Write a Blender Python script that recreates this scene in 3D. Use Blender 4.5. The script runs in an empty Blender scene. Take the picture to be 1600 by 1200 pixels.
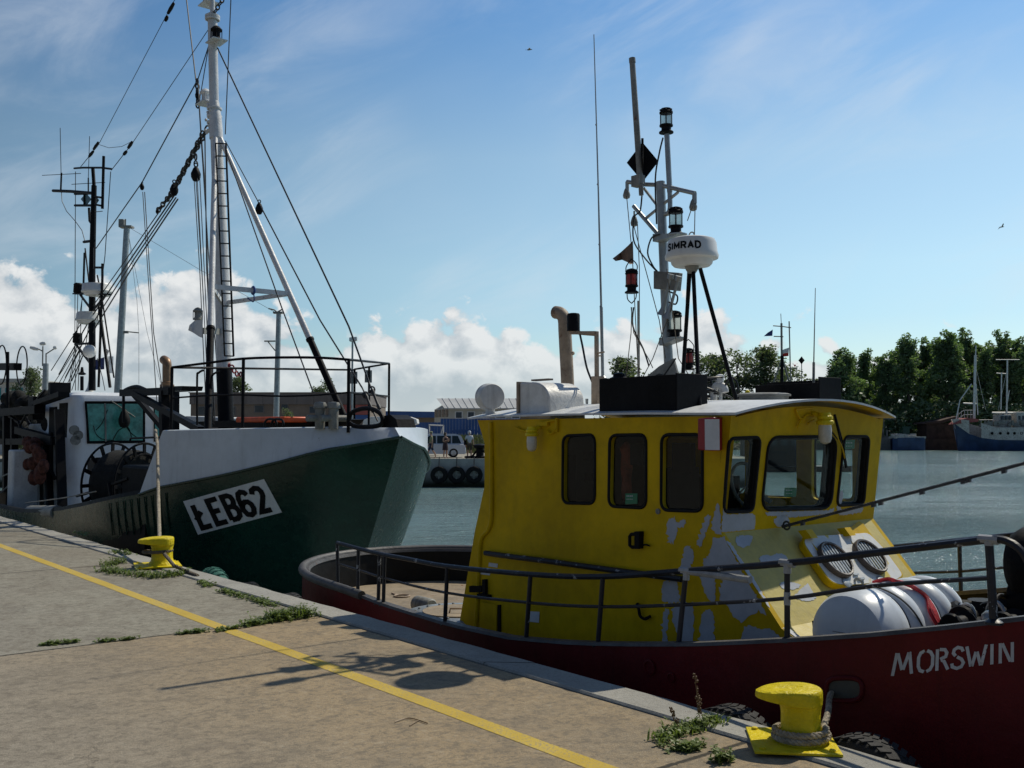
import bpy, bmesh, math, random
from math import sin, cos, tan, atan, atan2, pi, radians, sqrt, floor
from mathutils import Vector, Matrix
from mathutils.bvhtree import BVHTree
random.seed(7)
SC = bpy.context.scene
COL = SC.collection

# ------------------------------------------------------------------ camera
FOC = 1570.0                      # focal length in photograph pixels (1600 wide)
PITCH = atan(77 / FOC)
EYE = 1.65
CAM = Vector((0, 0, EYE))
cam_data = bpy.data.cameras.new('camera')
cam_data.sensor_width = 36
cam_data.lens = 36 * FOC / 1600
cam_data.clip_start = 0.1
cam_data.clip_end = 8000
cam = bpy.data.objects.new('camera', cam_data)
COL.objects.link(cam)
cam.location = CAM
cam.rotation_euler = (pi / 2 + PITCH, 0, 0)
SC.camera = cam

# ------------------------------------------------------------------ light and sky
SUN_AZ = radians(48)            # clockwise from +Y
SUN_EL = radians(49)
SKY_K = 0.085
SC.view_settings.view_transform = 'Standard'
SC.view_settings.look = 'None'
SC.view_settings.exposure = 0.0
SC.view_settings.gamma = 1.0
sl = bpy.data.lights.new('sun', 'SUN')
sl.energy = 3.35
sl.angle = radians(0.5)
sl.color = (1.0, 0.925, 0.77)
so = bpy.data.objects.new('sun', sl)
COL.objects.link(so)
SUN_DIR = Vector((sin(SUN_AZ) * cos(SUN_EL), cos(SUN_AZ) * cos(SUN_EL), sin(SUN_EL)))
so.rotation_euler = SUN_DIR.to_track_quat('Z', 'Y').to_euler()
so.location = SUN_DIR * 60


class NT:
    """small helper to write node trees"""
    def __init__(s, tree):
        s.t = tree
        s.n = tree.nodes
        s.l = tree.links

    def node(s, typ, **kw):
        nd = s.n.new(typ)
        for k, v in kw.items():
            setattr(nd, k, v)
        return nd

    def put(s, sock, v):
        if v is None:
            return
        if hasattr(v, 'is_output') or hasattr(v, 'links'):
            s.l.new(v, sock)
        else:
            if isinstance(v, (tuple, list)) and len(v) == 3 and sock.type == 'RGBA':
                v = (*v, 1)
            sock.default_value = v

    def math(s, op, a, b=None, c=None, clamp=False):
        nd = s.node('ShaderNodeMath', operation=op)
        nd.use_clamp = clamp
        s.put(nd.inputs[0], a)
        if b is not None:
            s.put(nd.inputs[1], b)
        if c is not None:
            s.put(nd.inputs[2], c)
        return nd.outputs[0]

    def vmath(s, op, a, b=None):
        nd = s.node('ShaderNodeVectorMath', operation=op)
        s.put(nd.inputs[0], a)
        if b is not None:
            s.put(nd.inputs[1], b)
        return nd.outputs['Value'] if op == 'DOT_PRODUCT' else nd.outputs[0]

    def mix(s, f, a, b, blend='MIX'):
        nd = s.node('ShaderNodeMix', data_type='RGBA', blend_type=blend)
        s.put(nd.inputs[0], f)
        s.put(nd.inputs[6], a)
        s.put(nd.inputs[7], b)
        return nd.outputs[2]

    def noise(s, vec, scale, detail=4, rough=0.55, lac=2.0, dist=0.0):
        nd = s.node('ShaderNodeTexNoise')
        s.put(nd.inputs['Vector'], vec)
        nd.inputs['Scale'].default_value = scale
        nd.inputs['Detail'].default_value = detail
        nd.inputs['Roughness'].default_value = rough
        nd.inputs['Lacunarity'].default_value = lac
        nd.inputs['Distortion'].default_value = dist
        return nd.outputs['Fac']

    def step(s, v, lo, hi):
        nd = s.node('ShaderNodeMapRange', interpolation_type='SMOOTHSTEP')
        s.put(nd.inputs[0], v)
        nd.inputs[1].default_value = lo
        nd.inputs[2].default_value = hi
        return nd.outputs[0]

    def comb(s, x, y, z=0.0):
        nd = s.node('ShaderNodeCombineXYZ')
        s.put(nd.inputs[0], x)
        s.put(nd.inputs[1], y)
        s.put(nd.inputs[2], z)
        return nd.outputs[0]

    def ramp(s, v, stops, interp='LINEAR'):
        nd = s.node('ShaderNodeValToRGB')
        cr = nd.color_ramp
        cr.interpolation = interp
        while len(cr.elements) > len(stops):
            cr.elements.remove(cr.elements[-1])
        while len(cr.elements) < len(stops):
            cr.elements.new(0.5)
        for e, (p, c) in zip(cr.elements, stops):
            e.position = p
            e.color = (c, c, c, 1) if not isinstance(c, (tuple, list)) else (*c, 1)
        s.put(nd.inputs[0], v)
        return nd.outputs[0]


def build_sky():
    w = bpy.data.worlds.new('World')
    SC.world = w
    w.use_nodes = True
    t = NT(w.node_tree)
    t.n.clear()
    out = t.node('ShaderNodeOutputWorld')
    bg = t.node('ShaderNodeBackground')
    bg.inputs[1].default_value = SKY_K
    t.l.new(bg.outputs[0], out.inputs[0])
    sky = t.node('ShaderNodeTexSky', sky_type='NISHITA')
    sky.sun_disc = False
    sky.sun_elevation = SUN_EL
    sky.sun_rotation = SUN_AZ
    sky.altitude = 0
    sky.air_density = 1.0
    sky.dust_density = 0.35
    sky.ozone_density = 1.6
    tc = t.node('ShaderNodeTexCoord')
    sp = t.node('ShaderNodeSeparateXYZ')
    t.l.new(tc.outputs['Generated'], sp.inputs[0])
    az = t.math('ARCTAN2', sp.outputs[0], sp.outputs[1])
    el = t.math('ARCSINE', sp.outputs[2])
    # sky scaled by direction: raised sunward, dimmed and blued behind the viewer to cut fill
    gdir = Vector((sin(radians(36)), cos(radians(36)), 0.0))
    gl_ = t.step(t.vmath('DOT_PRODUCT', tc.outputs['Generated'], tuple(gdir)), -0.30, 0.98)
    sky_gain = t.mix(gl_, (0.25, 0.36, 0.48), (1.68, 1.63, 1.58))
    # height of the cumulus tops along the horizon: azimuth -0.9 .. 0.9 rad
    u = t.math('MULTIPLY_ADD', az, 1 / 1.8, 0.5)

    def U(px):
        return (atan((px - 800) / FOC)) / 1.8 + 0.5
    tops = t.ramp(u, [(0.0, .30), (U(0), .33), (U(120), .29), (U(260), .325), (U(330), .33), (U(430), .235), (U(520), .20),
                      (U(600), .245), (U(680), .27), (U(770), .245), (U(850), .20), (U(960), .26), (U(1130), .265),
                      (U(1190), .20), (U(1290), .215), (U(1400), .175), (U(1600), .15), (1.0, .2)])
    tops = t.math('MULTIPLY', tops, 0.5)

    def dens(dx, dy):
        a2 = t.math('ADD', az, dx)
        e2 = t.math('ADD', el, dy)
        v = t.comb(a2, t.math('MULTIPLY', e2, 1.25), 0.37)
        n1 = t.noise(v, 15, 2, 0.5, dist=0.2)
        n2 = t.noise(v, 38, 7, 0.6, 2.1, 0.25)
        vor = t.node('ShaderNodeTexVoronoi', feature='SMOOTH_F1')
        t.put(vor.inputs['Vector'], t.vmath('ADD', v, t.vmath('MULTIPLY', t.comb(n2, n1, 0), (0.02, 0.02, 0))))
        vor.inputs['Scale'].default_value = 34
        vor.inputs['Smoothness'].default_value = 0.3
        puff = t.math('MULTIPLY', vor.outputs['Distance'], -0.36)
        s = t.math('ADD', t.math('MULTIPLY', t.math('SUBTRACT', n1, .5), 1.3), t.math('MULTIPLY', t.math('SUBTRACT', n2, .5), 0.75))
        s = t.math('ADD', s, puff)
        h = t.math('MULTIPLY', t.math('SUBTRACT', tops, e2), 10.0)
        h = t.math('MINIMUM', h, 0.62)
        return t.math('ADD', t.math('ADD', s, h), 0.08)
    d0 = dens(0.0, 0.0)
    d1 = dens(0.006, 0.011)
    d2 = dens(0.014, 0.028)
    mask = t.step(d0, 0.0, 0.16)
    lit = t.math('MULTIPLY', t.math('SUBTRACT', d0, d1), 1.5)
    lit2 = t.math('MULTIPLY', t.math('SUBTRACT', d0, d2), 0.85)
    lit = t.math('ADD', t.math('ADD', lit, lit2), 0.30, clamp=True)
    K = 1 / SKY_K
    # grey-lavender bellies to white tops, in radiance
    cum = t.mix(lit, (0.43 * K, 0.49 * K, 0.545 * K), (0.80 * K, 0.82 * K, 0.825 * K))
    low = t.step(el, -0.01, 0.085)
    veil = t.math('MULTIPLY_ADD', t.step(el, 0.0, 0.20), 0.32, 0.68)
    cum = t.mix(low, (0.50 * K, 0.585 * K, 0.655 * K), cum)
    # thin high cloud in streaks
    ca, sa = cos(0.42), sin(0.42)
    p = t.math('ADD', t.math('MULTIPLY', az, ca), t.math('MULTIPLY', el, sa))
    q = t.math('SUBTRACT', t.math('MULTIPLY', el, ca), t.math('MULTIPLY', az, sa))
    cv = t.comb(t.math('MULTIPLY', p, 1.0), t.math('MULTIPLY', q, 3.0), 2.3)
    c1 = t.noise(cv, 4.2, 7, 0.6, dist=0.6)
    c2 = t.noise(t.comb(az, el, 5.1), 2.6, 3, 0.5)
    cir = t.math('MULTIPLY', t.step(c1, 0.36, 0.80), t.step(c2, 0.34, 0.66))
    cir = t.math('MULTIPLY', cir, t.step(el, 0.02, 0.16))
    cir = t.math('MULTIPLY', cir, 0.48)
    # richer blue than the plain model, as the camera recorded it
    grad = t.ramp(t.math('MULTIPLY', el, 2.0), [(0.0, (0.66, 0.70, 0.71)), (0.22, (0.67, 0.79, 0.82)), (0.32, (0.78, 0.87, 0.84)), (0.54, (0.83, 0.92, 0.87)), (0.82, (0.50, 0.76, 0.91)), (1.0, (0.46, 0.72, 0.90))])
    skyc = t.mix(1.0, sky.outputs[0], grad, 'MULTIPLY')
    skyc = t.vmath('MULTIPLY', skyc, sky_gain)
    col = t.mix(cir, skyc, (0.70 * K, 0.76 * K, 0.82 * K))
    mask = t.math('MULTIPLY', mask, t.math('MINIMUM', t.math('ADD', veil, 0.12), 1.0))
    col = t.mix(mask, col, t.vmath('MULTIPLY', cum, t.vmath('MINIMUM', sky_gain, (1.0, 1.0, 1.0))))
    t.l.new(col, bg.inputs[0])


build_sky()

# ------------------------------------------------------------------ frames of the place
def ray(px, py):
    cx = (px - 800) / FOC
    cy = (600 - py) / FOC
    return Vector((cx, cos(PITCH) - cy * sin(PITCH), sin(PITCH) + cy * cos(PITCH)))


_d = ray(-473, 677)
AX = -Vector((_d.x, _d.y, 0)).normalized()        # along the quay, towards the camera: the bows' heading
NX = Vector((-AX.y, AX.x, 0))                     # away from the quay, over the water
UP = Vector((0, 0, 1))


def W(a, u, z):
    return AX * a + NX * u + UP * z


def co(p):
    return p.dot(AX), p.dot(NX), p.z


def onp(px, py, p, n):
    r = ray(px, py)
    return CAM + r * ((p - CAM).dot(n) / r.dot(n))


def onu(px, py, u):
    return onp(px, py, NX * u, NX)


def ona(px, py, a):
    return onp(px, py, AX * a, AX)


GZ = 0.08                         # level of the near quay


def onz(px, py, z=None):
    z = GZ if z is None else z
    return onp(px, py, Vector((0, 0, z)), UP)


def aty(px, py, y):
    return onp(px, py, Vector((0, y, 0)), Vector((0, 1, 0)))


def lerp(a, b, t):
    return a + (b - a) * t


def interp(tab, x):
    if x <= tab[0][0]:
        return tab[0][1]
    for (x0, y0), (x1, y1) in zip(tab, tab[1:]):
        if x <= x1:
            return y0 + (y1 - y0) * (x - x0) / (x1 - x0)
    return tab[-1][1]


def catmull(pts, k=6):
    pts = [Vector(p) for p in pts]
    out = []
    for i in range(len(pts) - 1):
        p0 = pts[max(i - 1, 0)]
        p1, p2 = pts[i], pts[i + 1]
        p3 = pts[min(i + 2, len(pts) - 1)]
        for j in range(k):
            t = j / k
            out.append(0.5 * ((2 * p1) + (p2 - p0) * t + (2 * p0 - 5 * p1 + 4 * p2 - p3) * t * t + (3 * p1 - p0 - 3 * p2 + p3) * t ** 3))
    out.append(pts[-1])
    return out


def sag(p, q, drop, k=10):
    return [p.lerp(q, i / k) - UP * (drop * 4 * (i / k) * (1 - i / k)) for i in range(k + 1)]


# ------------------------------------------------------------------ mesh builder
class MB:
    def __init__(s):
        s.v = []
        s.f = []
        s.m = []
        s.cur = 0

    def mat(s, i):
        s.cur = i
        return s

    def add(s, vs, fs):
        o = len(s.v)
        s.v.extend(Vector(p) for p in vs)
        for f in fs:
            s.f.append([o + i for i in f])
            s.m.append(s.cur)
        return s

    def quad(s, a, b, c, d):
        return s.add([a, b, c, d], [(0, 1, 2, 3)])

    def hexa(s, lo, hi):
        """eight corners: a loop of four and the loop above it"""
        return s.add(list(lo) + list(hi), [(3, 2, 1, 0), (4, 5, 6, 7), (0, 1, 5, 4), (1, 2, 6, 5), (2, 3, 7, 6), (3, 0, 4, 7)])

    def box(s, c, ex, ey, ez):
        """centre and three half vectors"""
        c = Vector(c)
        lo = [c - ex - ey - ez, c + ex - ey - ez, c + ex + ey - ez, c - ex + ey - ez]
        return s.hexa(lo, [p + ez * 2 for p in lo])

    def abox(s, a0, a1, u0, u1, z0, z1):
        """box aligned with the quay frame"""
        lo = [W(a0, u0, z0), W(a1, u0, z0), W(a1, u1, z0), W(a0, u1, z0)]
        return s.hexa(lo, [p + UP * (z1 - z0) for p in lo])

    def wbox(s, x0, x1, y0, y1, z0, z1):
        lo = [Vector((x0, y0, z0)), Vector((x1, y0, z0)), Vector((x1, y1, z0)), Vector((x0, y1, z0))]
        return s.hexa(lo, [p + UP * (z1 - z0) for p in lo])

    def bar(s, p, q, w, h, up=UP):
        d = (q - p)
        side = d.cross(up).normalized() * (w / 2)
        u2 = side.cross(d).normalized() * (h / 2)
        return s.box((p + q) / 2, d / 2, side, u2)

    def prism(s, poly, vec):
        n = len(poly)
        poly = [Vector(p) for p in poly]
        vs = poly + [p + vec for p in poly]
        fs = [tuple(range(n - 1, -1, -1)), tuple(range(n, 2 * n))]
        fs += [(i, (i + 1) % n, n + (i + 1) % n, n + i) for i in range(n)]
        return s.add(vs, fs)

    def tube(s, pts, r, seg=8, caps=True, closed=False):
        pts = [Vector(p) for p in pts]
        n = len(pts)
        rs = r if isinstance(r, (list, tuple)) else [r] * n
        tang = []
        for i in range(n):
            if closed:
                t = pts[(i + 1) % n] - pts[i - 1]
            else:
                t = pts[min(i + 1, n - 1)] - pts[max(i - 1, 0)]
            tang.append(t.normalized())
        ref = Vector((0, 0, 1)) if abs(tang[0].z) < 0.9 else Vector((1, 0, 0))
        nrm = (ref - tang[0] * ref.dot(tang[0])).normalized()
        vs = []
        for i in range(n):
            nrm = (nrm - tang[i] * nrm.dot(tang[i]))
            nrm = nrm.normalized() if nrm.length > 1e-6 else tang[i].orthogonal().normalized()
            b = tang[i].cross(nrm)
            for j in range(seg):
                an = 2 * pi * j / seg
                vs.append(pts[i] + (nrm * cos(an) + b * sin(an)) * rs[i])
        fs = []
        for i in range(n if closed else n - 1):
            i2 = (i + 1) % n
            for j in range(seg):
                j2 = (j + 1) % seg
                fs.append((i * seg + j, i * seg + j2, i2 * seg + j2, i2 * seg + j))
        if caps and not closed:
            fs.append(tuple(range(seg - 1, -1, -1)))
            fs.append(tuple((n - 1) * seg + j for j in range(seg)))
        return s.add(vs, fs)

    def lathe(s, base, axis, prof, seg=20, x=None):
        """profile of (radius, height) turned about an axis"""
        base = Vector(base)
        axis = Vector(axis).normalized()
        e1 = axis.orthogonal().normalized() if x is None else Vector(x).normalized()
        e2 = axis.cross(e1)
        vs, fs, rows = [], [], []
        for r, h in prof:
            if r < 1e-5:
                rows.append([len(vs)])
                vs.append(base + axis * h)
            else:
                rows.append(list(range(len(vs), len(vs) + seg)))
                for j in range(seg):
                    an = 2 * pi * j / seg
                    vs.append(base + axis * h + (e1 * cos(an) + e2 * sin(an)) * r)
        for a, b in zip(rows, rows[1:]):
            for j in range(seg):
                j2 = (j + 1) % seg
                if len(a) == 1 and len(b) == 1:
                    continue
                if len(a) == 1:
                    fs.append((a[0], b[j2], b[j]))
                elif len(b) == 1:
                    fs.append((a[j], a[j2], b[0]))
                else:
                    fs.append((a[j], a[j2], b[j2], b[j]))
        return s.add(vs, fs)

    def torus(s, c, axis, R, r, seg=24, sub=8, sx=1.0, x=None):
        axis = Vector(axis).normalized()
        e1 = axis.orthogonal().normalized() if x is None else Vector(x).normalized()
        e2 = axis.cross(e1)
        pts = [Vector(c) + e1 * (cos(2 * pi * j / seg) * R * sx) + e2 * (sin(2 * pi * j / seg) * R) for j in range(seg)]
        return s.tube(pts, r, sub, closed=True)

    def grid(s, rows, closed=False):
        n = len(rows[0])
        vs = [p for r in rows for p in r]
        fs = []
        for i in range(len(rows) - 1):
            for j in range(n if closed else n - 1):
                j2 = (j + 1) % n
                fs.append((i * n + j, i * n + j2, (i + 1) * n + j2, (i + 1) * n + j))
        return s.add(vs, fs)

    def ball(s, c, r, seg=12, rings=8, sz=1.0):
        prof = [(r * sin(pi * i / rings), -r * sz * cos(pi * i / rings)) for i in range(rings + 1)]
        return s.lathe(c, UP, prof, seg)

    def rope(s, pts, r, pitch=0.12, strands=3, seg=6):
        """laid rope: strands wound round the path"""
        pts = [Vector(p) for p in pts]
        ln = [0]
        for a, b in zip(pts, pts[1:]):
            ln.append(ln[-1] + (b - a).length)
        tot = ln[-1]
        n = min(700, max(8, int(tot / pitch * 7)))
        path = []
        k = 0
        for i in range(n + 1):
            x = tot * i / n
            while k < len(ln) - 2 and ln[k + 1] < x:
                k += 1
            t = (x - ln[k]) / max(1e-9, ln[k + 1] - ln[k])
            path.append(pts[k].lerp(pts[k + 1], t))
        nrm = None
        fr = []
        for i in range(n + 1):
            t = (path[min(i + 1, n)] - path[max(i - 1, 0)]).normalized()
            if nrm is None:
                nrm = t.orthogonal().normalized()
            nrm = (nrm - t * nrm.dot(t)).normalized()
            fr.append((nrm, t.cross(nrm)))
        for q in range(strands):
            ph = 2 * pi * q / strands
            s.tube([path[i] + (fr[i][0] * cos(ph + 2 * pi * tot * i / n / pitch) + fr[i][1] * sin(ph + 2 * pi * tot * i / n / pitch)) * (r * 0.5)
                    for i in range(n + 1)], r * 0.56, seg)
        return s

    def chain(s, p, q, R, r, drop=0.0):
        L = (q - p).length
        n = max(2, int(L / (R * 2.3)))
        path = sag(p, q, drop, n)
        for i in range(n):
            a, b = path[i], path[i + 1]
            t = (b - a).normalized()
            ax = t.orthogonal().normalized()
            if i % 2:
                ax = t.cross(ax)
            e2 = ax.cross(t)
            c = (a + b) / 2
            pts = [c + t * (cos(2 * pi * j / 10) * R * 1.45) + e2 * (sin(2 * pi * j / 10) * R * 0.85) for j in range(10)]
            s.tube(pts, r, 6, closed=True)
        return s

    def center(s):
        xs = [p.x for p in s.v]
        ys = [p.y for p in s.v]
        zs = [p.z for p in s.v]
        return Vector(((min(xs) + max(xs)) / 2, (min(ys) + max(ys)) / 2, min(zs)))


ORG = {}


def _mesh(name, mb, mats, org, smooth=True, bevel=0.0, fixn=True):
    me = bpy.data.meshes.new(name)
    me.from_pydata([tuple(p - org) for p in mb.v], [], mb.f)
    if not isinstance(mats, (list, tuple)):
        mats = [mats]
    for m in mats:
        me.materials.append(m)
    me.polygons.foreach_set('material_index', mb.m)
    if fixn:
        bm = bmesh.new()
        bm.from_mesh(me)
        bmesh.ops.recalc_face_normals(bm, faces=bm.faces)
        bm.to_mesh(me)
        bm.free()
    me.update()
    if smooth:
        me.shade_smooth()
        me.set_sharp_from_angle(angle=radians(38))
    o = bpy.data.objects.new(name, me)
    COL.objects.link(o)
    if bevel:
        b = o.modifiers.new('bevel', 'BEVEL')
        b.width = bevel
        b.segments = 2
        b.limit_method = 'ANGLE'
        b.angle_limit = radians(40)
        b.harden_normals = False
    return o


def thing(name, label, cat, loc, group=None):
    o = bpy.data.objects.new(name, None)
    o.empty_display_size = 0.2
    COL.objects.link(o)
    o.location = loc
    ORG[o] = Vector(loc)
    o['label'] = label
    o['category'] = cat
    if group:
        o['group'] = group
    return o


def part(name, mb, mats, parent, label=None, bevel=0.0, smooth=True, fixn=True, kind=None):
    org = ORG[parent]
    o = _mesh(name, mb, mats, org, smooth, bevel, fixn)
    o.parent = parent
    ORG[o] = org
    if label:
        o['label'] = label
    if kind:
        o['kind'] = kind
    return o


def solo(name, mb, mats, label, cat, group=None, kind=None, bevel=0.0, smooth=True, org=None, fixn=True):
    org = mb.center() if org is None else Vector(org)
    o = _mesh(name, mb, mats, org, smooth, bevel, fixn)
    o.location = org
    ORG[o] = org
    o['label'] = label
    o['category'] = cat
    if group:
        o['group'] = group
    if kind:
        o['kind'] = kind
    return o


def struct(name, mb, mats, label, smooth=False, fixn=True):
    o = _mesh(name, mb, mats, Vector((0, 0, 0)), smooth, 0, fixn)
    o['kind'] = 'structure'
    o['label'] = label
    o['category'] = name.replace('_', ' ')
    return o


def copy_tree(o, parent=None):
    c = o.copy()
    COL.objects.link(c)
    if parent is not None:
        c.parent = parent
    for ch in list(o.children):
        copy_tree(ch, c)
    return c


def rrect(x0, x1, y0, y1, r, k=5):
    out = []
    for cx, cy, a0 in ((x1 - r, y1 - r, 0), (x0 + r, y1 - r, pi / 2), (x0 + r, y0 + r, pi), (x1 - r, y0 + r, 1.5 * pi)):
        for i in range(k + 1):
            an = a0 + pi / 2 * i / k
            out.append((cx + r * cos(an), cy + r * sin(an)))
    return out


def rquad(pts, r, k=5):
    """round the corners of a polygon given as 2-D points"""
    out = []
    n = len(pts)
    for i in range(n):
        p = Vector(pts[i])
        a = (Vector(pts[i - 1]) - p)
        b = (Vector(pts[(i + 1) % n]) - p)
        ra = min(r, a.length * .49)
        rb = min(r, b.length * .49)
        s, e = p + a.normalized() * ra, p + b.normalized() * rb
        for j in range(k + 1):
            t = j / k
            q = s * (1 - t) ** 2 + p * 2 * t * (1 - t) + e * t ** 2
            out.append((q.x, q.y))
    return out


def panel(mb, outer, holes, fn, vec):
    """flat wall with openings: 2-D loops, fn maps (x, y) to space, vec is its thickness"""
    bm = bmesh.new()
    loops = []
    for lp in [outer] + holes:
        vs = [bm.verts.new((x, y, 0)) for x, y in lp]
        es = [bm.edges.new((vs[i], vs[(i + 1) % len(vs)])) for i in range(len(vs))]
        loops.append((vs, es))
    bmesh.ops.triangle_fill(bm, use_beauty=True, use_dissolve=False, edges=[e for _, es in loops for e in es])
    bm.verts.index_update()
    base = [fn(v.co.x, v.co.y) for v in bm.verts]
    n = len(base)
    fs = [[v.index for v in f.verts] for f in bm.faces]
    allv = base + [p + vec for p in base]
    faces = [tuple(f) for f in fs] + [tuple(n + i for i in reversed(f)) for f in fs]
    for vs, _ in loops:
        idx = [v.index for v in vs]
        for i in range(len(idx)):
            a, b = idx[i], idx[(i + 1) % len(idx)]
            faces.append((a, b, n + b, n + a))
    bm.free()
    return mb.add(allv, faces)


def fillpoly(mb, loop2d, fn):
    bm = bmesh.new()
    vs = [bm.verts.new((x, y, 0)) for x, y in loop2d]
    es = [bm.edges.new((vs[i], vs[(i + 1) % len(vs)])) for i in range(len(vs))]
    bmesh.ops.triangle_fill(bm, use_beauty=True, use_dissolve=False, edges=es)
    bm.verts.index_update()
    mb.add([fn(v.co.x, v.co.y) for v in bm.verts], [[v.index for v in f.verts] for f in bm.faces])
    bm.free()


def ribbon(mb, line, w, fn, maxseg=0.12):
    """a stroke of lettering: 2-D polyline of width w mapped by fn"""
    pts = [Vector(p) for p in line]
    dense = [pts[0]]
    for a, b in zip(pts, pts[1:]):
        k = max(1, int((b - a).length / maxseg))
        for i in range(1, k + 1):
            dense.append(a.lerp(b, i / k))
    L, R = [], []
    n = len(dense)
    for i in range(n):
        d0 = (dense[i] - dense[i - 1]).normalized() if i else None
        d1 = (dense[i + 1] - dense[i]).normalized() if i < n - 1 else None
        d0 = d0 or d1
        d1 = d1 or d0
        t = (d0 + d1)
        t = t.normalized() if t.length > 1e-6 else d0
        nn = Vector((-t.y, t.x))
        k = min(1.6, 1 / max(0.3, nn.dot(Vector((-d0.y, d0.x)))))
        L.append(dense[i] + nn * (w / 2 * k))
        R.append(dense[i] - nn * (w / 2 * k))
    vs = [fn(p.x, p.y) for p in L] + [fn(p.x, p.y) for p in R]
    mb.add(vs, [(i, i + 1, n + i + 1, n + i) for i in range(n - 1)])


# ------------------------------------------------------------------ materials
MATS = {}


def principled(name):
    m = bpy.data.materials.new(name)
    m.use_nodes = True
    t = NT(m.node_tree)
    b = m.node_tree.nodes['Principled BSDF']
    MATS[name] = m
    return m, t, b


def paint(name, col, rough=0.45, var=0.18, scale=2.5, bump=0.15, bscale=14, rust=0.0, rustcol=(0.16, 0.06, 0.025), metal=0.0, dirt=0.0,
          dirtcol=(0.03, 0.028, 0.024), spec=0.5, streak=0.0, chip=0.0, chipcol=(0.5, 0.5, 0.48)):
    m, t, b = principled(name)
    tc = t.node('ShaderNodeTexCoord').outputs['Object']
    n1 = t.noise(tc, scale, 6, 0.6)
    n2 = t.noise(tc, scale * 7, 4, 0.6)
    f = t.math('ADD', t.math('MULTIPLY', n1, .7), t.math('MULTIPLY', n2, .3))
    dark = tuple(c * (1 - var * 1.6) for c in col)
    lite = tuple(min(1, c * (1 + var)) for c in col)
    c = t.mix(t.step(f, 0.3, 0.7), dark, lite)
    r = t.math('MULTIPLY_ADD', n2, 0.25, rough - 0.12)
    if dirt or streak:
        st = t.node('ShaderNodeMapping')
        t.put(st.inputs[0], tc)
        st.inputs['Scale'].default_value = (9, 9, 0.7)
        sn = t.noise(st.outputs[0], 1.2, 6, 0.65)
        dm = t.math('MULTIPLY', t.step(sn, 0.5, 0.75), max(dirt, streak))
        c = t.mix(dm, c, dirtcol)
    if chip:
        cn = t.noise(tc, 9, 5, 0.7)
        c = t.mix(t.step(cn, 0.66 - chip * .2, 0.68 - chip * .2), c, chipcol)
    if rust:
        rn = t.noise(tc, 5.5, 8, 0.7, dist=0.4)
        rm = t.step(rn, 0.72 - rust * 0.35, 0.80 - rust * 0.3)
        c = t.mix(rm, c, t.mix(n2, rustcol, tuple(x * 0.5 for x in rustcol)))
        r = t.math('MAXIMUM', r, t.math('MULTIPLY', rm, 0.85))
    t.l.new(c, b.inputs['Base Color'])
    t.l.new(r, b.inputs['Roughness'])
    b.inputs['Metallic'].default_value = metal
    b.inputs['Specular IOR Level'].default_value = spec
    if bump:
        bp = t.node('ShaderNodeBump')
        bp.inputs['Strength'].default_value = bump
        bp.inputs['Distance'].default_value = 0.02
        t.l.new(t.noise(tc, bscale, 4, 0.6), bp.inputs['Height'])
        t.l.new(bp.outputs[0], b.inputs['Normal'])
    return m


def glass(name, tint=(0.80, 0.86, 0.84), gloss=0.9, dust=0.015):
    m = bpy.data.materials.new(name)
    m.use_nodes = True
    t = NT(m.node_tree)
    t.n.clear()
    out = t.node('ShaderNodeOutputMaterial')
    tr = t.node('ShaderNodeBsdfTransparent')
    tr.inputs[0].default_value = (*tint, 1)
    gl = t.node('ShaderNodeBsdfGlossy')
    gl.inputs['Roughness'].default_value = 0.03
    gl.inputs['Color'].default_value = (gloss, gloss, gloss, 1)
    df = t.node('ShaderNodeBsdfDiffuse')
    df.inputs[0].default_value = (0.35, 0.36, 0.35, 1)
    tc = t.node('ShaderNodeTexCoord').outputs['Object']
    geo = t.node('ShaderNodeNewGeometry')
    cs = t.math('ABSOLUTE', t.vmath('DOT_PRODUCT', geo.outputs['Normal'], geo.outputs['Incoming']))
    fr = t.math('MULTIPLY_ADD', t.math('POWER', t.math('SUBTRACT', 1.0, cs), 5.0), 0.95, 0.025)
    mx = t.node('ShaderNodeMixShader')
    t.l.new(fr, mx.inputs[0])
    t.l.new(tr.outputs[0], mx.inputs[1])
    t.l.new(gl.outputs[0], mx.inputs[2])
    m2 = t.node('ShaderNodeMixShader')
    t.l.new(t.math('MULTIPLY', t.step(t.noise(tc, 5, 6, .65), .35, .8), dust), m2.inputs[0])
    t.l.new(mx.outputs[0], m2.inputs[1])
    t.l.new(df.outputs[0], m2.inputs[2])
    t.l.new(m2.outputs[0], out.inputs[0])
    return m


def foliage(name, c0, c1, trans=0.35):
    m = bpy.data.materials.new(name)
    m.use_nodes = True
    t = NT(m.node_tree)
    t.n.clear()
    out = t.node('ShaderNodeOutputMaterial')
    geo = t.node('ShaderNodeNewGeometry')
    tc = t.node('ShaderNodeTexCoord').outputs['Object']
    n = t.noise(tc, 0.55, 3, 0.6)
    f = t.math('ADD', t.math('MULTIPLY', geo.outputs['Random Per Island'], 0.6), t.math('MULTIPLY', n, 0.5))
    c = t.mix(f, c0, c1)
    df = t.node('ShaderNodeBsdfPrincipled')
    df.inputs['Roughness'].default_value = 0.5
    t.l.new(c, df.inputs['Base Color'])
    tr = t.node('ShaderNodeBsdfTranslucent')
    t.l.new(t.mix(1.0, c, (1.0, 1.15, 0.45), 'MULTIPLY'), tr.inputs[0])
    mx = t.node('ShaderNodeMixShader')
    mx.inputs[0].default_value = trans
    t.l.new(df.outputs[0], mx.inputs[1])
    t.l.new(tr.outputs[0], mx.inputs[2])
    t.l.new(mx.outputs[0], out.inputs[0])
    return m


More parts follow.
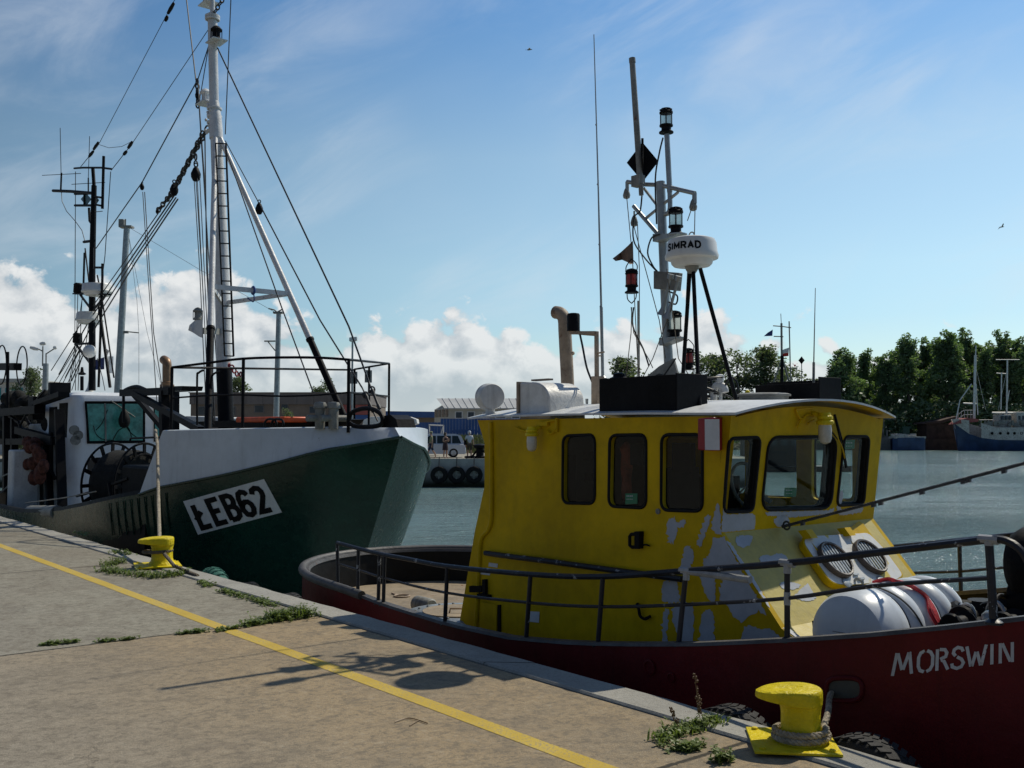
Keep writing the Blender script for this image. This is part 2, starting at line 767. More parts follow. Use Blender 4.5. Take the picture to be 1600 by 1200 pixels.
M_WHITE = paint('white_paint', (0.66, 0.68, 0.69), 0.55, 0.10, 1.6, 0.2, 16, rust=0.26, dirt=0.22)
M_WHITE_WORN = paint('worn_white_paint', (0.70, 0.70, 0.68), 0.5, 0.14, 3.0, 0.3, 20, rust=0.3, dirt=0.3)
M_RADOME = paint('radome_plastic', (0.76, 0.76, 0.73), 0.4, 0.05, 2, 0.03, 10, dirt=0.1)
M_BLACK = paint('black_paint', (0.008, 0.008, 0.010), 0.55, 0.3, 4, 0.2, 20, rust=0.05, spec=.12)
M_BLACKMATT = paint('matt_black', (0.008, 0.008, 0.009), 0.7, 0.3, 4, 0.2, 20, spec=.15)
M_RAIL = paint('rail_paint', (0.016, 0.018, 0.027), 0.42, 0.3, 6, 0.2, 30, spec=.35, chip=0.22, chipcol=(0.28, 0.29, 0.31))
M_RAILWORN = paint('bare_rail_steel', (0.33, 0.34, 0.35), 0.55, 0.2, 9, 0.2, 30)
M_STEEL = paint('galvanised_steel', (0.36, 0.38, 0.38), 0.42, 0.16, 5, 0.1, 30, metal=0.55, rust=0.08)
M_DULLSTEEL = paint('dull_grey_steel', (0.23, 0.23, 0.21), 0.6, 0.25, 6, 0.2, 30, rust=0.25)
M_RUSTPIPE = paint('rusty_pipe', (0.36, 0.27, 0.19), 0.6, 0.25, 5, 0.2, 25, rust=0.4, rustcol=(0.22, 0.10, 0.045))
M_WIRE = paint('wire_rope', (0.04, 0.042, 0.045), 0.55, 0.3, 8, 0)
M_CABLE = paint('black_cable', (0.012, 0.013, 0.013), 0.5, 0.2, 8, 0)
M_YELLOW = paint('yellow_house_paint', (0.62, 0.405, 0.005), 0.42, 0.16, 1.3, 0.25, 9, rust=0.10, dirt=0.14, dirtcol=(0.20, 0.12, 0.006), spec=.10)
M_YELLOWB = paint('yellow_bollard_paint', (0.76, 0.60, 0.008), 0.42, 0.14, 6, 0.6, 30, rust=0.20, rustcol=(0.10, 0.05, 0.02), dirt=0.16, dirtcol=(0.22, 0.16, 0.01), spec=.3)
M_PRIMER = paint('grey_white_primer', (0.41, 0.44, 0.49), 0.6, 0.1, 4, 0.15, 20)
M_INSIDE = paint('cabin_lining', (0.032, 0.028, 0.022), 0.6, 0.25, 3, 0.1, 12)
M_RUBBER = paint('black_rubber', (0.011, 0.011, 0.012), 0.65, 0.3, 12, 0.3, 60, spec=.2)
M_RUBBERGREY = paint('dusty_rubber', (0.020, 0.020, 0.021), 0.8, 0.35, 9, 0.4, 60)
M_GLASS = glass('clear_glass')
M_LAMPGLASS = glass('lamp_glass', (0.75, 0.78, 0.74), 0.9, 0.5)
M_REDGLASS = paint('red_lamp_glass', (0.35, 0.035, 0.02), 0.15, 0.2, 6, 0)
M_MILK = paint('milky_lamp_glass', (0.60, 0.58, 0.50), 0.25, 0.08, 6, 0)
M_ROPE = paint('weathered_rope', (0.38, 0.33, 0.25), 0.85, 0.3, 25, 0.5, 120)
M_ROPEDK = paint('dark_rope', (0.16, 0.13, 0.095), 0.9, 0.3, 25, 0.5, 120)
M_NAME = paint('worn_name_paint', (0.50, 0.51, 0.53), 0.6, 0.12, 6, 0.1, chip=0.30, chipcol=(0.10, 0.02, 0.022))
M_REDSTRAP = paint('red_webbing', (0.5, 0.015, 0.03), 0.7, 0.2, 20, 0.3, 90)
M_REDBOX = paint('red_lamp_box', (0.30, 0.015, 0.02), 0.45, 0.15, 6, 0.1)
M_ORANGE = paint('orange_plastic', (0.80, 0.10, 0.015), 0.5, 0.15, 5, 0.1)
M_GREENSIGN = paint('green_sticker', (0.01, 0.17, 0.075), 0.4, 0.1, 6, 0)
M_PAPER = paint('white_sticker', (0.62, 0.64, 0.66), 0.6, 0.06, 6, 0)
M_BRONZE = paint('coppery_brass', (0.33, 0.19, 0.10), 0.42, 0.3, 7, 0.2, metal=0.35)
M_RAFT = paint('raft_fibreglass', (0.66, 0.71, 0.76), 0.33, 0.05, 2, 0.05, 10, dirt=0.12)
M_FLAGDARK = paint('faded_flag_cloth', (0.16, 0.10, 0.07), 0.9, 0.4, 6, 0)
M_BLUE = paint('blue_paint', (0.02, 0.07, 0.26), 0.5, 0.2, 3, 0.1)
M_REDCLOTH = paint('red_cloth', (0.55, 0.04, 0.03), 0.85, 0.15, 4, 0)
M_WHITECLOTH = paint('white_cloth', (0.70, 0.70, 0.68), 0.85, 0.1, 4, 0)
M_BLUECLOTH = paint('navy_cloth', (0.03, 0.05, 0.20), 0.85, 0.2, 4, 0)

# ================================================================== SETTING
WATER_Z = -1.8
EDGE_U = 4.49
KERB_U = 4.185
FARQ_Y = 64.8


def mat_quay():
    m, t, b = principled('quay_concrete')
    g = t.node('ShaderNodeNewGeometry').outputs['Position']
    a = t.vmath('DOT_PRODUCT', g, tuple(AX))
    u = t.vmath('DOT_PRODUCT', g, tuple(NX))
    au = t.comb(a, u, 0)
    k = t.math('FLOOR', t.math('DIVIDE', t.math('ADD', a, 3.29), 4.56))
    wn = t.node('ShaderNodeTexWhiteNoise', noise_dimensions='1D')
    t.put(wn.inputs['W'], k)
    near = t.math('GREATER_THAN', a, -7.85)
    base = t.mix(near, (0.30, 0.285, 0.228), (0.375, 0.276, 0.155))
    base = t.mix(t.math('MULTIPLY', wn.outputs['Value'], 0.12), base, (0.24, 0.21, 0.17))
    big = t.noise(g, 0.55, 5, 0.6)
    base = t.mix(t.math('MULTIPLY', t.step(big, 0.40, 0.66), 0.55), base, (0.20, 0.175, 0.135))
    # greyer, paler wear further from the edge
    away = t.step(t.math('ADD', u, t.math('MULTIPLY', big, 1.6)), 1.8, 4.0)
    base = t.mix(t.math('MULTIPLY', t.math('SUBTRACT', 1.0, away), 0.6), base, (0.30, 0.285, 0.25))
    # broom marks across the slab
    mp = t.comb(t.math('MULTIPLY', a, 55.0), t.math('MULTIPLY', u, 3.0), 0)
    st = t.noise(mp, 1.0, 4, 0.65)
    sp = t.noise(g, 150, 3, 0.7)
    sp2 = t.noise(g, 38, 4, 0.65)
    base = t.mix(t.math('MULTIPLY', t.step(sp, 0.50, 0.70), 0.6), base, (0.50, 0.45, 0.36))
    base = t.mix(t.math('MULTIPLY', t.step(sp, 0.50, 0.33), 0.7), base, (0.15, 0.13, 0.105))
    base = t.mix(t.math('MULTIPLY', t.step(sp2, 0.48, 0.32), 0.6), base, (0.17, 0.15, 0.12))
    base = t.mix(t.math('MULTIPLY', t.step(st, 0.50, 0.70), 0.5), base, (0.18, 0.155, 0.12))
    mott = t.noise(g, 17, 6, 0.78)
    base = t.mix(t.math('MULTIPLY', t.step(mott, 0.51, 0.38), 0.62), base, (0.15, 0.13, 0.10))
    base = t.mix(t.math('MULTIPLY', t.step(mott, 0.54, 0.66), 0.30), base, (0.46, 0.41, 0.32))
    mot2 = t.noise(t.vmath('ADD', g, (9.1, 4.4, 0)), 4.2, 8, 0.8)
    base = t.mix(t.math('MULTIPLY', t.step(mot2, 0.52, 0.38), 0.45), base, (0.17, 0.145, 0.11))
    # oil spots and old stains
    vs = t.node('ShaderNodeTexVoronoi')
    t.put(vs.inputs['Vector'], g)
    vs.inputs['Scale'].default_value = 1.7
    spot = t.step(t.math('ADD', vs.outputs['Distance'], t.math('MULTIPLY', sp2, .06)), 0.075, 0.045)
    base = t.mix(t.math('MULTIPLY', spot, 0.5), base, (0.06, 0.052, 0.045))
    stn = t.noise(t.vmath('ADD', g, (3.7, 1.2, 0)), 1.3, 6, 0.7, dist=0.8)
    base = t.mix(t.math('MULTIPLY', t.step(stn, 0.54, 0.70), 0.38), base, (0.13, 0.11, 0.09))
    # cracks
    ck = t.node('ShaderNodeTexVoronoi', feature='DISTANCE_TO_EDGE')
    t.put(ck.inputs['Vector'], t.vmath('ADD', au, t.vmath('MULTIPLY', t.comb(t.noise(g, 2.2, 5, .7), t.noise(g, 2.9, 5, .7), 0), (0.7, 0.7, 0))))
    ck.inputs['Scale'].default_value = 0.34
    crack = t.math('MULTIPLY', t.step(ck.outputs['Distance'], 0.005, 0.0015), t.step(t.noise(g, 0.8, 3, .5), 0.50, 0.6))
    # joints between the slabs
    fr = t.math('FRACT', t.math('DIVIDE', t.math('ADD', t.math('ADD', a, 3.29), t.math('MULTIPLY', t.math('SUBTRACT', sp2, .5), .03)), 4.56))
    jd = t.math('MULTIPLY', t.math('MINIMUM', fr, t.math('SUBTRACT', 1.0, fr)), 4.56)
    joint = t.step(jd, 0.022, 0.008)
    cut = t.math('MAXIMUM', joint, t.math('MULTIPLY', crack, 0.28))
    base = t.mix(cut, base, (0.05, 0.045, 0.035))
    t.l.new(base, b.inputs['Base Color'])
    b.inputs['Roughness'].default_value = 0.88
    b.inputs['Specular IOR Level'].default_value = 0.25
    bp = t.node('ShaderNodeBump')
    bp.inputs['Strength'].default_value = 0.55
    bp.inputs['Distance'].default_value = 0.012
    h = t.math('ADD', t.math('MULTIPLY', sp, 0.35), t.math('MULTIPLY', sp2, 0.5))
    h = t.math('ADD', h, t.math('MULTIPLY', st, 0.35))
    h = t.math('SUBTRACT', h, t.math('MULTIPLY', cut, 1.4))
    t.l.new(h, bp.inputs['Height'])
    t.l.new(bp.outputs[0], b.inputs['Normal'])
    return m


def mat_concrete(name, col, alt, dark, tide=False):
    m, t, b = principled(name)
    g = t.node('ShaderNodeNewGeometry').outputs['Position']
    n1 = t.noise(g, 1.5, 6, .65)
    n2 = t.noise(g, 45, 4, .7)
    n3 = t.noise(g, 160, 3, .7)
    c = t.mix(t.step(n1, .35, .65), col, alt)
    c = t.mix(t.math('MULTIPLY', t.step(n2, .52, .32), .5), c, dark)
    c = t.mix(t.math('MULTIPLY', t.step(n3, .5, .7), .35), c, tuple(min(1, x * 1.45) for x in col))
    if tide:
        z = t.node('ShaderNodeSeparateXYZ')
        t.put(z.inputs[0], g)
        wet = t.step(t.math('ADD', z.outputs[2], t.math('MULTIPLY', n1, .6)), -0.75, -1.35)
        c = t.mix(wet, c, (0.028, 0.032, 0.02))
    t.l.new(c, b.inputs['Base Color'])
    b.inputs['Roughness'].default_value = 0.9
    b.inputs['Specular IOR Level'].default_value = 0.25
    bp = t.node('ShaderNodeBump')
    bp.inputs['Strength'].default_value = 0.5
    bp.inputs['Distance'].default_value = 0.012
    t.l.new(t.math('ADD', n2, t.math('MULTIPLY', n3, .6)), bp.inputs['Height'])
    t.l.new(bp.outputs[0], b.inputs['Normal'])
    return m


def mat_line():
    m, t, b = principled('yellow_road_paint')
    g = t.node('ShaderNodeNewGeometry').outputs['Position']
    n1 = t.noise(g, 2.5, 6, .65)
    n2 = t.noise(g, 60, 5, .7)
    c = t.mix(t.step(n1, .3, .7), (0.50, 0.34, 0.035), (0.62, 0.44, 0.05))
    worn = t.math('MULTIPLY', t.step(t.math('ADD', n2, t.math('MULTIPLY', n1, .35)), .68, .82), .85)
    c = t.mix(worn, c, (0.30, 0.245, 0.17))
    t.l.new(c, b.inputs['Base Color'])
    b.inputs['Roughness'].default_value = 0.75
    bp = t.node('ShaderNodeBump')
    bp.inputs['Strength'].default_value = 0.4
    bp.inputs['Distance'].default_value = 0.01
    t.l.new(n2, bp.inputs['Height'])
    t.l.new(bp.outputs[0], b.inputs['Normal'])
    return m


def mat_water():
    m, t, b = principled('harbour_water')
    g = t.node('ShaderNodeNewGeometry').outputs['Position']
    b.inputs['Base Color'].default_value = (0.185, 0.285, 0.285, 1)
    b.inputs['Roughness'].default_value = 0.09
    b.inputs['IOR'].default_value = 1.33
    mp = t.vmath('MULTIPLY', g, (0.85, 1.2, 1.0))
    n1 = t.noise(mp, 0.50, 3, .5, dist=0.7)
    n2 = t.noise(mp, 1.9, 5, .62, dist=0.9)
    n3 = t.noise(mp, 6.5, 5, .68)
    calm = t.step(t.noise(t.vmath('MULTIPLY', g, (0.5, 1.6, 1)), 0.045, 4, .6), .36, .62)
    h = t.math('ADD', t.math('MULTIPLY', n1, .50), t.math('MULTIPLY', n2, .34))
    h = t.math('ADD', h, t.math('MULTIPLY', n3, .21))
    h = t.math('MULTIPLY', h, t.math('MULTIPLY_ADD', calm, .75, .45))
    bp = t.node('ShaderNodeBump')
    bp.inputs['Strength'].default_value = 1.0
    bp.inputs['Distance'].default_value = 0.66
    t.l.new(h, bp.inputs['Height'])
    t.l.new(bp.outputs[0], b.inputs['Normal'])
    return m


def mat_land():
    m, t, b = principled('bank_ground')
    g = t.node('ShaderNodeNewGeometry').outputs['Position']
    n = t.noise(g, .25, 6, .65)
    n2 = t.noise(g, 3, 5, .65)
    c = t.mix(t.step(n, .42, .6), (0.10, 0.095, 0.07), (0.045, 0.065, 0.022))
    c = t.mix(t.math('MULTIPLY', n2, .4), c, (0.06, 0.055, 0.04))
    t.l.new(c, b.inputs['Base Color'])
    b.inputs['Roughness'].default_value = 0.95
    return m


M_QUAY = mat_quay()
M_KERB = mat_concrete('kerb_concrete', (0.38, 0.37, 0.33), (0.30, 0.29, 0.26), (0.16, 0.155, 0.14), True)
M_FARQUAY = mat_concrete('far_quay_concrete', (0.42, 0.42, 0.40), (0.34, 0.34, 0.32), (0.2, 0.2, 0.19), True)
M_FARTOP = mat_concrete('far_quay_paving', (0.36, 0.33, 0.27), (0.29, 0.27, 0.22), (0.18, 0.17, 0.14))
M_LINE = mat_line()
M_WATER = mat_water()
M_LAND = mat_land()

mb = MB()
mb.quad(Vector((-2500, -60, WATER_Z)), Vector((2500, -60, WATER_Z)), Vector((2500, 5000, WATER_Z)), Vector((-2500, 5000, WATER_Z)))
struct('water', mb, M_WATER, 'rippled grey green harbour water between the quays')


def at_u_y(u, y):
    """point of the line u = const at the given Y, on z = 0"""
    return Vector(((u - NX.y * y) / NX.x, y, GZ))


mb = MB()
k0, k1 = at_u_y(KERB_U, -8), at_u_y(KERB_U, FARQ_Y - 0.01)
mb.add([k0, k1, Vector((-400, FARQ_Y - .01, GZ)), Vector((-400, -60, GZ)), Vector((k0.x, -60, GZ))], [(0, 1, 2, 3, 4)])
struct('quay', mb, M_QUAY, 'wide concrete quay in tan and grey slabs')

mb = MB()
e0, e1 = at_u_y(EDGE_U, -8), at_u_y(EDGE_U, FARQ_Y - 0.01)
k0b = at_u_y(KERB_U + 0.02, -8)
k1b = at_u_y(KERB_U + 0.02, FARQ_Y - 0.01)
H = UP * 0.012
B = UP * -4
# many short blocks with slightly different heights: the cast edge of the quay
L = (e1 - e0).length
n = int(L / 4.8)
tdir = (e1 - e0).normalized()
rs = random.Random(3)
for i in range(n + 1):
    s0, s1 = i * 4.8 + .004, min(L, (i + 1) * 4.8 - .004)
    hh = UP * (0.012 + rs.uniform(-.004, .004))
    rows = []
    k = 24
    for j in range(k + 1):
        s = s0 + (s1 - s0) * j / k
        p, q = k0b + tdir * s, e0 + tdir * s
        ch = 0.022 + rs.uniform(-.009, .012)
        rows.append([p + B, p - UP * .05, p + hh - UP * .012 - NX * 0, p + hh + NX * .012, q + hh - NX * ch, q + hh - UP * ch * .9, q - UP * .3, q + B])
    mb.grid(rows)
struct('kerb', mb, M_KERB, 'pale concrete edge strip along the quay', smooth=True)

mb = MB()
rows = []
for i in range(161):
    y = -2 + i * 0.4 if i < 160 else FARQ_Y - .05
    rows.append([at_u_y(3.29 + rs.uniform(-.006, .006), y) + UP * .002, at_u_y(3.405 + rs.uniform(-.006, .006), y) + UP * .002])
mb.grid(rows)
struct('yellow_line', mb, M_LINE, 'worn yellow safety line painted along the quay')

mb = MB()
q = [Vector((-420, FARQ_Y, 0)), Vector((16, FARQ_Y, 0)), Vector((16, 420, 0)), Vector((-420, 420, 0))]
mb.add(q, [(0, 1, 2, 3)])
struct('far_quay', mb, M_FARTOP, 'sunlit paving of the quay across the basin')
mb = MB()
mb.hexa([Vector((-46.4, FARQ_Y - .12, -4)), Vector((16.2, FARQ_Y - .12, -4)), Vector((16.2, FARQ_Y - .004, -4)), Vector((-46.4, FARQ_Y - .004, -4))],
        [Vector((-46.4, FARQ_Y - .12, .03)), Vector((16.2, FARQ_Y - .12, .03)), Vector((16.2, FARQ_Y - .004, .03)), Vector((-46.4, FARQ_Y - .004, .03))])
mb.hexa([Vector((16.02, FARQ_Y, -4)), Vector((16.2, FARQ_Y, -4)), Vector((16.2, 420, -4)), Vector((16.02, 420, -4))],
        [Vector((16.02, FARQ_Y, .03)), Vector((16.2, FARQ_Y, .03)), Vector((16.2, 420, .03)), Vector((16.02, 420, .03))])
struct('far_quay_wall', mb, M_FARQUAY, 'grey concrete wall of the quay across the basin, dark at the tide line')

mb = MB()
rows = []
for y, z in ((209, -2.4), (210.5, -1.1), (214, -.7), (235, -.2), (300, .6), (5000, .6)):
    rows.append([Vector((x, y + (0 if y > 300 else 1.2 * sin(x * .13)), z + (.25 * sin(x * .31 + y) if y < 300 else 0))) for x in range(17, 420, 6)])
mb.grid(rows)
rows = [[Vector((x, y, .02 if x < 17 else .3)) for x in (-2500, -420, 16.2)] for y in (420.5, 5000)]
mb.grid(rows)
rows = [[Vector((x, y, .5)) for x in (417, 2500)] for y in (209, 5000)]
mb.grid(rows)
struct('land', mb, M_LAND, 'low green and brown bank on the far side of the harbour', smooth=True)

# ================================================================== YELLOW AND RED TUG
TUC, TH = 6.75, 1.70          # centre line and half beam
DECK_Z = -0.27
tug = thing('tug_boat', 'small workboat with yellow wheelhouse and dark red hull moored at the quay', 'boat', W(-5, TUC, WATER_Z))
M_REDHULL = paint('dark_red_hull', (0.110, 0.009, 0.012), 0.45, 0.2, 1.2, 0.3, 8, rust=0.15, dirt=0.25, dirtcol=(0.02, 0.008, 0.008), spec=.15)
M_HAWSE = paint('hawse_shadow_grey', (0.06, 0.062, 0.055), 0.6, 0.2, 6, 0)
M_DULLORANGE = paint('dull_orange_cloth', (0.28, 0.06, 0.03), 0.9, 0.3, 12, 0.3, 40)
M_FADED = paint('chalky_faded_yellow', (0.50, 0.41, 0.10), 0.6, 0.14, 3, 0.2, 14, dirt=.1, dirtcol=(.4, .38, .3))
M_DARKRING = paint('dark_bronze_ring', (0.085, 0.065, 0.055), 0.45, 0.3, 8, 0.2, 30)
M_BULINNER = paint('black_bulwark', (0.010, 0.010, 0.010), 0.55, 0.3, 2, 0.3, 12, rust=0.12, spec=.15)
M_CAP = paint('worn_cap_rail', (0.085, 0.080, 0.078), 0.55, 0.3, 6, 0.3, 24, rust=0.3)
M_DECK = paint('rusty_sand_deck', (0.30, 0.235, 0.155), 0.7, 0.25, 2.2, 0.3, 20, rust=0.3, rustcol=(0.24, 0.10, 0.04))

ZB = [(-11.3, .12), (-9.67, .11), (-9.03, .09), (-8.61, .065), (-8.14, .03), (-7.1, .0), (-6.24, .02), (-5.49, .10), (-4.85, .195), (-4.28, .29),
      (-3.52, .44), (-2.95, .56), (-2.27, .73), (-1, .98), (1.2, 1.35)]


def tug_line(k, inset=0.0, drop=0.0):
    """outline of the hull (a, u) as a closed loop; k narrows it towards the keel"""
    pts = []
    A0 = -9.2
    sa = 2.05 - 1.3 * k - inset
    h = TH * (1 - .10 * k) - inset
    bowlen = 5.2 - 1.0 * k - inset
    for i in range(14):                       # near half of the stern
        th = (pi / 2) * i / 14
        pts.append((A0 - sa * cos(th), TUC - h * sin(th)))
    for i in range(16):
        pts.append((A0 + 5.2 * i / 16, TUC - h))
    for i in range(13):
        x = i / 12
        pts.append((-4 + bowlen * x, TUC - h * (1 - x ** 2.3)))
    far = [(a, 2 * TUC - u) for a, u in pts[1:-1]][::-1]
    return pts + far


def tug_row(k, zf, inset=0.0):
    return [W(a, u, zf(a)) for a, u in tug_line(k, inset)]


zt = lambda a: interp(ZB, a)
mb = MB()
mb.grid([tug_row(0, zt), tug_row(0, lambda a: zt(a) - .3), tug_row(.12, lambda a: -.55 + .25 * (zt(a))), tug_row(.25, lambda a: -1.15 + .15 * zt(a)),
         tug_row(.55, lambda a: -1.9), tug_row(1.3, lambda a: -2.6)], closed=True)
part('hull', mb, M_REDHULL, tug, fixn=False)
HULL_BVH = BVHTree.FromPolygons([tuple(p) for p in mb.v], [tuple(f) for f in mb.f])
mb = MB()
mb.grid([tug_row(0, lambda a: zt(a) + .004, .07), tug_row(0.02, lambda a: DECK_Z - .05 + max(0, (a + 4)) * .16, .09)], closed=True)
for a in (-10.6, -9.9, -9.0, -8.0, -7.0):
    dy = .06
    u = TUC + TH * (1 if a > -9.2 else sqrt(max(0, 1 - ((a + 9.2) / 2.05) ** 2))) - .12
    mb.bar(W(a, u, DECK_Z), W(a, u, zt(a) - .02), .02, .09)
for a in (-10.5, -9.8):
    u = TUC - TH * sqrt(max(0, 1 - ((a + 9.2) / 2.05) ** 2)) + .12
    mb.bar(W(a, u, DECK_Z), W(a, u, zt(a) - .02), .02, .09)
part('bulwark', mb, M_BULINNER, tug)
mb = MB()
r0 = tug_row(0, lambda a: zt(a) + .0, -.012)
r1 = tug_row(0, lambda a: zt(a) + .022, .0)
r2 = tug_row(0, lambda a: zt(a) + .024, .07)
r3 = tug_row(0, lambda a: zt(a) - .01, .085)
mb.grid([r0, r1, r2, r3], closed=True)
part('cap_rail', mb, M_CAP, tug)
# rubbing tube round the stern
mb = MB()
ln = tug_line(0)
n = len(ln)
idx = [(i - 16) % n for i in range(33)]
mb.tube([W(*ln[i], zt(ln[i][0]) + .02) for i in idx], .045, 10)
part('stern_fender_tube', mb, M_CAP, tug)
mb = MB()
fillpoly(mb, tug_line(0.02, .09), lambda a, u: W(a, u, DECK_Z + max(0, a + 4) * .16))
part('deck', mb, M_DECK, tug, smooth=False)

# --- stern deck fittings
mb = MB()
p = onz(690, 968, DECK_Z + .09)
hc = Vector((p.x + .15, p.y + .25, DECK_Z))
mb.lathe(hc, UP, [(.56, .002), (.56, .10), (.52, .125), (.0, .125)], 32)
for j in range(18):
    an = 2 * pi * j / 18
    mb.ball(hc + Vector((cos(an) * .43, sin(an) * .43, .13)), .016, 6, 4)
hatch = part('deck_hatch', mb, M_STEEL, tug)
mb = MB()
mb.lathe(hc + UP * .126, UP, [(.36, 0), (.36, .012), (0, .012)], 32)
part('hatch_plate', mb, M_DECK, hatch)
mb = MB()
mb.tube([hc + Vector((-.08, -.15, .13)), hc + Vector((-.07, -.15, .18)), hc + Vector((.07, -.15, .18)), hc + Vector((.08, -.15, .13))], .01, 6)
part('handle', mb, M_RUSTPIPE, hatch)
mb = MB()
p = onz(650, 955, DECK_Z)
q = p + AX * .30 + NX * .05
mb.lathe(p + UP * .085, AX, [(0, 0), (.07, 0), (.085, .02), (.085, .1), (.075, .11), (.085, .12), (.085, .28), (.07, .3), (0, .3)], 20)
part('deck_roller', mb, M_DULLSTEEL, tug)
mb = MB()
p = onz(628, 931, DECK_Z + .01)
mb.torus(p, UP, .09, .011, 24, 6)
mb.bar(p + NX * .02 - AX * .25, p - AX * .10, .02, .015)
part('deck_ring', mb, M_RUSTPIPE, tug)

# --- guard rails on the bulwark (near side)
NU = 5.09
top = [(527, 848), (560, 857), (592, 865), (640, 874), (700, 885), (830, 897.5), (940, 901), (1072, 892), (1228, 880), (1380, 862), (1500, 848), (1545, 843)]
mb = MB()
pts = [onu(x, y, NU) for x, y in top]
endp = [onu(1572, 845, NU), onu(1595, 860, NU), onu(1612, 890, NU), onu(1640, 960, NU)]
mb.tube(catmull(pts + endp, 4), .021, 8)
part('top_rail', mb, M_RAIL, tug)
mb = MB()
mb.tube(catmull([onu(x, y, NU) for x, y in [(529, 881), (565, 892), (603, 904), (696, 926), (830, 942), (940, 948), (1065, 945), (1228, 935), (1370, 915), (1547, 903)]], 4), .012, 6)
part('middle_rail', mb, M_RAIL, tug)
for tx, ty, bx, by in [(527, 848, 528, 919), (560, 857, 559, 931), (593, 865, 591, 945), (601, 866, 599, 947), (699, 885, 695, 977), (829, 897, 822, 1001),
                       (942, 901, 934, 1010), (1072, 892, 1060, 1010), (1230, 880, 1230, 1004), (1545, 843, 1553, 976)]:
    mb = MB()
    a, b = onu(tx, ty, NU), onu(bx, by, NU)
    mb.tube([b, a], .018 if bx < 1500 else .022, 8)
    mb.lathe(b + UP * .002, UP, [(0, 0), (.045, 0), (.045, .012), (.02, .03), (0, .03)], 10)
    part('rail_post', mb, M_RAIL, tug)
mb = MB()
for i, (x, y) in enumerate([(1072, 892), (1230, 880), (1545, 843)]):
    mb = MB()
    p = onu(x, y, NU)
    mb.tube([p - AX * .05, p + AX * (.52 if i == 0 else .05)], .0235, 8)
    mb.tube([p, p - UP * (.06 if i < 2 else .03)], .0215 if i == 0 else .0235, 8)
    if i == 1:
        mb.tube([onu(1230, 925, NU), onu(1230, 945, NU)], .0205, 8)
    part('worn_rail_joint', mb, M_RAILWORN, tug, label='bare grey worn joint on the dark rail')
# far side rails
FU = 2 * TUC - NU
mb = MB()
mb.tube([onu(1380, 856, FU), onu(1480, 846, FU), onu(1600, 834, FU), onu(1760, 815, FU)], .021, 8)
mb.tube([onu(1400, 896, FU), onu(1500, 893, FU), onu(1600, 884, FU), onu(1760, 868, FU)], .012, 6)
part('far_rail', mb, M_RAIL, tug)
for tx, ty, bx, by in [(1386, 856, 1389, 912), (1499, 846, 1502, 942), (1660, 826, 1664, 930)]:
    mb = MB()
    mb.tube([onu(bx, by, FU), onu(tx, ty, FU)], .018, 8)
    part('rail_post', mb, M_RAIL, tug)

# --- wheelhouse shell
HU0, HU1 = 5.75, 7.75
FA = -4.70                      # front wall at z = 1.05
RAKE = .13
EAVE = 1.775


def front(z):
    return FA + (z - 1.05) * RAKE


SLP = [(front(.93), .93), (-4.20, .33), (-4.08, .275), (-4.05, .14), (-4.05, DECK_Z)]
side2d = [(-7.93, DECK_Z), (-7.66, .72), (-7.51, 1.15), (-7.51, 1.56), (-7.62, EAVE)] + [(front(EAVE), EAVE)] + SLP


def win_side(corners, r):
    return rquad([co(onu(x, y, HU0))[0::2] for x, y in corners], r)


SIDEW = [win_side([(880, 681), (930, 679), (930, 787), (879, 786)], .075),
         win_side([(953, 680), (1010, 679), (1010, 794), (951, 791)], .075),
         win_side([(1034, 679), (1098, 679), (1098, 799), (1033, 797)], .075)]
fs = lambda u: (lambda a, z: W(a, u, z))
mb = MB()
panel(mb, side2d, SIDEW, fs(HU0), NX * .05)
# primer patches on the near side, a few millimetres proud
def ragged(lp, seed, amp=.007, step=.012):
    """brush-torn edge: the outline is divided finely and pushed in and out"""
    r = random.Random(seed)
    pts = []
    n = len(lp)
    for i in range(n):
        p, q = Vector(lp[i]), Vector(lp[(i + 1) % n])
        k = max(1, int((q - p).length / step))
        nn = Vector((-(q - p).y, (q - p).x)).normalized() if (q - p).length > 1e-6 else Vector((0, 0))
        for j in range(k):
            pts.append(p.lerp(q, j / k) + nn * (r.gauss(0, amp * .6) if r.random() < .75 else r.gauss(0, amp * 1.5)))
    return [(p.x, p.y) for p in pts]


PATCH = [
    [(1043, 812), (1050, 808), (1056, 811), (1059, 820), (1066, 810), (1072, 812), (1071, 820), (1060, 828), (1053, 848), (1046, 849), (1042, 842)],
    [(1103, 804), (1110, 806), (1111, 812), (1097, 852), (1093, 855), (1088, 850)],
    [(1070, 853), (1076, 851), (1082, 858), (1085, 868), (1080, 888), (1072, 893), (1063, 887), (1067, 872)],
    [(1036, 908), (1056, 906), (1061, 922), (1064, 940), (1052, 942), (1034, 938)],
    [(1037, 954), (1046, 951), (1043, 980), (1043, 1008), (1035, 1008)],
    [(1051, 945), (1066, 940), (1082, 944), (1085, 962), (1083, 1000), (1079, 1012), (1064, 1012), (1058, 990), (1052, 970)],
    [(1098, 956), (1106, 950), (1116, 956), (1117, 1000), (1112, 1012), (1096, 1012), (1093, 985)],
    [(1115, 838), (1122, 842), (1130, 838), (1142, 858), (1156, 885), (1172, 915), (1192, 948), (1200, 965), (1188, 956), (1172, 961), (1160, 972), (1148, 965), (1138, 948),
     (1126, 935), (1123, 915), (1132, 908), (1124, 898), (1119, 880), (1118, 930), (1117, 945), (1108, 938), (1098, 918), (1094, 900), (1100, 872), (1108, 868), (1113, 852)],
    [(1162, 985), (1170, 975), (1185, 984), (1202, 980), (1215, 990), (1226, 1002), (1224, 1012), (1160, 1012), (1157, 1000)],
    [(1117, 798), (1121, 783), (1126, 800), (1127, 836), (1117, 832), (1112, 824)],
]
mb.mat(1)
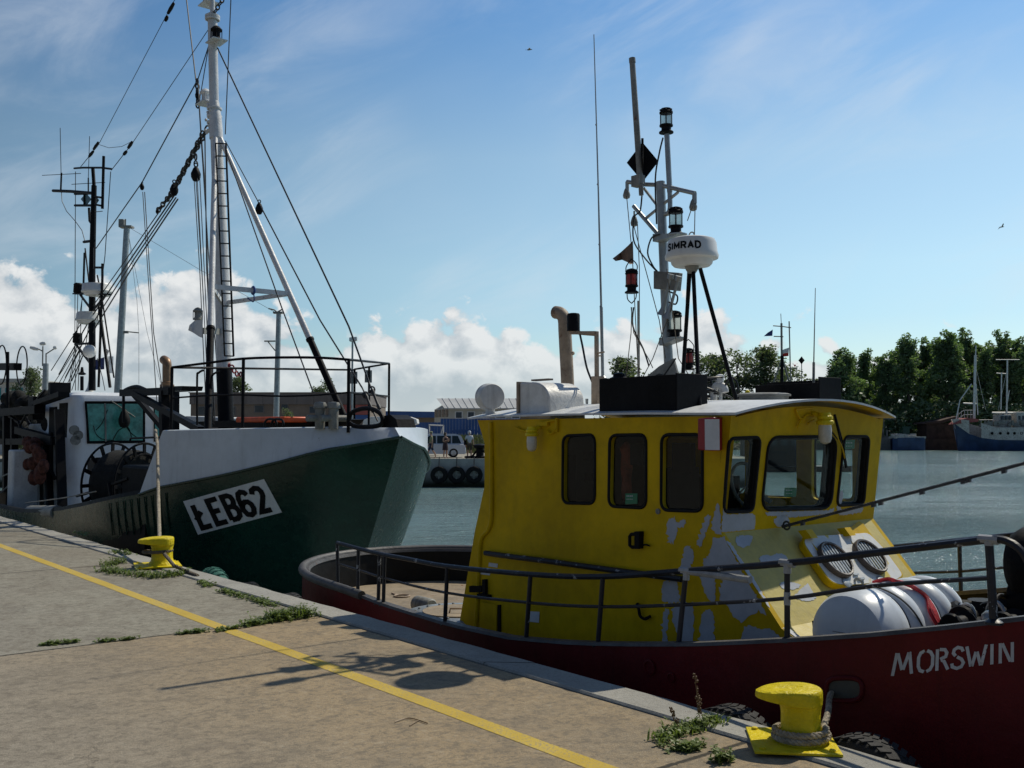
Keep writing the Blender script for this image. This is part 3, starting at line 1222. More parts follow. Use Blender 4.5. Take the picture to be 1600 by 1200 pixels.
for i, poly in enumerate(PATCH):
    lp = [co(onu(x, y, HU0))[0::2] for x, y in poly]
    lp = ragged(rquad(lp, .025, 3), i)
    fillpoly(mb, lp, fs(HU0 - .003))
mb.mat(0)
panel(mb, side2d, SIDEW, fs(HU1 - .05), NX * .05)
# aft wall
aft = [side2d[i] for i in range(5)]
for (a0, z0), (a1, z1) in zip(aft, aft[1:]):
    mb.hexa([W(a0, HU0 + .05, z0), W(a0 + .05, HU0 + .05, z0), W(a0 + .05, HU1 - .05, z0), W(a0, HU1 - .05, z0)],
            [W(a1, HU0 + .05, z1), W(a1 + .05, HU0 + .05, z1), W(a1 + .05, HU1 - .05, z1), W(a1, HU1 - .05, z1)])
# front wall with three windows
def win_front(corners, r):
    out = []
    for x, y in corners:
        p = onp(x, y, W(FA, 0, 1.05), Vector((AX.x, AX.y, -RAKE)))
        a, u, z = co(p)
        out.append((u, z))
    return rquad(out, r)


FRONTW = [win_front([(1139, 685), (1188, 683), (1176, 799), (1130, 800)], .06),
          win_front([(1201, 683), (1307, 682), (1298, 794), (1189, 797)], .12),
          win_front([(1319, 682), (1358, 682), (1349, 788), (1307, 790)], .06)]
ff = lambda u, z: W(front(z), u, z)
CROWN = lambda u: EAVE + .115 * (1 - ((u - TUC) / 1.05) ** 2)
WI0, WI1 = HU0 + .05, HU1 - .05
fo = [(WI0, .93), (WI1, .93)] + [(WI1 - (WI1 - WI0) * i / 12, CROWN(WI1 - (WI1 - WI0) * i / 12) - .03) for i in range(13)]
panel(mb, fo, FRONTW, ff, AX * -.05)
# sloping casing below the windows
for (a0, z0), (a1, z1) in zip(SLP, SLP[1:]):
    mb.mat(2).quad(W(a0, WI0, z0), W(a0, WI1, z0), W(a1, WI1, z1), W(a1, WI0, z1))
# primer on the front
mb.mat(1)
FP = [[(1116, 812), (1120, 790), (1132, 804), (1176, 802), (1180, 808), (1179, 828), (1160, 832), (1134, 836), (1122, 832)],
      [(1194, 800), (1240, 799), (1296, 797), (1304, 792), (1300, 803), (1262, 806), (1236, 808), (1226, 806), (1198, 806)],
      [(1207, 812), (1216, 806), (1228, 806), (1234, 814), (1230, 826), (1222, 822), (1214, 826)],
      [(1306, 795), (1313, 766), (1318, 770), (1312, 796), (1348, 792), (1347, 800), (1312, 806)]]
for poly in FP:
    lp = []
    for x, y in poly:
        p = onp(x, y, W(FA, 0, 1.05), Vector((AX.x, AX.y, -RAKE)))
        lp.append((max(HU0 + .002, co(p)[1]), max(.935, co(p)[2])))
    lp = ragged(rquad(lp, .02, 3), 5, .004)
    lp = [(max(HU0 + .002, u), max(.935, z)) for u, z in lp]
    fillpoly(mb, lp, lambda u, z: ff(u, z) + AX * .003)
s0, s1 = SLP[0], SLP[1]
sdir = Vector((s1[0] - s0[0], 0, s1[1] - s0[1]))
SN = (AX * (s0[1] - s1[1]) + UP * (s1[0] - s0[0])).normalized()
SP = W(s0[0], TUC, s0[1])
SE = (AX * (s1[0] - s0[0]) + UP * (s1[1] - s0[1])).normalized()      # down the slope
def on_slope(x, y, off=0.0):
    p = onp(x, y, SP + SN * off, SN)
    return p
def slope2d(x, y):
    p = on_slope(x, y)
    return ((p - SP).dot(NX), (p - SP).dot(SE))
def from_slope(off):
    return lambda q, w: SP + NX * q + SE * w + SN * off
for poly in [[(1150, 838), (1165, 836), (1176, 838), (1172, 850), (1160, 857), (1149, 850)],
             [(1184, 872), (1196, 866), (1205, 870), (1214, 865), (1228, 868), (1232, 878), (1206, 877), (1190, 880)],
             [(1216, 912), (1228, 908), (1252, 914), (1240, 922), (1222, 920)],
             [(1236, 934), (1262, 912), (1276, 936), (1262, 940)],
             [(1142, 848), (1150, 862), (1172, 896), (1198, 938), (1204, 952), (1196, 944), (1166, 898), (1146, 866), (1134, 846)]]:
    lp = []
    for x, y in poly:
        q, w = slope2d(x, y)
        lp.append((max(q, -(TUC - HU0) + .002), w))
    lp = [(max(q, -(TUC - HU0) + .002), w) for q, w in ragged(rquad(lp, .02, 3), 8, .005)]
    fillpoly(mb, lp, from_slope(.003))
# bare ledge and rim at the foot of the slope
mb.quad(W(-4.195, HU0 + .01, .333), W(-4.195, HU0 + .06, .333), W(-4.085, HU0 + .06, .283), W(-4.085, HU0 + .01, .283))
house = part('wheelhouse', mb, [M_YELLOW, M_PRIMER, M_FADED], tug, smooth=False)
# lining, floor and seats inside
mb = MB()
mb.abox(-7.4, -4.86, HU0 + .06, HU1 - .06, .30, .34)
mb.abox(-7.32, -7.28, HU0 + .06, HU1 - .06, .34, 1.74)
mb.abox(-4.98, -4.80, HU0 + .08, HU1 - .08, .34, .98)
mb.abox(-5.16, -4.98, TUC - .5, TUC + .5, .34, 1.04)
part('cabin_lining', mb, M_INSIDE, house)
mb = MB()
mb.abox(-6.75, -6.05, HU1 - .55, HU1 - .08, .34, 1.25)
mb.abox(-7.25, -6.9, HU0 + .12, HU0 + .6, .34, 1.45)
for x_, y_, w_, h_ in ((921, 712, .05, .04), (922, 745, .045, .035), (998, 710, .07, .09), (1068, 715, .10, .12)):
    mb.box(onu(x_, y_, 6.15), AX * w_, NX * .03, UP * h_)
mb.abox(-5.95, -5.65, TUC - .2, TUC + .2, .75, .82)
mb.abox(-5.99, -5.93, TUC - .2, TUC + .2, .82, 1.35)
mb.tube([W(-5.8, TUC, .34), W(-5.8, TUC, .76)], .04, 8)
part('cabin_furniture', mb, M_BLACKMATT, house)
mb = MB()
mb.torus(W(-5.25, TUC, 1.22), AX + UP * .3, .19, .014, 24, 6)
for j in range(3):
    an = 2 * pi * j / 3
    mb.tube([W(-5.25, TUC, 1.22), W(-5.25, TUC + sin(an) * .19, 1.22 + cos(an) * .19)], .008, 6)
mb.tube([W(-5.25, TUC, 1.22), W(-5.02, TUC, 1.1)], .02, 6)
part('steering_wheel', mb, M_DULLSTEEL, house)
mb = MB()
pj = onu(979, 735, 6.25)
mb.lathe(pj - UP * .28, UP, [(0, 0), (.035, .02), (.05, .10), (.04, .2), (.055, .30), (.045, .42), (.06, .47), (.02, .52), (0, .53)], 10)
part('hanging_life_jacket', mb, M_DULLORANGE, house)

# windows: rubber gasket with its pane
def window(loop, fn, off, name_label=None, thick=.013):
    mbx = MB()
    pts = [fn(x, y) + off * .002 for x, y in loop]
    mbx.tube(pts, thick, 6, closed=True)
    w = part('window', mbx, M_RUBBER, tug, label=name_label)
    m2 = MB()
    fillpoly(m2, loop, lambda x, y: fn(x, y) - off * .022)
    part('pane', m2, M_GLASS, w, smooth=False)
    return w


def reveal(loop, fn, off):
    m2 = MB()
    a = [fn(x, y) - off * .004 for x, y in loop]
    cx = sum(x for x, y in loop) / len(loop)
    cy = sum(y for x, y in loop) / len(loop)
    b = [fn(cx + (x - cx) * .86, cy + (y - cy) * .92) - off * .05 for x, y in loop]
    c = [fn(cx + (x - cx) * .86, cy + (y - cy) * .92) - off * .07 for x, y in loop]
    d = [fn(cx + (x - cx) * 1.02, cy + (y - cy) * 1.02) - off * .06 for x, y in loop]
    m2.grid([a, b, c, d], closed=True)
    return m2


for lp in SIDEW:
    w = window(lp, fs(HU0), -NX)
for lp in FRONTW:
    w = window(lp, ff, AX)
    part('inner_frame', reveal(lp, ff, AX), M_RUBBER, w)
for lp in SIDEW:
    window(lp, fs(HU1), NX)
# window stickers
def sticker(nm, px, fnp, mat, parent=tug, off=Vector((0, 0, 0))):
    m2 = MB()
    m2.add([fnp(x, y) + off for x, y in px], [tuple(range(len(px)))])
    return part(nm, m2, mat, parent, smooth=False)


st_side = lambda x, y: onu(x, y, HU0 + .018)
st_front = lambda x, y: onp(x, y, W(FA - .028, 0, 1.05), Vector((AX.x, AX.y, -RAKE)))
for px, fnp in (([(977, 771), (996, 771), (996, 787), (977, 788)], st_side), ([(1226, 762), (1245, 762), (1244, 776), (1225, 777)], st_front),
                ([(1320, 688), (1336, 687), (1335, 701), (1318, 702)], st_front)):
    s = sticker('window_sticker', px, fnp, M_GREENSIGN)
    x0, y0 = px[0]
    m2 = MB()
    for j in range(2):
        for k in range(4):
            ribbon(m2, [(x0 + 2 + k * 2.6, y0 + 4 + j * 5), (x0 + 3.6 + k * 2.6, y0 + 4 + j * 5)], 1.6 - j * .7, lambda x, y: fnp(x, y) + (CAM - fnp(x, y)).normalized() * .003, 9)
    part('sticker_print', m2, M_PAPER, s, smooth=False)
for px in ([(764, 879), (778, 881), (777, 887), (763, 885)], [(764, 948), (776, 950), (775, 955), (763, 953)], [(826, 955), (843, 956), (842, 973), (825, 971)],
           [(750, 893), (766, 896), (765, 899), (750, 897)]):
    sticker('notice_plate', px, lambda x, y: onu(x, y, HU0 - .005), M_PAPER)

# --- roof
mb = MB()
rows_t, rows_b = [], []
for i in range(15):
    u = 5.70 + 2.12 * i / 14
    zc = EAVE + .125 * (1 - ((u - TUC) / 1.09) ** 2)
    fr = front(EAVE) + .16 - .09 * abs((u - TUC) / 1.09) ** 2
    al = [-7.72, -7.4, -6.4, -5.4, -4.9, fr]
    ds = [-.005, .01, .015, .01, .0, -.005]
    rows_t.append([W(a, u, zc + .018 + d) for a, d in zip(al, ds)])
    rows_b.append([W(a, u, zc + .002 + d) for a, d in zip(al, ds)])
mb.grid(rows_t)
mb.mat(1).grid([r[::-1] for r in rows_b]).mat(0)
loop_t = rows_t[0] + [r[-1] for r in rows_t[1:]] + rows_t[-1][::-1][1:] + [r[0] for r in rows_t[::-1][1:-1]]
loop_b = rows_b[0] + [r[-1] for r in rows_b[1:]] + rows_b[-1][::-1][1:] + [r[0] for r in rows_b[::-1][1:-1]]
mb.grid([loop_t, loop_b], closed=True)
roof = part('roof', mb, [M_WHITE, M_YELLOW], tug)
roofz = lambda u: EAVE + .125 * (1 - ((u - TUC) / 1.09) ** 2) + .03

# --- vent panel on the slope: hinged hatch with two round grilles
vp = [(1247, 850), (1252, 844), (1290, 842), (1324, 840), (1350, 838), (1374, 862), (1406, 906), (1392, 915), (1329, 922), (1303, 922), (1288, 916), (1247, 857)]
vp = [slope2d(x, y) for x, y in vp]
M_PATCHY = paint('patchy_yellow_primer', (0.66, 0.67, 0.66), 0.5, 0.06, 4, 0.15, 14)
_t = NT(M_PATCHY.node_tree)
_b = M_PATCHY.node_tree.nodes['Principled BSDF']
_src = _b.inputs['Base Color'].links[0].from_socket
_n = _t.noise(_t.node('ShaderNodeTexCoord').outputs['Object'], 4.2, 4, .5, dist=.6)
_t.l.new(_t.mix(_t.step(_n, .56, .62), _src, (0.60, 0.46, 0.05)), _b.inputs['Base Color'])
mb = MB()
mb.prism([from_slope(.003)(q, w) for q, w in rquad(vp, .05, 3)], SN * .055)
vent = part('vent_hatch', mb, M_YELLOW, tug, bevel=.006)
mb = MB()
cq = sum(q for q, w in vp) / len(vp)
cw_ = sum(w for q, w in vp) / len(vp)
fillpoly(mb, rquad([(cq + (q - cq) * .965, cw_ + (w - cw_) * .965) for q, w in vp], .05, 3), from_slope(.0605))
part('hatch_face', mb, M_PATCHY, vent, smooth=False)
for cx, cy in ((1303, 877), (1357, 872)):
    p = on_slope(cx, cy, .06)
    mb = MB()
    mb.lathe(p, SN, [(.150, -.005), (.158, .0), (.158, .035), (.150, .045), (.137, .042), (.137, -.004)], 36)
    ring = part('round_vent', mb, M_DARKRING, vent)
    mb = MB()
    mb.lathe(p, SN, [(.138, -.003), (0, -.003)], 32)  # flat black disc stands in for the shade behind the slats
    part('vent_shade_disc', mb, M_BLACKMATT, ring)
    mb = MB()
    for j in range(7):
        x = -.108 + .216 * j / 6
        h = sqrt(max(0, .137 ** 2 - x * x)) * .97
        ctr = p + NX * x + SN * .026
        mb.box(ctr, NX * .0075, SE * h, SN * .003)
    part('grille', mb, M_STEEL, ring)
for cx, cy in ((1262, 842), (1322, 838)):
    mb = MB()
    p = on_slope(cx, cy, .05)
    mb.prism([p - NX * .05 + SN * .0, p + NX * .05, p + NX * .05 + SE * .03 + SN * .05, p - NX * .03 + SE * .03 + SN * .05], SE * -.08)
    mb.tube([p - NX * .06, p + NX * .06], .012, 8)
    mb.tube([p + SE * .02, p + SE * .12 + SN * .012], .008, 6)
    part('hinge', mb, M_YELLOW, vent)
for cx, cy in ((1323, 912), (1377, 908)):
    mb = MB()
    mb.lathe(on_slope(cx, cy, .06), SN, [(0.045, 0), (.045, .01), (.03, .016), (0, .016)], 16)
    part('round_lug', mb, M_STEEL, vent)
mb = MB()
mb.torus(on_slope(1341, 913, .065), NX, .04, .012, 12, 6)
mb.box(on_slope(1345, 905, .065), NX * .04, SE * .008, SN * .012)
mb.box(on_slope(1337, 898, .065), NX * .03, SE * .006, SN * .010)
part('latch', mb, M_STEEL, vent)
# triangular flange above the panel
mb = MB()
fl = [slope2d(x, y) for x, y in [(1318, 833), (1340, 816), (1347, 820), (1366, 846)]]
mb.prism([from_slope(.004)(q, w) for q, w in fl], SN * .012)
part('flange_plate', mb, M_YELLOW, tug)

# --- small things on the near side
mb = MB()
mb.tube([onu(758, 864, 5.71), onu(800, 870, 5.70), onu(850, 876, 5.70), onu(950, 890, 5.70), onu(1066, 905, 5.70)], .024, 8)
for x, y in ((780, 867), (900, 883), (1040, 902)):
    mb.tube([onu(x, y, 5.70), onu(x, y, HU0 + .01)], .015, 6)
part('hand_rail', mb, M_RAIL, tug)
mb = MB()
lat = [(984, 835), (999, 833), (1004, 830), (1006, 856), (990, 857), (984, 855)]
mb.prism([onu(x, y, HU0 - .004) for x, y in [(998, 830), (1006, 830), (1005, 857), (998, 857)]], NX * -.05)
mb.tube([onu(x, y, HU0 - .035) for x, y in [(998, 834), (986, 835), (984, 838), (984, 852), (987, 855), (998, 855)]], .014, 6)
mb.tube([onu(1004, 852, HU0 - .02), onu(1010, 851, HU0 - .03), onu(1015, 853, HU0 - .03)], .007, 6)
part('door_latch', mb, M_BLACKMATT, tug)
mb = MB()
mb.tube(catmull([onu(x, y, HU0 - .03) for x, y in [(995, 943), (998, 952), (1000, 962), (1007, 967), (1016, 963)]], 4), .012, 6)
mb.tube([onu(996, 944, HU0 + .01), onu(996, 944, HU0 - .035)], .012, 6)
part('rope_hook', mb, M_BLACKMATT, tug)
mb = MB()
mb.tube(catmull([onu(x, y, HU0 - .01) for x, y in [(767, 660), (768, 720), (768, 800), (764, 826), (752, 842), (749, 880), (746, 940), (743, 986)]], 4), .022, 8)
part('drain_pipe', mb, M_YELLOW, tug)
mb = MB()
for x0, y0, x1, y1 in ((737, 915, 756, 917), (757, 905, 762, 925)):
    mb.prism([onu(x, y, HU0 - .004) for x, y in [(x0, y0), (x1, y0), (x1, y1 + 8), (x0, y1 + 8)]], NX * -.03)
mb.prism([onu(x, y, HU0 - .004) for x, y in [(752, 927), (768, 929), (768, 934), (752, 932)]], NX * -.05)
mb.prism([onu(x, y, HU0 - .003) for x, y in [(779, 945), (783, 945), (783, 1000), (779, 998)]], NX * -.012)
part('door_hinge', mb, M_BLACKMATT, tug)
mb = MB()
mb.prism([onu(x, y, HU0 - .002) for x, y in rquad([(753, 940), (778, 945), (777, 995), (750, 990)], 4, 4)], NX * -.014)
part('side_locker', mb, M_YELLOW, tug, bevel=.004)
mb = MB()
p = onu(1029, 799, HU0)
mb.lathe(p, -NX, [(.022, 0), (.022, .012), (0, .012)], 10)
part('rivet_plate', mb, M_DULLSTEEL, tug)

# bulkhead lamps
def bulkhead_lamp(p, out, s=1.0):
    m1 = MB()
    m1.lathe(p, UP, [(0, .10 * s), (.045 * s, .10 * s), (.05 * s, .075 * s), (.062 * s, .07 * s), (.062 * s, .05 * s), (.052 * s, .045 * s), (.07 * s, .03 * s),
                     (.07 * s, .012 * s), (.055 * s, 0), (0, 0)], 18)
    m1.tube([p + UP * .06 * s, p + UP * .09 * s - out * .08 * s, p + UP * .11 * s - out * .16 * s], .018 * s, 6)
    l = part('wall_lamp', m1, M_YELLOWB, tug)
    m2 = MB()
    m2.lathe(p, UP, [(.05 * s, 0), (.054 * s, -.04 * s), (.052 * s, -.11 * s), (.04 * s, -.14 * s), (.015 * s, -.153 * s), (0, -.155 * s)], 18)
    part('lamp_shade', m2, M_MILK, l)
    return l


bulkhead_lamp(onu(831, 682, HU0 - .10), -NX, .85)
bulkhead_lamp(onp(1289, 664, W(front(1.7) + .13, TUC, 1.7), AX), AX, .95)
mb = MB()
for ln in ([(806, 668), (822, 674), (836, 668), (850, 660), (870, 656)], [(870, 656), (870, 672)], [(855, 672), (860, 678), (868, 671)], [(826, 676), (842, 664)]):
    mb.tube(catmull([onu(x, y, HU0 - .02) for x, y in ln], 4), .009, 6)
mb.box(onu(848, 662, HU0 - .02), AX * .07, NX * .012, UP * .018)
mb.box(onu(870, 664, HU0 - .012), AX * .012, NX * .01, UP * .06)
part('lamp_bracket', mb, M_YELLOW, tug)
mb = MB()
for ln in ([(1243, 640), (1252, 655), (1262, 648), (1275, 650)], [(1252, 655), (1246, 668)], [(1243, 640), (1270, 638)], [(1262, 662), (1272, 656)]):
    mb.tube(catmull([onp(x, y, W(front(1.75) + .02, 0, 1.75), AX) for x, y in ln], 4), .008, 6)
mb.tube(catmull([onp(x, y, W(front(1.7) + .03, 0, 1.7), AX) for x, y in [(1297, 670), (1306, 680), (1316, 700), (1320, 716)]], 4), .006, 6)
part('lamp_cable', mb, M_YELLOW, tug)
mb = MB()
fw = lambda x, y: onp(x, y, W(FA + .04, 0, 1.05), Vector((AX.x, AX.y, -RAKE)))
mb.bar(fw(1304, 648), fw(1311, 676), .018, .012)
mb.bar(fw(1309, 668), fw(1322, 731), .012, .014)
mb.tube([fw(1306, 652), fw(1318, 695), fw(1323, 730)], .006, 6)
mb.tube([fw(1297, 672), fw(1312, 690), fw(1319, 712)], .005, 6)
part('window_wiper', mb, M_BLACKMATT, tug)
# red and white light box at the corner
mb = MB()
c0 = [(1100, 655), (1125, 653), (1125, 703), (1100, 702)]
q = [onu(x, y, HU0 - .10) for x, y in c0]
mb.prism([onu(x, y, HU0 - .004) for x, y in [(1104, 654), (1129, 652), (1129, 704), (1104, 703)]], NX * -.10)
lb = part('corner_light_box', mb, M_REDBOX, tug, bevel=.008)
mb = MB()
cyl = []
for i in range(9):
    t = i / 8
    a0 = co(onu(1101, 680, HU0 - .11))[0]
    a1 = co(onu(1124, 680, HU0 - .11))[0]
    a = a0 + (a1 - a0) * t
    cyl.append([W(a, HU0 - .108 - .018 * sin(pi * t), z) for z in (co(onu(1112, 703, HU0 - .11))[2], co(onu(1112, 655, HU0 - .11))[2])])
mb.grid(cyl)
part('white_lens', mb, M_PAPER, lb)

# --- things on the roof
# mushroom ventilator
mb = MB()
vc = onu(766, 620, 5.86)
fax = Vector((.30, -.95, 0)).normalized()
mb.lathe(vc - fax * .09, fax, [(0, 0), (.122, .0), (.130, .012), (.130, .035), (.124, .04), (.124, .155), (.116, .17), (0, .172)], 32)
mb.tube([vc - UP * .10, W(co(vc)[0], 5.86, roofz(5.86) - .05)], .045, 14)
part('round_ventilator', mb, M_WHITE_WORN, tug)
# cowl box ventilator
mb = MB()
cu0, cu1 = 5.80, 6.22
pa0, pz0 = co(onu(812, 650, cu0))[0::2]
pa1 = co(onu(858, 650, cu0))[0]
zt_ = co(onu(830, 597, cu0))[2]
zb_ = roofz(5.86) - .08
prof = [(pa0, zb_), (pa0, zt_)]
Rr = (pa1 - pa0)
zc = zt_ - .17
ks = 10
for i in range(ks + 1):
    an = pi / 2 * (1 - i / ks)
    prof.append((pa0 + Rr * .45 + Rr * .55 * cos(an), zc + (zt_ - zc) * sin(an)))
prof += [(pa1 + .02, zb_)]
mb.prism([W(a, cu0, z) for a, z in prof], NX * (cu1 - cu0))
cowl = part('cowl_ventilator', mb, M_WHITE_WORN, tug, bevel=.012)
mb = MB()
mb.abox(pa0 - .03, pa0 - .002, cu0 - .015, cu1 + .015, zb_ + .05, zt_ + .01)
mb.box(W(pa0 + .08, cu0 + .2, zt_ + .03), AX * .12, NX * .03, UP * .008)
part('cowl_flap', mb, M_RUSTPIPE, cowl)
# exhaust pipe
mb = MB()
ex = lambda x, y: onu(x, y, 6.55)
mb.tube([ex(889, 655), ex(886, 580), ex(882.5, 515)] + catmull([ex(882.5, 508), ex(881, 497), ex(876, 490), ex(868, 488)], 4)[1:], .064, 16)
mb.ball(ex(895, 552), .02, 6, 4)
pipe = part('exhaust_pipe', mb, M_RUSTPIPE, tug)
# bracket with black lamp
mb = MB()
bk = lambda x, y: onu(x, y, 6.45)
mb.bar(bk(891, 520), bk(932, 520), .05, .03)
mb.prism([bk(895, 522), bk(928, 522), bk(928, 525), bk(914, 524)], NX * .03)
mb.bar(bk(932, 518), bk(932.5, 590), .03, .03, AX)
mb.bar(bk(934, 588), bk(934, 640), .085, .085, AX)
mb.tube([bk(933, 552), bk(944, 550)], .008, 6)
mb.tube([bk(934, 556), bk(940, 556)], .006, 6)
part('lamp_stand', mb, M_RUSTPIPE, tug)
mb = MB()
p = bk(896, 517)
mb.lathe(p, UP, [(0, 0), (.062, 0), (.062, .15), (.055, .165), (.03, .17), (0, .172)], 20)
part('black_lamp_can', mb, M_BLACK, tug)
mb = MB()
mb.tube(catmull([bk(905, 517), bk(910, 540), bk(917, 575), bk(928, 605), bk(929, 625), bk(922, 636)], 5), .010, 6)
part('lamp_cable', mb, M_CABLE, tug)
# long whip aerial
mb = MB()
wa = lambda x, y: onu(x, y, 6.7)
mb.tube([wa(942, 600), wa(939.5, 480)], .0155, 8)
mb.tube([wa(939.5, 482), wa(935, 300), wa(928, 54)], [.011, .008, .0045], 6)
mb.lathe(wa(942, 592), UP, [(0, -.02), (.035, -.02), (.04, .01), (.02, .03), (0, .03)], 10)
for y in (479, 382, 195, 288):
    x = 928 + (y - 54) / 546 * 14
    mb.ball(wa(x, y), .014 if y > 400 else .011, 8, 4)
part('whip_aerial', mb, M_STEEL, tug)

# side light screens
def screen(nm, a0, a1, u0, u1, z0, z1, out):
    m1 = MB()
    m1.abox(a0, a1, min(u0, u1), min(u0, u1) + .015, z0, z1) if out < 0 else m1.abox(a0, a1, max(u0, u1) - .015, max(u0, u1), z0, z1)
    m1.abox(a1 + .001, a1 + .016, u0, u1, z0, z1 + .01)
    m1.abox(a0, a1 - .003, u0 + .018, u1 - .003, z0 + .002, z0 + .02)
    return m1


zr = roofz(5.9) - .04
a0 = co(onu(937, 620, 5.78))[0]
a1 = co(onu(1056, 620, 5.78))[0]
sc = MB()
sc.abox(a0, a1, 5.775, 5.79, zr, zr + .285)
sc.abox(a1 + .001, a1 + .016, 5.775, 6.13, zr - .01, zr + .295)
sc.abox(a0 + .30, a1, 6.115, 6.13, zr + .04, zr + .285)
sc.abox(a0, a0 + .015, 5.795, 6.0, zr + .02, zr + .24)
sc.abox(a0 + .02, a1 - .002, 5.793, 6.11, zr + .03, zr + .045)
sc.abox(a0 + .24, a0 + .255, 5.793, 6.11, zr + .04, zr + .27)
part('sidelight_screen', sc, M_BLACKMATT, tug, bevel=.003)
mb = MB()
p = W(a0 + .13, 5.88, zr + .20)
mb.lathe(p, UP, [(0, 0), (.07, 0), (.075, .02), (.07, .07), (.08, .075), (.08, .09), (.055, .10), (.05, .125), (.02, .135), (0, .135)], 18)
part('sidelight', mb, M_BLACK, tug)
mb = MB()
b0 = co(onu(1200, 620, 7.72))[0]
b1 = co(onu(1312, 620, 7.72))[0]
zr2 = roofz(7.5) - .03
mb.abox(b0, b1, 7.705, 7.72, zr2, zr2 + .28)
mb.abox(b1 + .001, b1 + .016, 7.40, 7.72, zr2 - .01, zr2 + .29)
mb.abox(b0 + .1, b1 - .003, 7.40, 7.415, zr2 + .02, zr2 + .24)
part('sidelight_screen', mb, M_BLACKMATT, tug, bevel=.003)
# low white dome, raised skylight, coiled cables, swan-neck vent, small aerial
mb = MB()
mb.lathe(onu(1018, 606, 6.3) - UP * .02, UP, [(.19, -.04), (.19, 0), (.15, .03), (.08, .05), (0, .058)], 28)
part('satellite_dome', mb, M_RADOME, tug)
mb = MB()
p = W(co(onu(1193, 630, 7.1))[0], 7.1, roofz(7.1) - .01)
mb.lathe(p, UP, [(.21, 0), (.21, .055), (.23, .06), (.23, .075), (.20, .085), (0, .085)], 28)
part('roof_hatch', mb, M_DULLSTEEL, tug)
mb = MB()
sw = lambda x, y: onu(x, y, 6.95)
mb.tube([sw(1115, 640), sw(1115, 615)] + catmull([sw(1115, 612), sw(1118, 604), sw(1124, 602), sw(1131, 605), sw(1133, 613)], 4), .032, 12)
part('swan_neck_vent', mb, M_WHITE_WORN, tug)
mb = MB()
p = sw(1125.5, 600)
mb.lathe(p, UP, [(.016, -.2), (.016, .0), (.03, .012), (.03, .05), (.038, .055), (.038, .075), (.012, .085), (0, .086)], 16)
part('navigation_aerial', mb, M_RADOME, tug)
mb = MB()
rr = random.Random(5)
for j in range(13):
    c = W(co(sw(1100 + rr.uniform(-8, 12), 630))[0] + rr.uniform(-.05, .05), 6.9 + rr.uniform(-.25, .25), roofz(6.9) + .05 + .012 * j)
    mb.torus(c, UP + Vector((rr.uniform(-.35, .35), rr.uniform(-.35, .35), 0)), .12 + rr.uniform(-.03, .05), .008, 18, 5)
mb.tube(catmull([sw(1092, 630), sw(1094, 604), sw(1102, 590), sw(1111, 595), sw(1113, 618)], 5), .010, 6)
mb.tube(catmull([sw(1132, 612), sw(1136, 595), sw(1145, 590), sw(1152, 600), sw(1154, 628)], 5), .010, 6)
part('cable_coil', mb, M_CABLE, tug)
mb = MB()
for j in range(4):
    p = sw(1140 + 9 * j, 630 - 2 * (j % 2)) + NX * .1
    mb.torus(p, Vector((.6, -.6, rr.uniform(0, .6))), .05, .006, 14, 5)
mb.ball(sw(1168, 613), .022, 8, 5)
mb.tube([sw(1166, 640), sw(1168, 612)], .010, 6)
part('yellow_cable_fitting', mb, M_YELLOWB, tug)
for x, y, ww in ((904, 636, .05), (917, 628, .012)):
    mb = MB()
    p = onu(x, y, 6.5)
    mb.lathe(p - UP * .02, UP, [(ww, 0), (ww * 1.2, .04), (ww * 1.2, .05), (0, .05)], 14)
    part('roof_fitting', mb, M_STEEL, tug)

# --- mast of the tug
TA = -6.15
mc = lambda x, y: onu(x, y, TUC)
mb = MB()
mb.tube([mc(1046, 592), mc(1040, 480), mc(1032, 284)], .042, 14)
mb.tube(catmull([mc(1038, 335), mc(1044, 333), mc(1047, 324), mc(1046.5, 300)], 4), .022, 10)
mb.tube([mc(1046.5, 300), mc(1042, 210)], .025, 12)
bm_ = onu(979, 284, 6.45)
ml, mr = mc(981, 285), mc(1086, 303)
cross = [mc(980, 284), mc(1005, 288), mc(1032, 289), mc(1060, 296), mc(1086, 302)]
mb.tube(cross, .020, 10)
mb.tube([cross[0], cross[0] - UP * .10], .018, 8)
mb.tube([cross[-1], cross[-1] - UP * .09], .016, 8)
mb.tube([mc(990, 322), mc(1010, 345), mc(1030, 368)], .020, 10)
mb.tube([mc(1008, 342), mc(1060, 300)], .014, 8)
mb.tube([mc(1006, 294), mc(1030, 325)], .014, 8)
mast = part('mast', mb, M_STEEL, tug)
mb = MB()
mb.prism([onu(1008, 590, 6.62), onu(1030, 572, 6.62), onu(1052, 560, 6.62), onu(1062, 596, 6.62), onu(1010, 606, 6.62)], NX * .02)
mb.prism([onu(1008, 590, 6.86), onu(1030, 572, 6.86), onu(1052, 560, 6.86), onu(1062, 596, 6.86), onu(1010, 606, 6.86)], NX * .02)
mb.abox(co(mc(1010, 600))[0], co(mc(1064, 600))[0], 6.60, 6.90, roofz(6.7) - .03, roofz(6.7) + .06)
part('mast_foot', mb, M_DULLSTEEL, tug)
# platforms for lamps
for x0, y0, x1 in ((1034, 372, 1072), (1044, 533, 1072)):
    mb = MB()
    mb.prism([mc(x0, y0 - 4), mc(x1, y0 - 5), mc(x1 - 6, y0), mc(x0, y0 + 8)], NX * .0 + AX * .0 - NX * .12)
    mb.lathe(mc(x1 - 8, y0 - 5) + NX * -.05, UP, [(0, -.012), (.09, -.012), (.09, .0), (0, .0)], 18)
    part('lamp_shelf', mb, M_STEEL, mast)


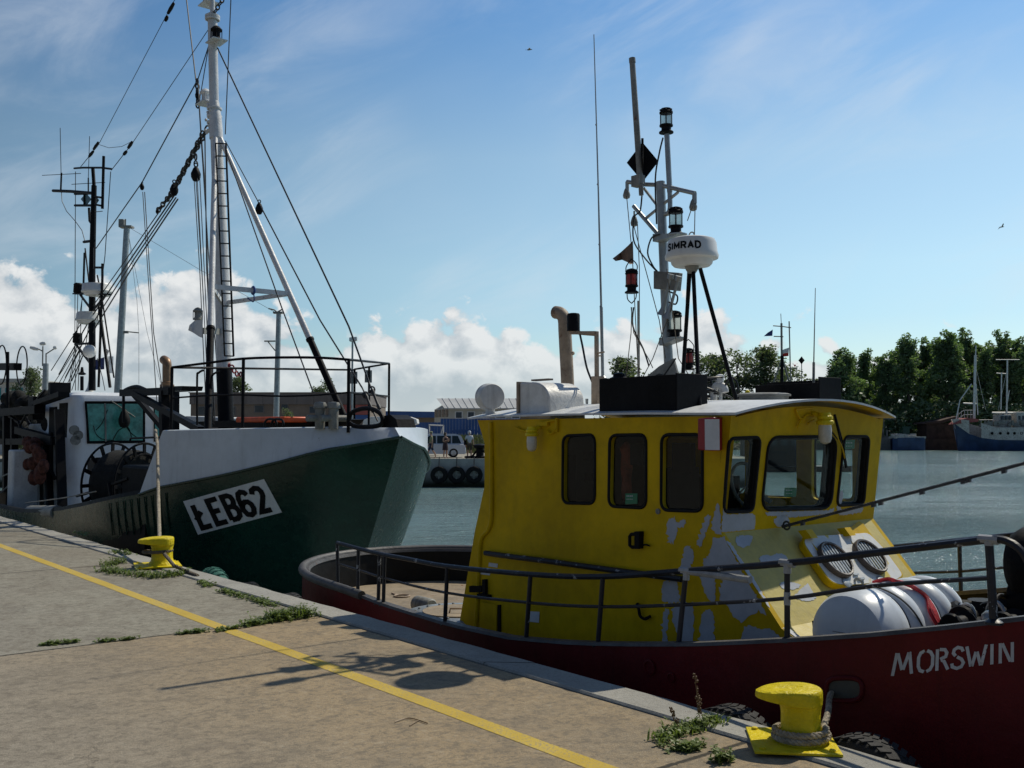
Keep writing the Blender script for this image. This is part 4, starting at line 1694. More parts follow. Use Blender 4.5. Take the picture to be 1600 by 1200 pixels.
def nav_lamp(p, s=1.0, red=False, hang=False, parent=None):
    """ship's lantern: base, wire-guarded glass, cap"""
    m1 = MB()
    m1.lathe(p, UP, [(0, 0), (.075 * s, 0), (.075 * s, .012 * s), (.05 * s, .03 * s), (.05 * s, .06 * s), (.07 * s, .07 * s), (.07 * s, .085 * s), (.02 * s, .085 * s), (0, .085 * s)], 18)
    m1.lathe(p, UP, [(0, .20 * s), (.05 * s, .20 * s), (.07 * s, .205 * s), (.07 * s, .22 * s), (.055 * s, .23 * s), (.052 * s, .255 * s), (.02 * s, .265 * s), (0, .265 * s)], 18)
    for j in range(6):
        an = 2 * pi * j / 6 + .3
        d = Vector((cos(an), sin(an), 0))
        m1.tube([p + d * .066 * s + UP * .075 * s, p + d * .066 * s + UP * .215 * s], .004 * s, 5)
        m1.ball(p + d * .064 * s + UP * .235 * s, .011 * s, 6, 4)
    if hang:
        for sg in (-1, 1):
            m1.tube(catmull([p + AX * .07 * s * sg + UP * .21 * s, p + AX * .085 * s * sg + UP * .28 * s, p + AX * .05 * s * sg + UP * .33 * s, p + UP * .37 * s], 4), .006 * s, 5)
            m1.tube(catmull([p + AX * .07 * s * sg + UP * .02 * s, p + AX * .06 * s * sg - UP * .06 * s, p - UP * .11 * s], 4), .006 * s, 5)
    l = part('navigation_lamp', m1, M_BLACK, parent or tug)
    m2 = MB()
    m2.lathe(p, UP, [(.056 * s, .082 * s), (.060 * s, .11 * s), (.060 * s, .18 * s), (.054 * s, .205 * s)], 18)
    part('lamp_glass', m2, M_REDGLASS if red else M_LAMPGLASS, l)
    return l


nav_lamp(mc(1041, 208), .88)
nav_lamp(mc(1062, 368) - NX * .05, .95)
nav_lamp(mc(1060, 530) - NX * .05, .95)
nav_lamp(onu(987, 458, 6.35), .82, True, True)
nav_lamp(onu(1076, 578, 6.95), .75, True, True)
# black signal diamond and the fat aerial beside it
mb = MB()
dp = onu(1004, 253, 6.70)
e1 = (AX * .75 + NX * .66).normalized()
mb.prism([dp + e1 * .145, dp + UP * .185, dp - e1 * .145, dp - UP * .185], Vector((-e1.y, e1.x, 0)) * .012)
e2 = Vector((-e1.y, e1.x, 0))
mb.prism([dp + e2 * .13, dp + UP * .18, dp - e2 * .13, dp - UP * .18], e1 * .010)
mb.tube([dp + UP * .17, dp + UP * .22], .012, 6)
mb.tube([dp - UP * .17, dp - UP * .23], .012, 6)
part('signal_diamond', mb, M_BLACKMATT, tug)
mb = MB()
fa = lambda x, y: onu(x, y, 6.66)
mb.tube([fa(1001, 288), fa(997, 230), fa(988, 97)], [.030, .029, .027], 12)
mb.tube([fa(988.2, 98), fa(987.7, 91)], .031, 12)
mb.tube([fa(1002, 305), fa(1001, 286)], .022, 10)
mb.box(fa(997, 283), AX * .05, NX * .04, UP * .05)
part('fat_aerial', mb, M_DULLSTEEL, tug)
# pulley blocks
for x, y in ((979, 300), (1083, 318), (991, 343)):
    mb = MB()
    p = mc(x, y)
    mb.lathe(p - UP * .07, UP, [(0, 0), (.03, .012), (.036, .04), (.022, .09), (.010, .11), (0, .115)], 12)
    mb.tube([p + UP * .03, p + UP * .08], .008, 6)
    part('pulley_block', mb, M_DULLSTEEL, mast)
# halyards
mb = MB()
for ln in ([(979, 306), (988, 400), (996, 560), (1000, 600)], [(1082, 322), (1074, 345)], [(1086, 322), (1085, 372)], [(1075, 410), (1072, 470), (1071, 560)],
           [(987, 480), (986, 520), (978, 590), (975, 610)], [(990, 352), (1030, 500), (1040, 560)], [(986, 480), (990, 520), (1013, 560), (1020, 575)], [(1042, 420), (1060, 560), (1085, 600)],
           [(996, 350), (999, 420), (999, 600)], [(1050, 480), (1020, 560), (1004, 590)]):
    mb.tube([onu(x, y, 6.55) for x, y in ln], .0042, 5)
part('halyard', mb, M_ROPEDK, tug)
mb = MB()
for ln in ([(1003, 306), (1000, 330), (991, 340), (990, 375), (1005, 400), (1026, 424)], [(1030, 366), (1018, 372), (1012, 395), (1020, 415), (1027, 424)],
           [(1036, 215), (1030, 240), (1024, 280), (1026, 350)], [(990, 480), (989, 510), (1005, 545), (1014, 572)], [(1044, 455), (1058, 462), (1056, 475), (1045, 472)],
           [(1056, 560), (1035, 590)], [(1010, 605), (1030, 585), (1060, 605)]):
    mb.tube(catmull([onu(x, y, 6.62) for x, y in ln], 5), .0075, 6)
part('mast_cable', mb, M_CABLE, tug)
# junction box and twin horn
mb = MB()
mb.prism([onu(x, y, 6.66) for x, y in [(1027, 424), (1067, 427), (1064, 455), (1027, 452)]], NX * -.05)
part('junction_box', mb, M_DULLSTEEL, tug, bevel=.004)
for x0, y0, x1, y1 in ((1048, 432, 1034, 492), (1060, 435, 1043, 497)):
    mb = MB()
    p, q = onu(x0, y0, 6.56), onu(x1, y1, 6.56)
    ax = (q - p)
    Lh = ax.length
    mb.lathe(p, ax, [(0, -.02), (.03, -.02), (.03, .02), (.012, .03), (.014, Lh * .6), (.025, Lh * .85), (.045, Lh), (.04, Lh), (.0, Lh * .85)], 16)
    part('air_horn', mb, M_STEEL, tug)
# torn dark pennant
mb = MB()
tp = [(989, 376), (981, 384), (970, 394), (957, 404), (962, 408), (972, 406), (981, 410), (984, 413), (990, 412)]
fillpoly(mb, tp, lambda x, y: onu(x, y, 6.4 + .05 * sin(x * .35)))
part('torn_pennant', mb, M_FLAGDARK, tug)
# radar on its tripod
rd = onu(1081, 416, 6.36)
RY = rd
mb = MB()
pr = [(0, 0), (.17, 0), (.19, .02), (.20, .055), (.245, .065), (.252, .09), (.240, .12), (.232, .20), (.215, .235), (.17, .25), (.09, .256), (0, .258)]
pr = [(r * .88, h * .93) for r, h in pr]
mb.lathe(rd, UP, pr, 40)
radar = part('radar_dome', mb, M_RADOME, tug)
mb = MB()
mb.lathe(rd - UP * .06, UP, [(0, 0), (.03, 0), (.05, .03), (.06, .058), (0, .058)], 16)
mb.torus(rd + UP * .255, NX, .03, .006, 12, 5)
part('radar_base', mb, M_DULLSTEEL, radar)
legs = [((1078, 420), (1064, 606), 6.5), ((1083, 420), (1093, 630), 6.02), ((1094, 419), (1153, 634), 6.6)]
for (tx, ty), (bx, by), uu in legs:
    mb = MB()
    top_ = onu(tx, ty, 6.36)
    bot = onu(bx, by, uu)
    bot.z = min(bot.z, roofz(uu) - .02)
    mb.tube([bot, top_], .017, 8)
    part('radar_leg', mb, M_BLACK, radar)
# lettering on the radome
TXT_BVH = BVHTree.FromPolygons([tuple(p) for p in mb.v], [tuple(f) for f in mb.f])
GL = {
    'S': [[(.5, .82), (.4, .96), (.25, 1), (.1, .96), (.02, .82), (.05, .66), (.2, .56), (.36, .48), (.5, .36), (.52, .2), (.42, .05), (.25, 0), (.1, .03), (0, .18)]],
    'I': [[(.08, 0), (.08, 1)]],
    'M': [[(0, 0), (0, 1), (.3, .3), (.6, 1), (.6, 0)]],
    'R': [[(0, 0), (0, 1), (.32, 1), (.47, .9), (.5, .75), (.46, .6), (.32, .5), (0, .5)], [(.26, .5), (.52, 0)]],
    'A': [[(0, 0), (.27, 1), (.54, 0)], [(.1, .34), (.44, .34)]],
    'D': [[(0, 0), (0, 1), (.25, 1), (.44, .88), (.52, .65), (.52, .35), (.44, .12), (.25, 0), (0, 0)]],
    'L/': [[(.04, 1), (.04, 0), (.52, 0)], [(-.08, .36), (.3, .66)]],
    'E': [[(.52, 1), (.04, 1), (.04, 0), (.54, 0)], [(.04, .52), (.44, .52)]],
    'B': [[(.04, 0), (.04, 1), (.32, 1), (.46, .92), (.5, .76), (.44, .6), (.32, .53), (.04, .53)], [(.32, .53), (.48, .44), (.54, .27), (.48, .09), (.32, 0), (.04, 0)]],
    '6': [[(.5, .82), (.44, .94), (.28, 1), (.12, .94), (.04, .76), (.02, .5), (.03, .24), (.11, .06), (.28, 0), (.44, .06), (.52, .24), (.5, .42), (.4, .54), (.26, .57), (.1, .5), (.03, .36)]],
    '2': [[(.02, .78), (.08, .94), (.26, 1), (.42, .95), (.5, .8), (.47, .62), (.34, .42), (.04, 0), (.54, 0)]],
    'Mx': [[(-.04, 0), (.10, 1)], [(.14, .98), (.34, .22)], [(.38, .22), (.60, .98)], [(.62, 1), (.74, 0)]],
    'Ox': [[(.24, .02), (.1, .1), (.03, .3), (.03, .7), (.1, .9), (.24, .98)], [(.33, .98), (.46, .9), (.54, .7), (.54, .3), (.46, .1), (.33, .02)]],
    'Rx': [[(.08, 0), (.08, 1)], [(.17, .98), (.38, .95), (.46, .8), (.42, .62), (.2, .52)], [(.26, .48), (.36, .4), (.52, 0)]],
    'Sx': [[(.46, .78), (.4, .94), (.24, 1), (.1, .9), (.07, .74), (.16, .6)], [(.22, .55), (.4, .42), (.48, .24), (.4, .06), (.22, 0), (.04, .1), (.02, .26)]],
    'Wx': [[(0, 1), (.18, .02)], [(.22, .02), (.38, .7)], [(.42, .7), (.58, .02)], [(.6, .02), (.80, 1)]],
    'Ix': [[(.1, 0), (.1, 1)]],
    'Nx': [[(.04, 0), (.04, 1)], [(.12, .98), (.46, .04)], [(.54, 0), (.54, 1)]],
}


def letter(mb, key, fn, x0, sx, sy, w):
    for line in GL[key]:
        ribbon(mb, [(x0 + x * sx, y * sy) for x, y in line], w, fn, .2 * sx)


mb = MB()
rad_ = .232 * .88 + .004
lh = .052
span = .30
view = (CAM - rd)
an0 = atan2(view.y, view.x)
cur = 0
fn = lambda x, y: rd + Vector((cos(an0 - 1.12 + x / rad_), sin(an0 - 1.12 + x / rad_), 0)) * (rad_ + .010 * (1 - (y + .118) / .19)) + UP * (y + .118)
# reading from left to right turns counter-clockwise seen from above
for ch, wd in (('S', .056), ('I', .030), ('M', .066), ('R', .058), ('A', .060), ('D', .05)):
    letter(mb, ch, fn, cur, .072, lh, .015)
    cur += wd * .98
part('lettering', mb, M_BLACKMATT, radar, smooth=False)

# --- forestay from the wheelhouse front to the bow post
mb = MB()
s_ = onp(1222, 823, W(front(.97) + .02, 0, .97), AX)
fpost = W(-.75, TUC, 2.25)
d0 = (onp(1600, 724, NX * 6.62, NX) - s_)
e_ = s_ + d0 * 1.75
mb.rope([s_, e_], .012, .06)
for t_ in (.1, .42, .45, .62, .78, .8, .93):
    p = s_.lerp(e_, t_ / 1.75)
    mb.box(p - UP * .012, d0.normalized() * .014, UP * .018, NX * .012)
mb.torus(s_ + d0.normalized() * .04, NX, .03, .008, 12, 6)
mb.tube([W(co(e_)[0], co(e_)[1], .5), e_ + UP * .08], .06, 10)
part('forestay', mb, M_WIRE, tug)

# --- fore deck gear behind the raft
mb = MB()
dz = DECK_Z + .25
g0 = lambda x, y, u: onu(x, y, u)
for x, y, u, r in ((1515, 966, 6.6, .09), (1560, 962, 6.9, .10), (1580, 975, 6.2, .08), (1500, 975, 6.0, .07)):
    p = g0(x, y, u)
    mb.lathe(p - NX * .12, NX, [(0, 0), (r, 0), (r * 1.1, .02), (r * .7, .04), (r * .7, .16), (r * 1.1, .18), (r, .2), (0, .2)], 16)
p = g0(1537, 985, 7.0)
mb.lathe(p, UP, [(.075, -.2), (.075, .18), (.10, .19), (.10, .21), (0, .21)], 16)
mb.torus(g0(1530, 955, 6.8), UP + AX * .2, .16, .025, 20, 6)
mb.torus(g0(1575, 960, 6.7), AX + UP * .4, .13, .012, 18, 6)
mb.box(g0(1545, 985, 6.5), AX * .18, NX * .3, UP * .06)
for j in range(9):
    mb.ball(g0(1495 + j * 12, 975 + (j * 7) % 12, 6.1 + .1 * (j % 4)), .05, 8, 5)
part('anchor_winch', mb, M_BLACK, tug)
for x, y, r in ((1512, 960, .045), (1556, 958, .05)):
    mb = MB()
    mb.torus(g0(x, y, 6.55), NX + AX * .4, r * 1.5, .012, 16, 6)
    part('winch_brake', mb, M_STEEL, tug)
for x, y, r in ((1548, 968, .06), (1583, 972, .05)):
    mb = MB()
    mb.ball(g0(x, y, 6.4), r, 10, 6)
    part('float_ball', mb, M_STEEL, tug)
mb = MB()
p = g0(1613, 880, 6.9)
mb.lathe(p, AX, [(0, -.1), (.20, -.1), (.24, -.04), (.24, .04), (.20, .1), (0, .1)], 24)
p2 = g0(1615, 935, 6.9)
mb.lathe(p2, AX, [(0, -.12), (.13, -.12), (.16, 0), (.13, .12), (0, .12)], 20)
mb.bar(p2 - UP * .1, W(co(p2)[0], 6.9, .1), .1, .1, AX)
mb.tube([g0(1577, 960, 6.9), g0(1582, 920, 6.9)], .018, 6)
mb.torus(g0(1582, 902, 6.85), AX, .02, .007, 10, 5)
part('mooring_reel', mb, M_BLACKMATT, tug)

# --- name, hawse hole and portlights on the red hull
def on_hull(bvh, x, y, off=.004):
    r = ray(x, y).normalized()
    loc, nrm, idx, dist = bvh.ray_cast(CAM, r)
    if loc is None:
        return None
    if nrm.dot(r) > 0:
        nrm = -nrm
    return loc + nrm * off


def quadmap(bvh, bl, br, tl, tr, off=.004):
    def f(x, y):
        px = (1 - x) * (1 - y) * bl[0] + x * (1 - y) * br[0] + (1 - x) * y * tl[0] + x * y * tr[0]
        py = (1 - x) * (1 - y) * bl[1] + x * (1 - y) * br[1] + (1 - x) * y * tl[1] + x * y * tr[1]
        return on_hull(bvh, px, py, off)
    return f


mb = MB()
qm_ = quadmap(HULL_BVH, (1394, 1056), (1584, 1034), (1396, 1021), (1584, 1003), .003)
qm = lambda x, y: qm_(x / 5.6, y)
WD = [('Mx', .0, .195), ('Ox', .195, .15), ('Rx', .34, .135), ('Sx', .475, .135), ('Wx', .60, .19), ('Ix', .79, .06), ('Nx', .87, .13)]
for key, x0, wd in WD:
    sx = wd / .62 if key not in ('Mx', 'Wx', 'Ix') else (.165 / .78 if key == 'Mx' else .17 / .8 if key == 'Wx' else .2)
    for line in GL[key]:
        ribbon(mb, [((x0 + .012 + x * sx * .95) * 5.6, y) for x, y in line], .15, qm, .2)
part('name_lettering', mb, M_NAME, tug, smooth=False)
mb = MB()
hw = [(1320 + 28 * c_, 1077 + 18 * s_) for c_, s_ in [(abs(cos(t)) ** .55 * (1 if cos(t) > 0 else -1), abs(sin(t)) ** .75 * (1 if sin(t) > 0 else -1)) for t in [2 * pi * i / 28 for i in range(28)]]]
mb.tube([on_hull(HULL_BVH, x, y, .006) for x, y in hw], .014, 8, closed=True)
hawse = part('hawse_hole', mb, M_REDHULL, tug)
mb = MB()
mb.add([on_hull(HULL_BVH, x, y, .003) for x, y in hw], [tuple(range(28))])  # no hole is cut; dark sheet on the plating stands for the shaded opening
part('hawse_shade_sheet', mb, M_HAWSE, hawse, smooth=False)
for x, y, r in ((1016, 1042, .05), (1050, 1058, .03), (788, 1030, .05)):
    p = on_hull(HULL_BVH, x, y, .003)
    mb = MB()
    mb.lathe(p, -NX, [(r, 0), (r * 1.05, .012), (r * .8, .014), (r * .75, .004), (0, .002)], 16)
    part('hull_drain', mb, M_REDHULL, tug)

# ================================================================== LIFE RAFT CANISTER
rc0 = onu(1316, 1000, 5.72)
ra, ru, rz = co(rc0)
ra = -3.755
RZ = .33
RL = 1.16
mb = MB()
RR = .295
seg_prof = [(0, 0), (.12, .0), (.20, .012), (.262, .04), (.285, .09), (.292, .16), (.300, .22), (.300, .28), (.288, .315), (.262, .335)]
for c_, wd_ in ((.445, .19), (.645, .19), (.845, .19), (1.02, .14)):
    for i in range(11):
        t_ = i / 10
        seg_prof.append((.258 + .050 * sin(pi * t_) ** .55, c_ - wd_ / 2 + wd_ * t_))
seg_prof += [(.255, 1.10), (.20, 1.135), (.12, 1.15), (0, 1.15)]
rb = W(ra, 5.80, RZ)
mb.lathe(rb, NX, [(r, h) for r, h in seg_prof], 48)
raft = solo('life_raft_canister', mb, M_RAFT, 'white ribbed life raft canister strapped down before the yellow wheelhouse', 'life raft', org=W(ra, 5.8, RZ - .3))
mb = MB()
for h, m_ in ((.345, 0), (.745, 0)):
    mb.torus(rb + NX * h, NX, .266, .007, 40, 5)
    mb.torus(rb + NX * (h + .012), NX, .266, .006, 40, 5)
mb.tube(catmull([rb + NX * .27 + (UP * cos(t) + AX * sin(t)) * .309 + NX * (t * .12) for t in [(-.3 + i * .25) for i in range(9)]], 3), .006, 5)
part('lashing', mb, M_CABLE, raft)
mb = MB()
ring = []
for i in range(30):
    t = -.6 + i * .105
    d = UP * cos(t) + AX * sin(t)
    ring.append([rb + NX * (.615 + .0) + d * .3115, rb + NX * .665 + d * .3115])
mb.grid(ring)
mb.tube(catmull([rb + NX * (.60 + .04 * sin(i * 2.1)) + (UP * cos(-.5 + i * .32) + AX * sin(-.5 + i * .32)) * .318 for i in range(9)], 4), .014, 6)
part('red_strap', mb, M_REDSTRAP, raft)
mb = MB()
for j, (t, w_) in enumerate(((.2, .1), (.35, .13), (.5, .09))):
    c = rb - NX * .001 + AX * (-.02) + UP * (.03 - j * .025)
    mb.tube([c + AX * (-.06 - .01 * j), c + AX * (w_ * .4), c + AX * w_ * .7 - UP * .006], .0025, 4)
part('faded_print', mb, M_DULLSTEEL, raft)
mb = MB()
lb_ = rb + NX * .12 + (-AX * .97 - UP * .1).normalized() * .289
mb.box(lb_ + UP * .0, NX * .03, (AX * .1 - UP * .97).normalized() * .085, (-AX * .97 - UP * .1).normalized() * .003)
part('label_plate', mb, M_BLACKMATT, raft)
mb = MB()
for h in (.16, .86):
    mb.abox(ra - .30, ra + .30, 5.80 + h, 5.80 + h + .08, DECK_Z + .06, RZ - .25)
    mb.abox(ra - .30, ra - .22, 5.80 + h, 5.80 + h + .08, RZ - .249, RZ - .15)
    mb.abox(ra + .22, ra + .30, 5.80 + h, 5.80 + h + .08, RZ - .249, RZ - .15)
part('raft_cradle', mb, M_DULLSTEEL, tug)

# ================================================================== GREEN AND WHITE FISHING CUTTER
CUC = 8.2
cut = thing('fishing_cutter', 'green and white steel fishing cutter with tall white mast, bow towards the camera', 'boat', W(-20, CUC, WATER_Z))
M_GREEN = paint('dark_green_hull', (0.005, 0.038, 0.025), 0.26, 0.28, 0.8, 0.35, 6, rust=0.06, dirt=0.35, dirtcol=(0.012, 0.022, 0.016))
M_CWHITE = paint('cutter_white', (0.56, 0.61, 0.665), 0.42, 0.07, 1.2, 0.25, 6, rust=0.16, dirt=0.14)
M_CABIN = paint('cabin_white', (0.80, 0.84, 0.88), 0.45, 0.06, 1.2, 0.15, 6, rust=0.14, dirt=0.12)
M_TEAL = paint('teal_curtain_glass', (0.10, 0.38, 0.32), 0.12, 0.45, 1.5, 0)
M_MASTW = paint('flaking_mast_paint', (0.66, 0.66, 0.66), 0.4, 0.12, 5, 0.3, 25, rust=0.12, dirt=0.45, dirtcol=(0.18, 0.17, 0.16))
M_NET = paint('dark_net', (0.008, 0.009, 0.008), 0.9, 0.5, 9, 0.9, 50)
M_NETRED = paint('red_brown_net', (0.13, 0.045, 0.03), 0.95, 0.5, 12, 0.9, 60)
M_CDECK = paint('work_deck', (0.10, 0.09, 0.07), 0.8, 0.3, 2, 0.2, 14, rust=0.3)

SB = [(0, 1.60), (.35, 1.49), (.7, 1.40), (1.3, 1.20), (2, 1.02), (2.8, .87), (3.3, .79), (3.8, .66), (5.5, .42), (7.2, .21), (10, -.03), (14, -.06), (18, .08)]
LEN = 17.8


def cb(x):
    """half beam at distance x behind the stem"""
    if x <= 0:
        return 0.0
    b = 2.8 if x >= 5.5 else (.846 * x / .65 if x < .65 else 2.8 * (1 - (1 - x / 5.5) ** 1.9) ** 0.75 - .03 * max(0, 1.6 - x))
    if x > 13.5:
        b *= sqrt(max(0.0, 1 - ((x - 13.5) / (LEN - 13.5)) ** 2.4 * .999))
    return b


XS = [0, .03, .08, .16, .28, .45, .65, .9, 1.2, 1.5, 1.85, 2.2, 2.6, 3.0, 3.3, 3.8, 4.4, 5.2, 6.2, 7.5, 9, 10.5, 12, 13.5, 14.6, 15.5, 16.3, 16.9, 17.4, 17.7, LEN]


def hrow(zf, kb, shift, side):
    """one level of the hull: zf(x) height, kb narrowing, shift of the stem aft"""
    row = []
    for x in XS:
        sh = shift * max(0, 1 - x / LEN * 1.15)
        b = cb(x) * (1 - kb * (1 if x < 12 else 1 + (x - 12) * .08))
        row.append(W(-12.8 - sh - x * (LEN - sh) / LEN, CUC - side * max(0, b), zf(x)))
    return row


def loops(zf, kb, shift):
    a = hrow(zf, kb, shift, 1)
    b = hrow(zf, kb, shift, -1)
    return a + b[::-1][1:-1]


sz = lambda x: interp(SB, x)
mb = MB()
levels = []
for i in range(8):
    t = i / 7
    zf = (lambda t: lambda x: lerp(sz(x), -1.85, t))(t)
    levels.append(loops(zf, .03 * t + .20 * t * t, 1.85 * (t ** 1.05)))
levels.append(loops(lambda x: -2.6, .6, 2.2))
mb.grid(levels, closed=True)
part('hull', mb, M_GREEN, cut, fixn=False)
CUT_BVH = BVHTree.FromPolygons([tuple(p) for p in mb.v], [tuple(f) for f in mb.f])
# white bow bulwark (both sides, to the break of the forecastle)
mb = MB()
xs = [x for x in XS if x <= 3.8]


def bow_pt(x, t, side, inset=0.0):
    xx = x * lerp(1.0, 3.25 / 3.8, t)
    tum = .15 * t * max(0, 1 - x / 2.2)
    b = max(0.0, cb(xx) - inset - tum * .6)
    zz = lerp(sz(x), lerp(1.75, 1.69, x / 3.8), t)
    return W(-12.8 - xx - tum - inset * (1 if x < .3 else 0), CUC - side * b, zz)


outer, inner = [], []
for t in (0, .35, .7, 1):
    r = [bow_pt(x, t, 1) for x in xs][::-1] + [bow_pt(x, t, -1) for x in xs][1:]
    outer.append([p - UP * .001 for p in r])
ri1 = [bow_pt(x, 1, 1, .05) for x in xs][::-1] + [bow_pt(x, 1, -1, .05) for x in xs][1:]
ri0 = [bow_pt(x, .55, 1, .05) for x in xs][::-1] + [bow_pt(x, .55, -1, .05) for x in xs][1:]
mb.grid(outer + [[p + UP * .012 for p in ri1], ri0])
bulw = part('bow_bulwark', mb, M_CWHITE, cut, fixn=False)
mb = MB()
rub = [on for on in [W(-12.78 - x, CUC - (cb(x) + .012), sz(x) - .005) for x in xs]]
mb.tube(rub, .022, 6)
mb.tube([W(-12.78 - x, CUC + (cb(x) + .012), sz(x) - .005) for x in xs], .022, 6)
part('bow_moulding', mb, M_GREEN, cut)
# low bulwark along the working deck
mb = MB()
xl = [x for x in XS if x >= 3.8]
for sd in (1, -1):
    mb.grid([[W(-12.8 - x, CUC - sd * (cb(x)), sz(x) + .0) for x in xl], [W(-12.8 - x, CUC - sd * (cb(x) - .02), sz(x) + .07) for x in xl],
             [W(-12.8 - x, CUC - sd * max(0, cb(x) - .11), sz(x) + .07) for x in xl], [W(-12.8 - x, CUC - sd * max(0, cb(x) - .10), -.5) for x in xl]])
part('cap_rail', mb, M_BULINNER, cut)
# decks
mb = MB()
near = [bow_pt(x, .6, 1, .055) for x in xs]
far = [bow_pt(x, .6, -1, .055) for x in xs]
lp = near[::-1] + far[1:]
mb.add([Vector((p.x, p.y, 1.60)) for p in lp] + [W(-16.9, CUC + 2.2, 1.60), W(-16.9, CUC - 2.2, 1.60)], [tuple(range(len(lp) + 2))])
mb.add([W(-16.88, CUC - 2.2, 1.59), W(-16.88, CUC + 2.2, 1.59), W(-16.88, CUC + 2.2, -.5), W(-16.88, CUC - 2.2, -.5)], [(0, 1, 2, 3)])
mb.add([W(-16.3, CUC - 2.2, -.45), W(-30.2, CUC - 2.2, -.45), W(-30.2, CUC + 2.2, -.45), W(-16.3, CUC + 2.2, -.45)], [(0, 1, 2, 3)])
part('deck', mb, M_CDECK, cut, smooth=False)
# hanging black fender strips on the green side
mb = MB()
for j in range(9):
    x = 171 + j * 11
    p = on_hull(CUT_BVH, x + 1, 786 - j * 2.0, .02)
    q = on_hull(CUT_BVH, x + 7, 836 - j * .5, .02)
    if p and q:
        mb = MB()
        mb.tube([p, q], .012, 6)
        part('rubbing_strip', mb, M_GREEN, cut)

# registration board
mb = MB()
C_ = ((310, 835), (441, 800), (287, 783), (413, 748))
qm = quadmap(CUT_BVH, *C_, .012)
rows = [[qm(i / 12, j / 6) for i in range(13)] for j in range(7)]
mb.grid(rows)
board = part('registration_board', mb, M_PAPER, cut)
mb = MB()
qm2_ = quadmap(CUT_BVH, *C_, .020)
qm2 = lambda x, y: qm2_(x / 2.55, y)
x0 = .075
for key, wd in (('L/', .19), ('E', .185), ('B', .185), ('6', .185), ('2', .19)):
    for line in GL[key]:
        ribbon(mb, [((x0 + x * .235) * 2.55, .15 + y * .68) for x, y in line], .145, qm2, .1)
    x0 += wd * .95
# strokes are laid out in board units, so they widen and narrow with the board itself
part('registration_lettering', mb, M_BLACKMATT, board, smooth=False)

# bow roller, fairleads and bitts
mb = MB()
fp = onu(572, 655, CUC - .7)
fl = [(545, 660), (547, 648), (557, 641), (575, 638), (592, 644), (598, 655), (594, 664), (575, 667), (555, 666)]
mb.tube(catmull([onu(x, y, CUC - .55) for x, y in fl + [fl[0]]], 3), .035, 8)
mb.prism([onu(x, y, CUC - .5) for x, y in [(592, 664), (598, 650), (610, 648), (619, 655), (622, 668), (594, 668)]], NX * .3)
part('bow_fairlead', mb, M_BLACK, cut)
for x in (500, 521):
    mb = MB()
    p = onu(x, 664, CUC - .9 if x == 500 else CUC - .75)
    mb.lathe(p - UP * .06, UP, [(.075, 0), (.075, .30), (.10, .31), (.10, .36), (.08, .40), (0, .41)], 18)
    mb.lathe(p + UP * .10 - NX * .22, NX, [(0, 0), (.05, 0), (.05, .44), (0, .44)], 12)
    part('mooring_bitt', mb, M_DULLSTEEL, cut)
mb = MB()
mb.prism([onu(x, y, CUC - .6) for x, y in [(300, 668), (300, 659), (468, 653), (492, 655), (484, 664), (440, 668)]], NX * .9)
part('hatch_coaming', mb, M_BLACK, cut)
for x0 in (413, 424):
    mb = MB()
    mb.tube(catmull([onu(x0 + x, y, CUC - 1.6) for x, y in [(0, 667), (1, 660), (6, 655), (16, 656), (19, 662), (18, 667)]], 3), .018, 6)
    part('deck_cleat', mb, M_BLACK, cut)
# orange rescue float and white boxes on the forecastle
mb = MB()
q = [(368, 660), (443, 660), (443, 651), (368, 652)]
mb.prism([onu(x, y, CUC - 1.05) for x, y in q], NX * .42)
flo = solo('rescue_float', mb, M_ORANGE, 'flat orange rescue float lying on the cutter forecastle', 'rescue float', bevel=.02)
mb = MB()
mb.prism([onu(x, y, CUC + .5) for x, y in [(288, 664), (348, 664), (348, 652), (288, 650)]], NX * .5)
solo('deck_box', mb, M_WHITE, 'long white box behind the cutter bow rail left of the orange float', 'box', bevel=.03)

# --- bow rail, a closed loop on the forecastle edge
def railpt(x, y, side):
    """bow rail point above the deck edge of one side, found by its place along the edge"""
    best = None
    for i in range(400):
        xx = 3.9 * i / 399
        w_ = W(-12.85 - xx, CUC - side * max(0, cb(xx) - .08), 0)
        px = 800 + FOC * w_.x / (w_.y * cos(PITCH) + (y * 0 + (2.4 - EYE)) * sin(PITCH))
        if best is None or abs(px - x) < best[0]:
            best = (abs(px - x), w_)
    w_ = best[1]
    return Vector((w_.x, w_.y, onp(x, y, w_, Vector((0, 1, 0))).z))


nearR = [(268, 574), (325, 567), (378, 560.5), (440, 558.5), (500, 559), (545, 562)]
bowR = [(608, 568)]
farR = [(545, 577), (500, 580), (440, 583), (380, 583.5)]
nr = [railpt(x, y, 1) for x, y in nearR]
bw = [W(-13.0, CUC, 2.72)]
def farpt(x, y):
    a0 = -13.6 - (545 - x) / 270 * 5.2
    u = CUC + (cb(-12.8 - a0) - .08)
    r = ray(x, y)
    # meet the far deck edge
    best = None
    for i in range(300):
        xx = 6.0 * i / 299
        w_ = W(-12.85 - xx, CUC + max(0, cb(xx) - .08), 0)
        k = abs(w_.x / w_.y - r.x / r.y)
        if best is None or k < best[0]:
            best = (k, w_)
    w_ = best[1]
    return Vector((w_.x, w_.y, onp(x, y, w_, Vector((0, 1, 0))).z))


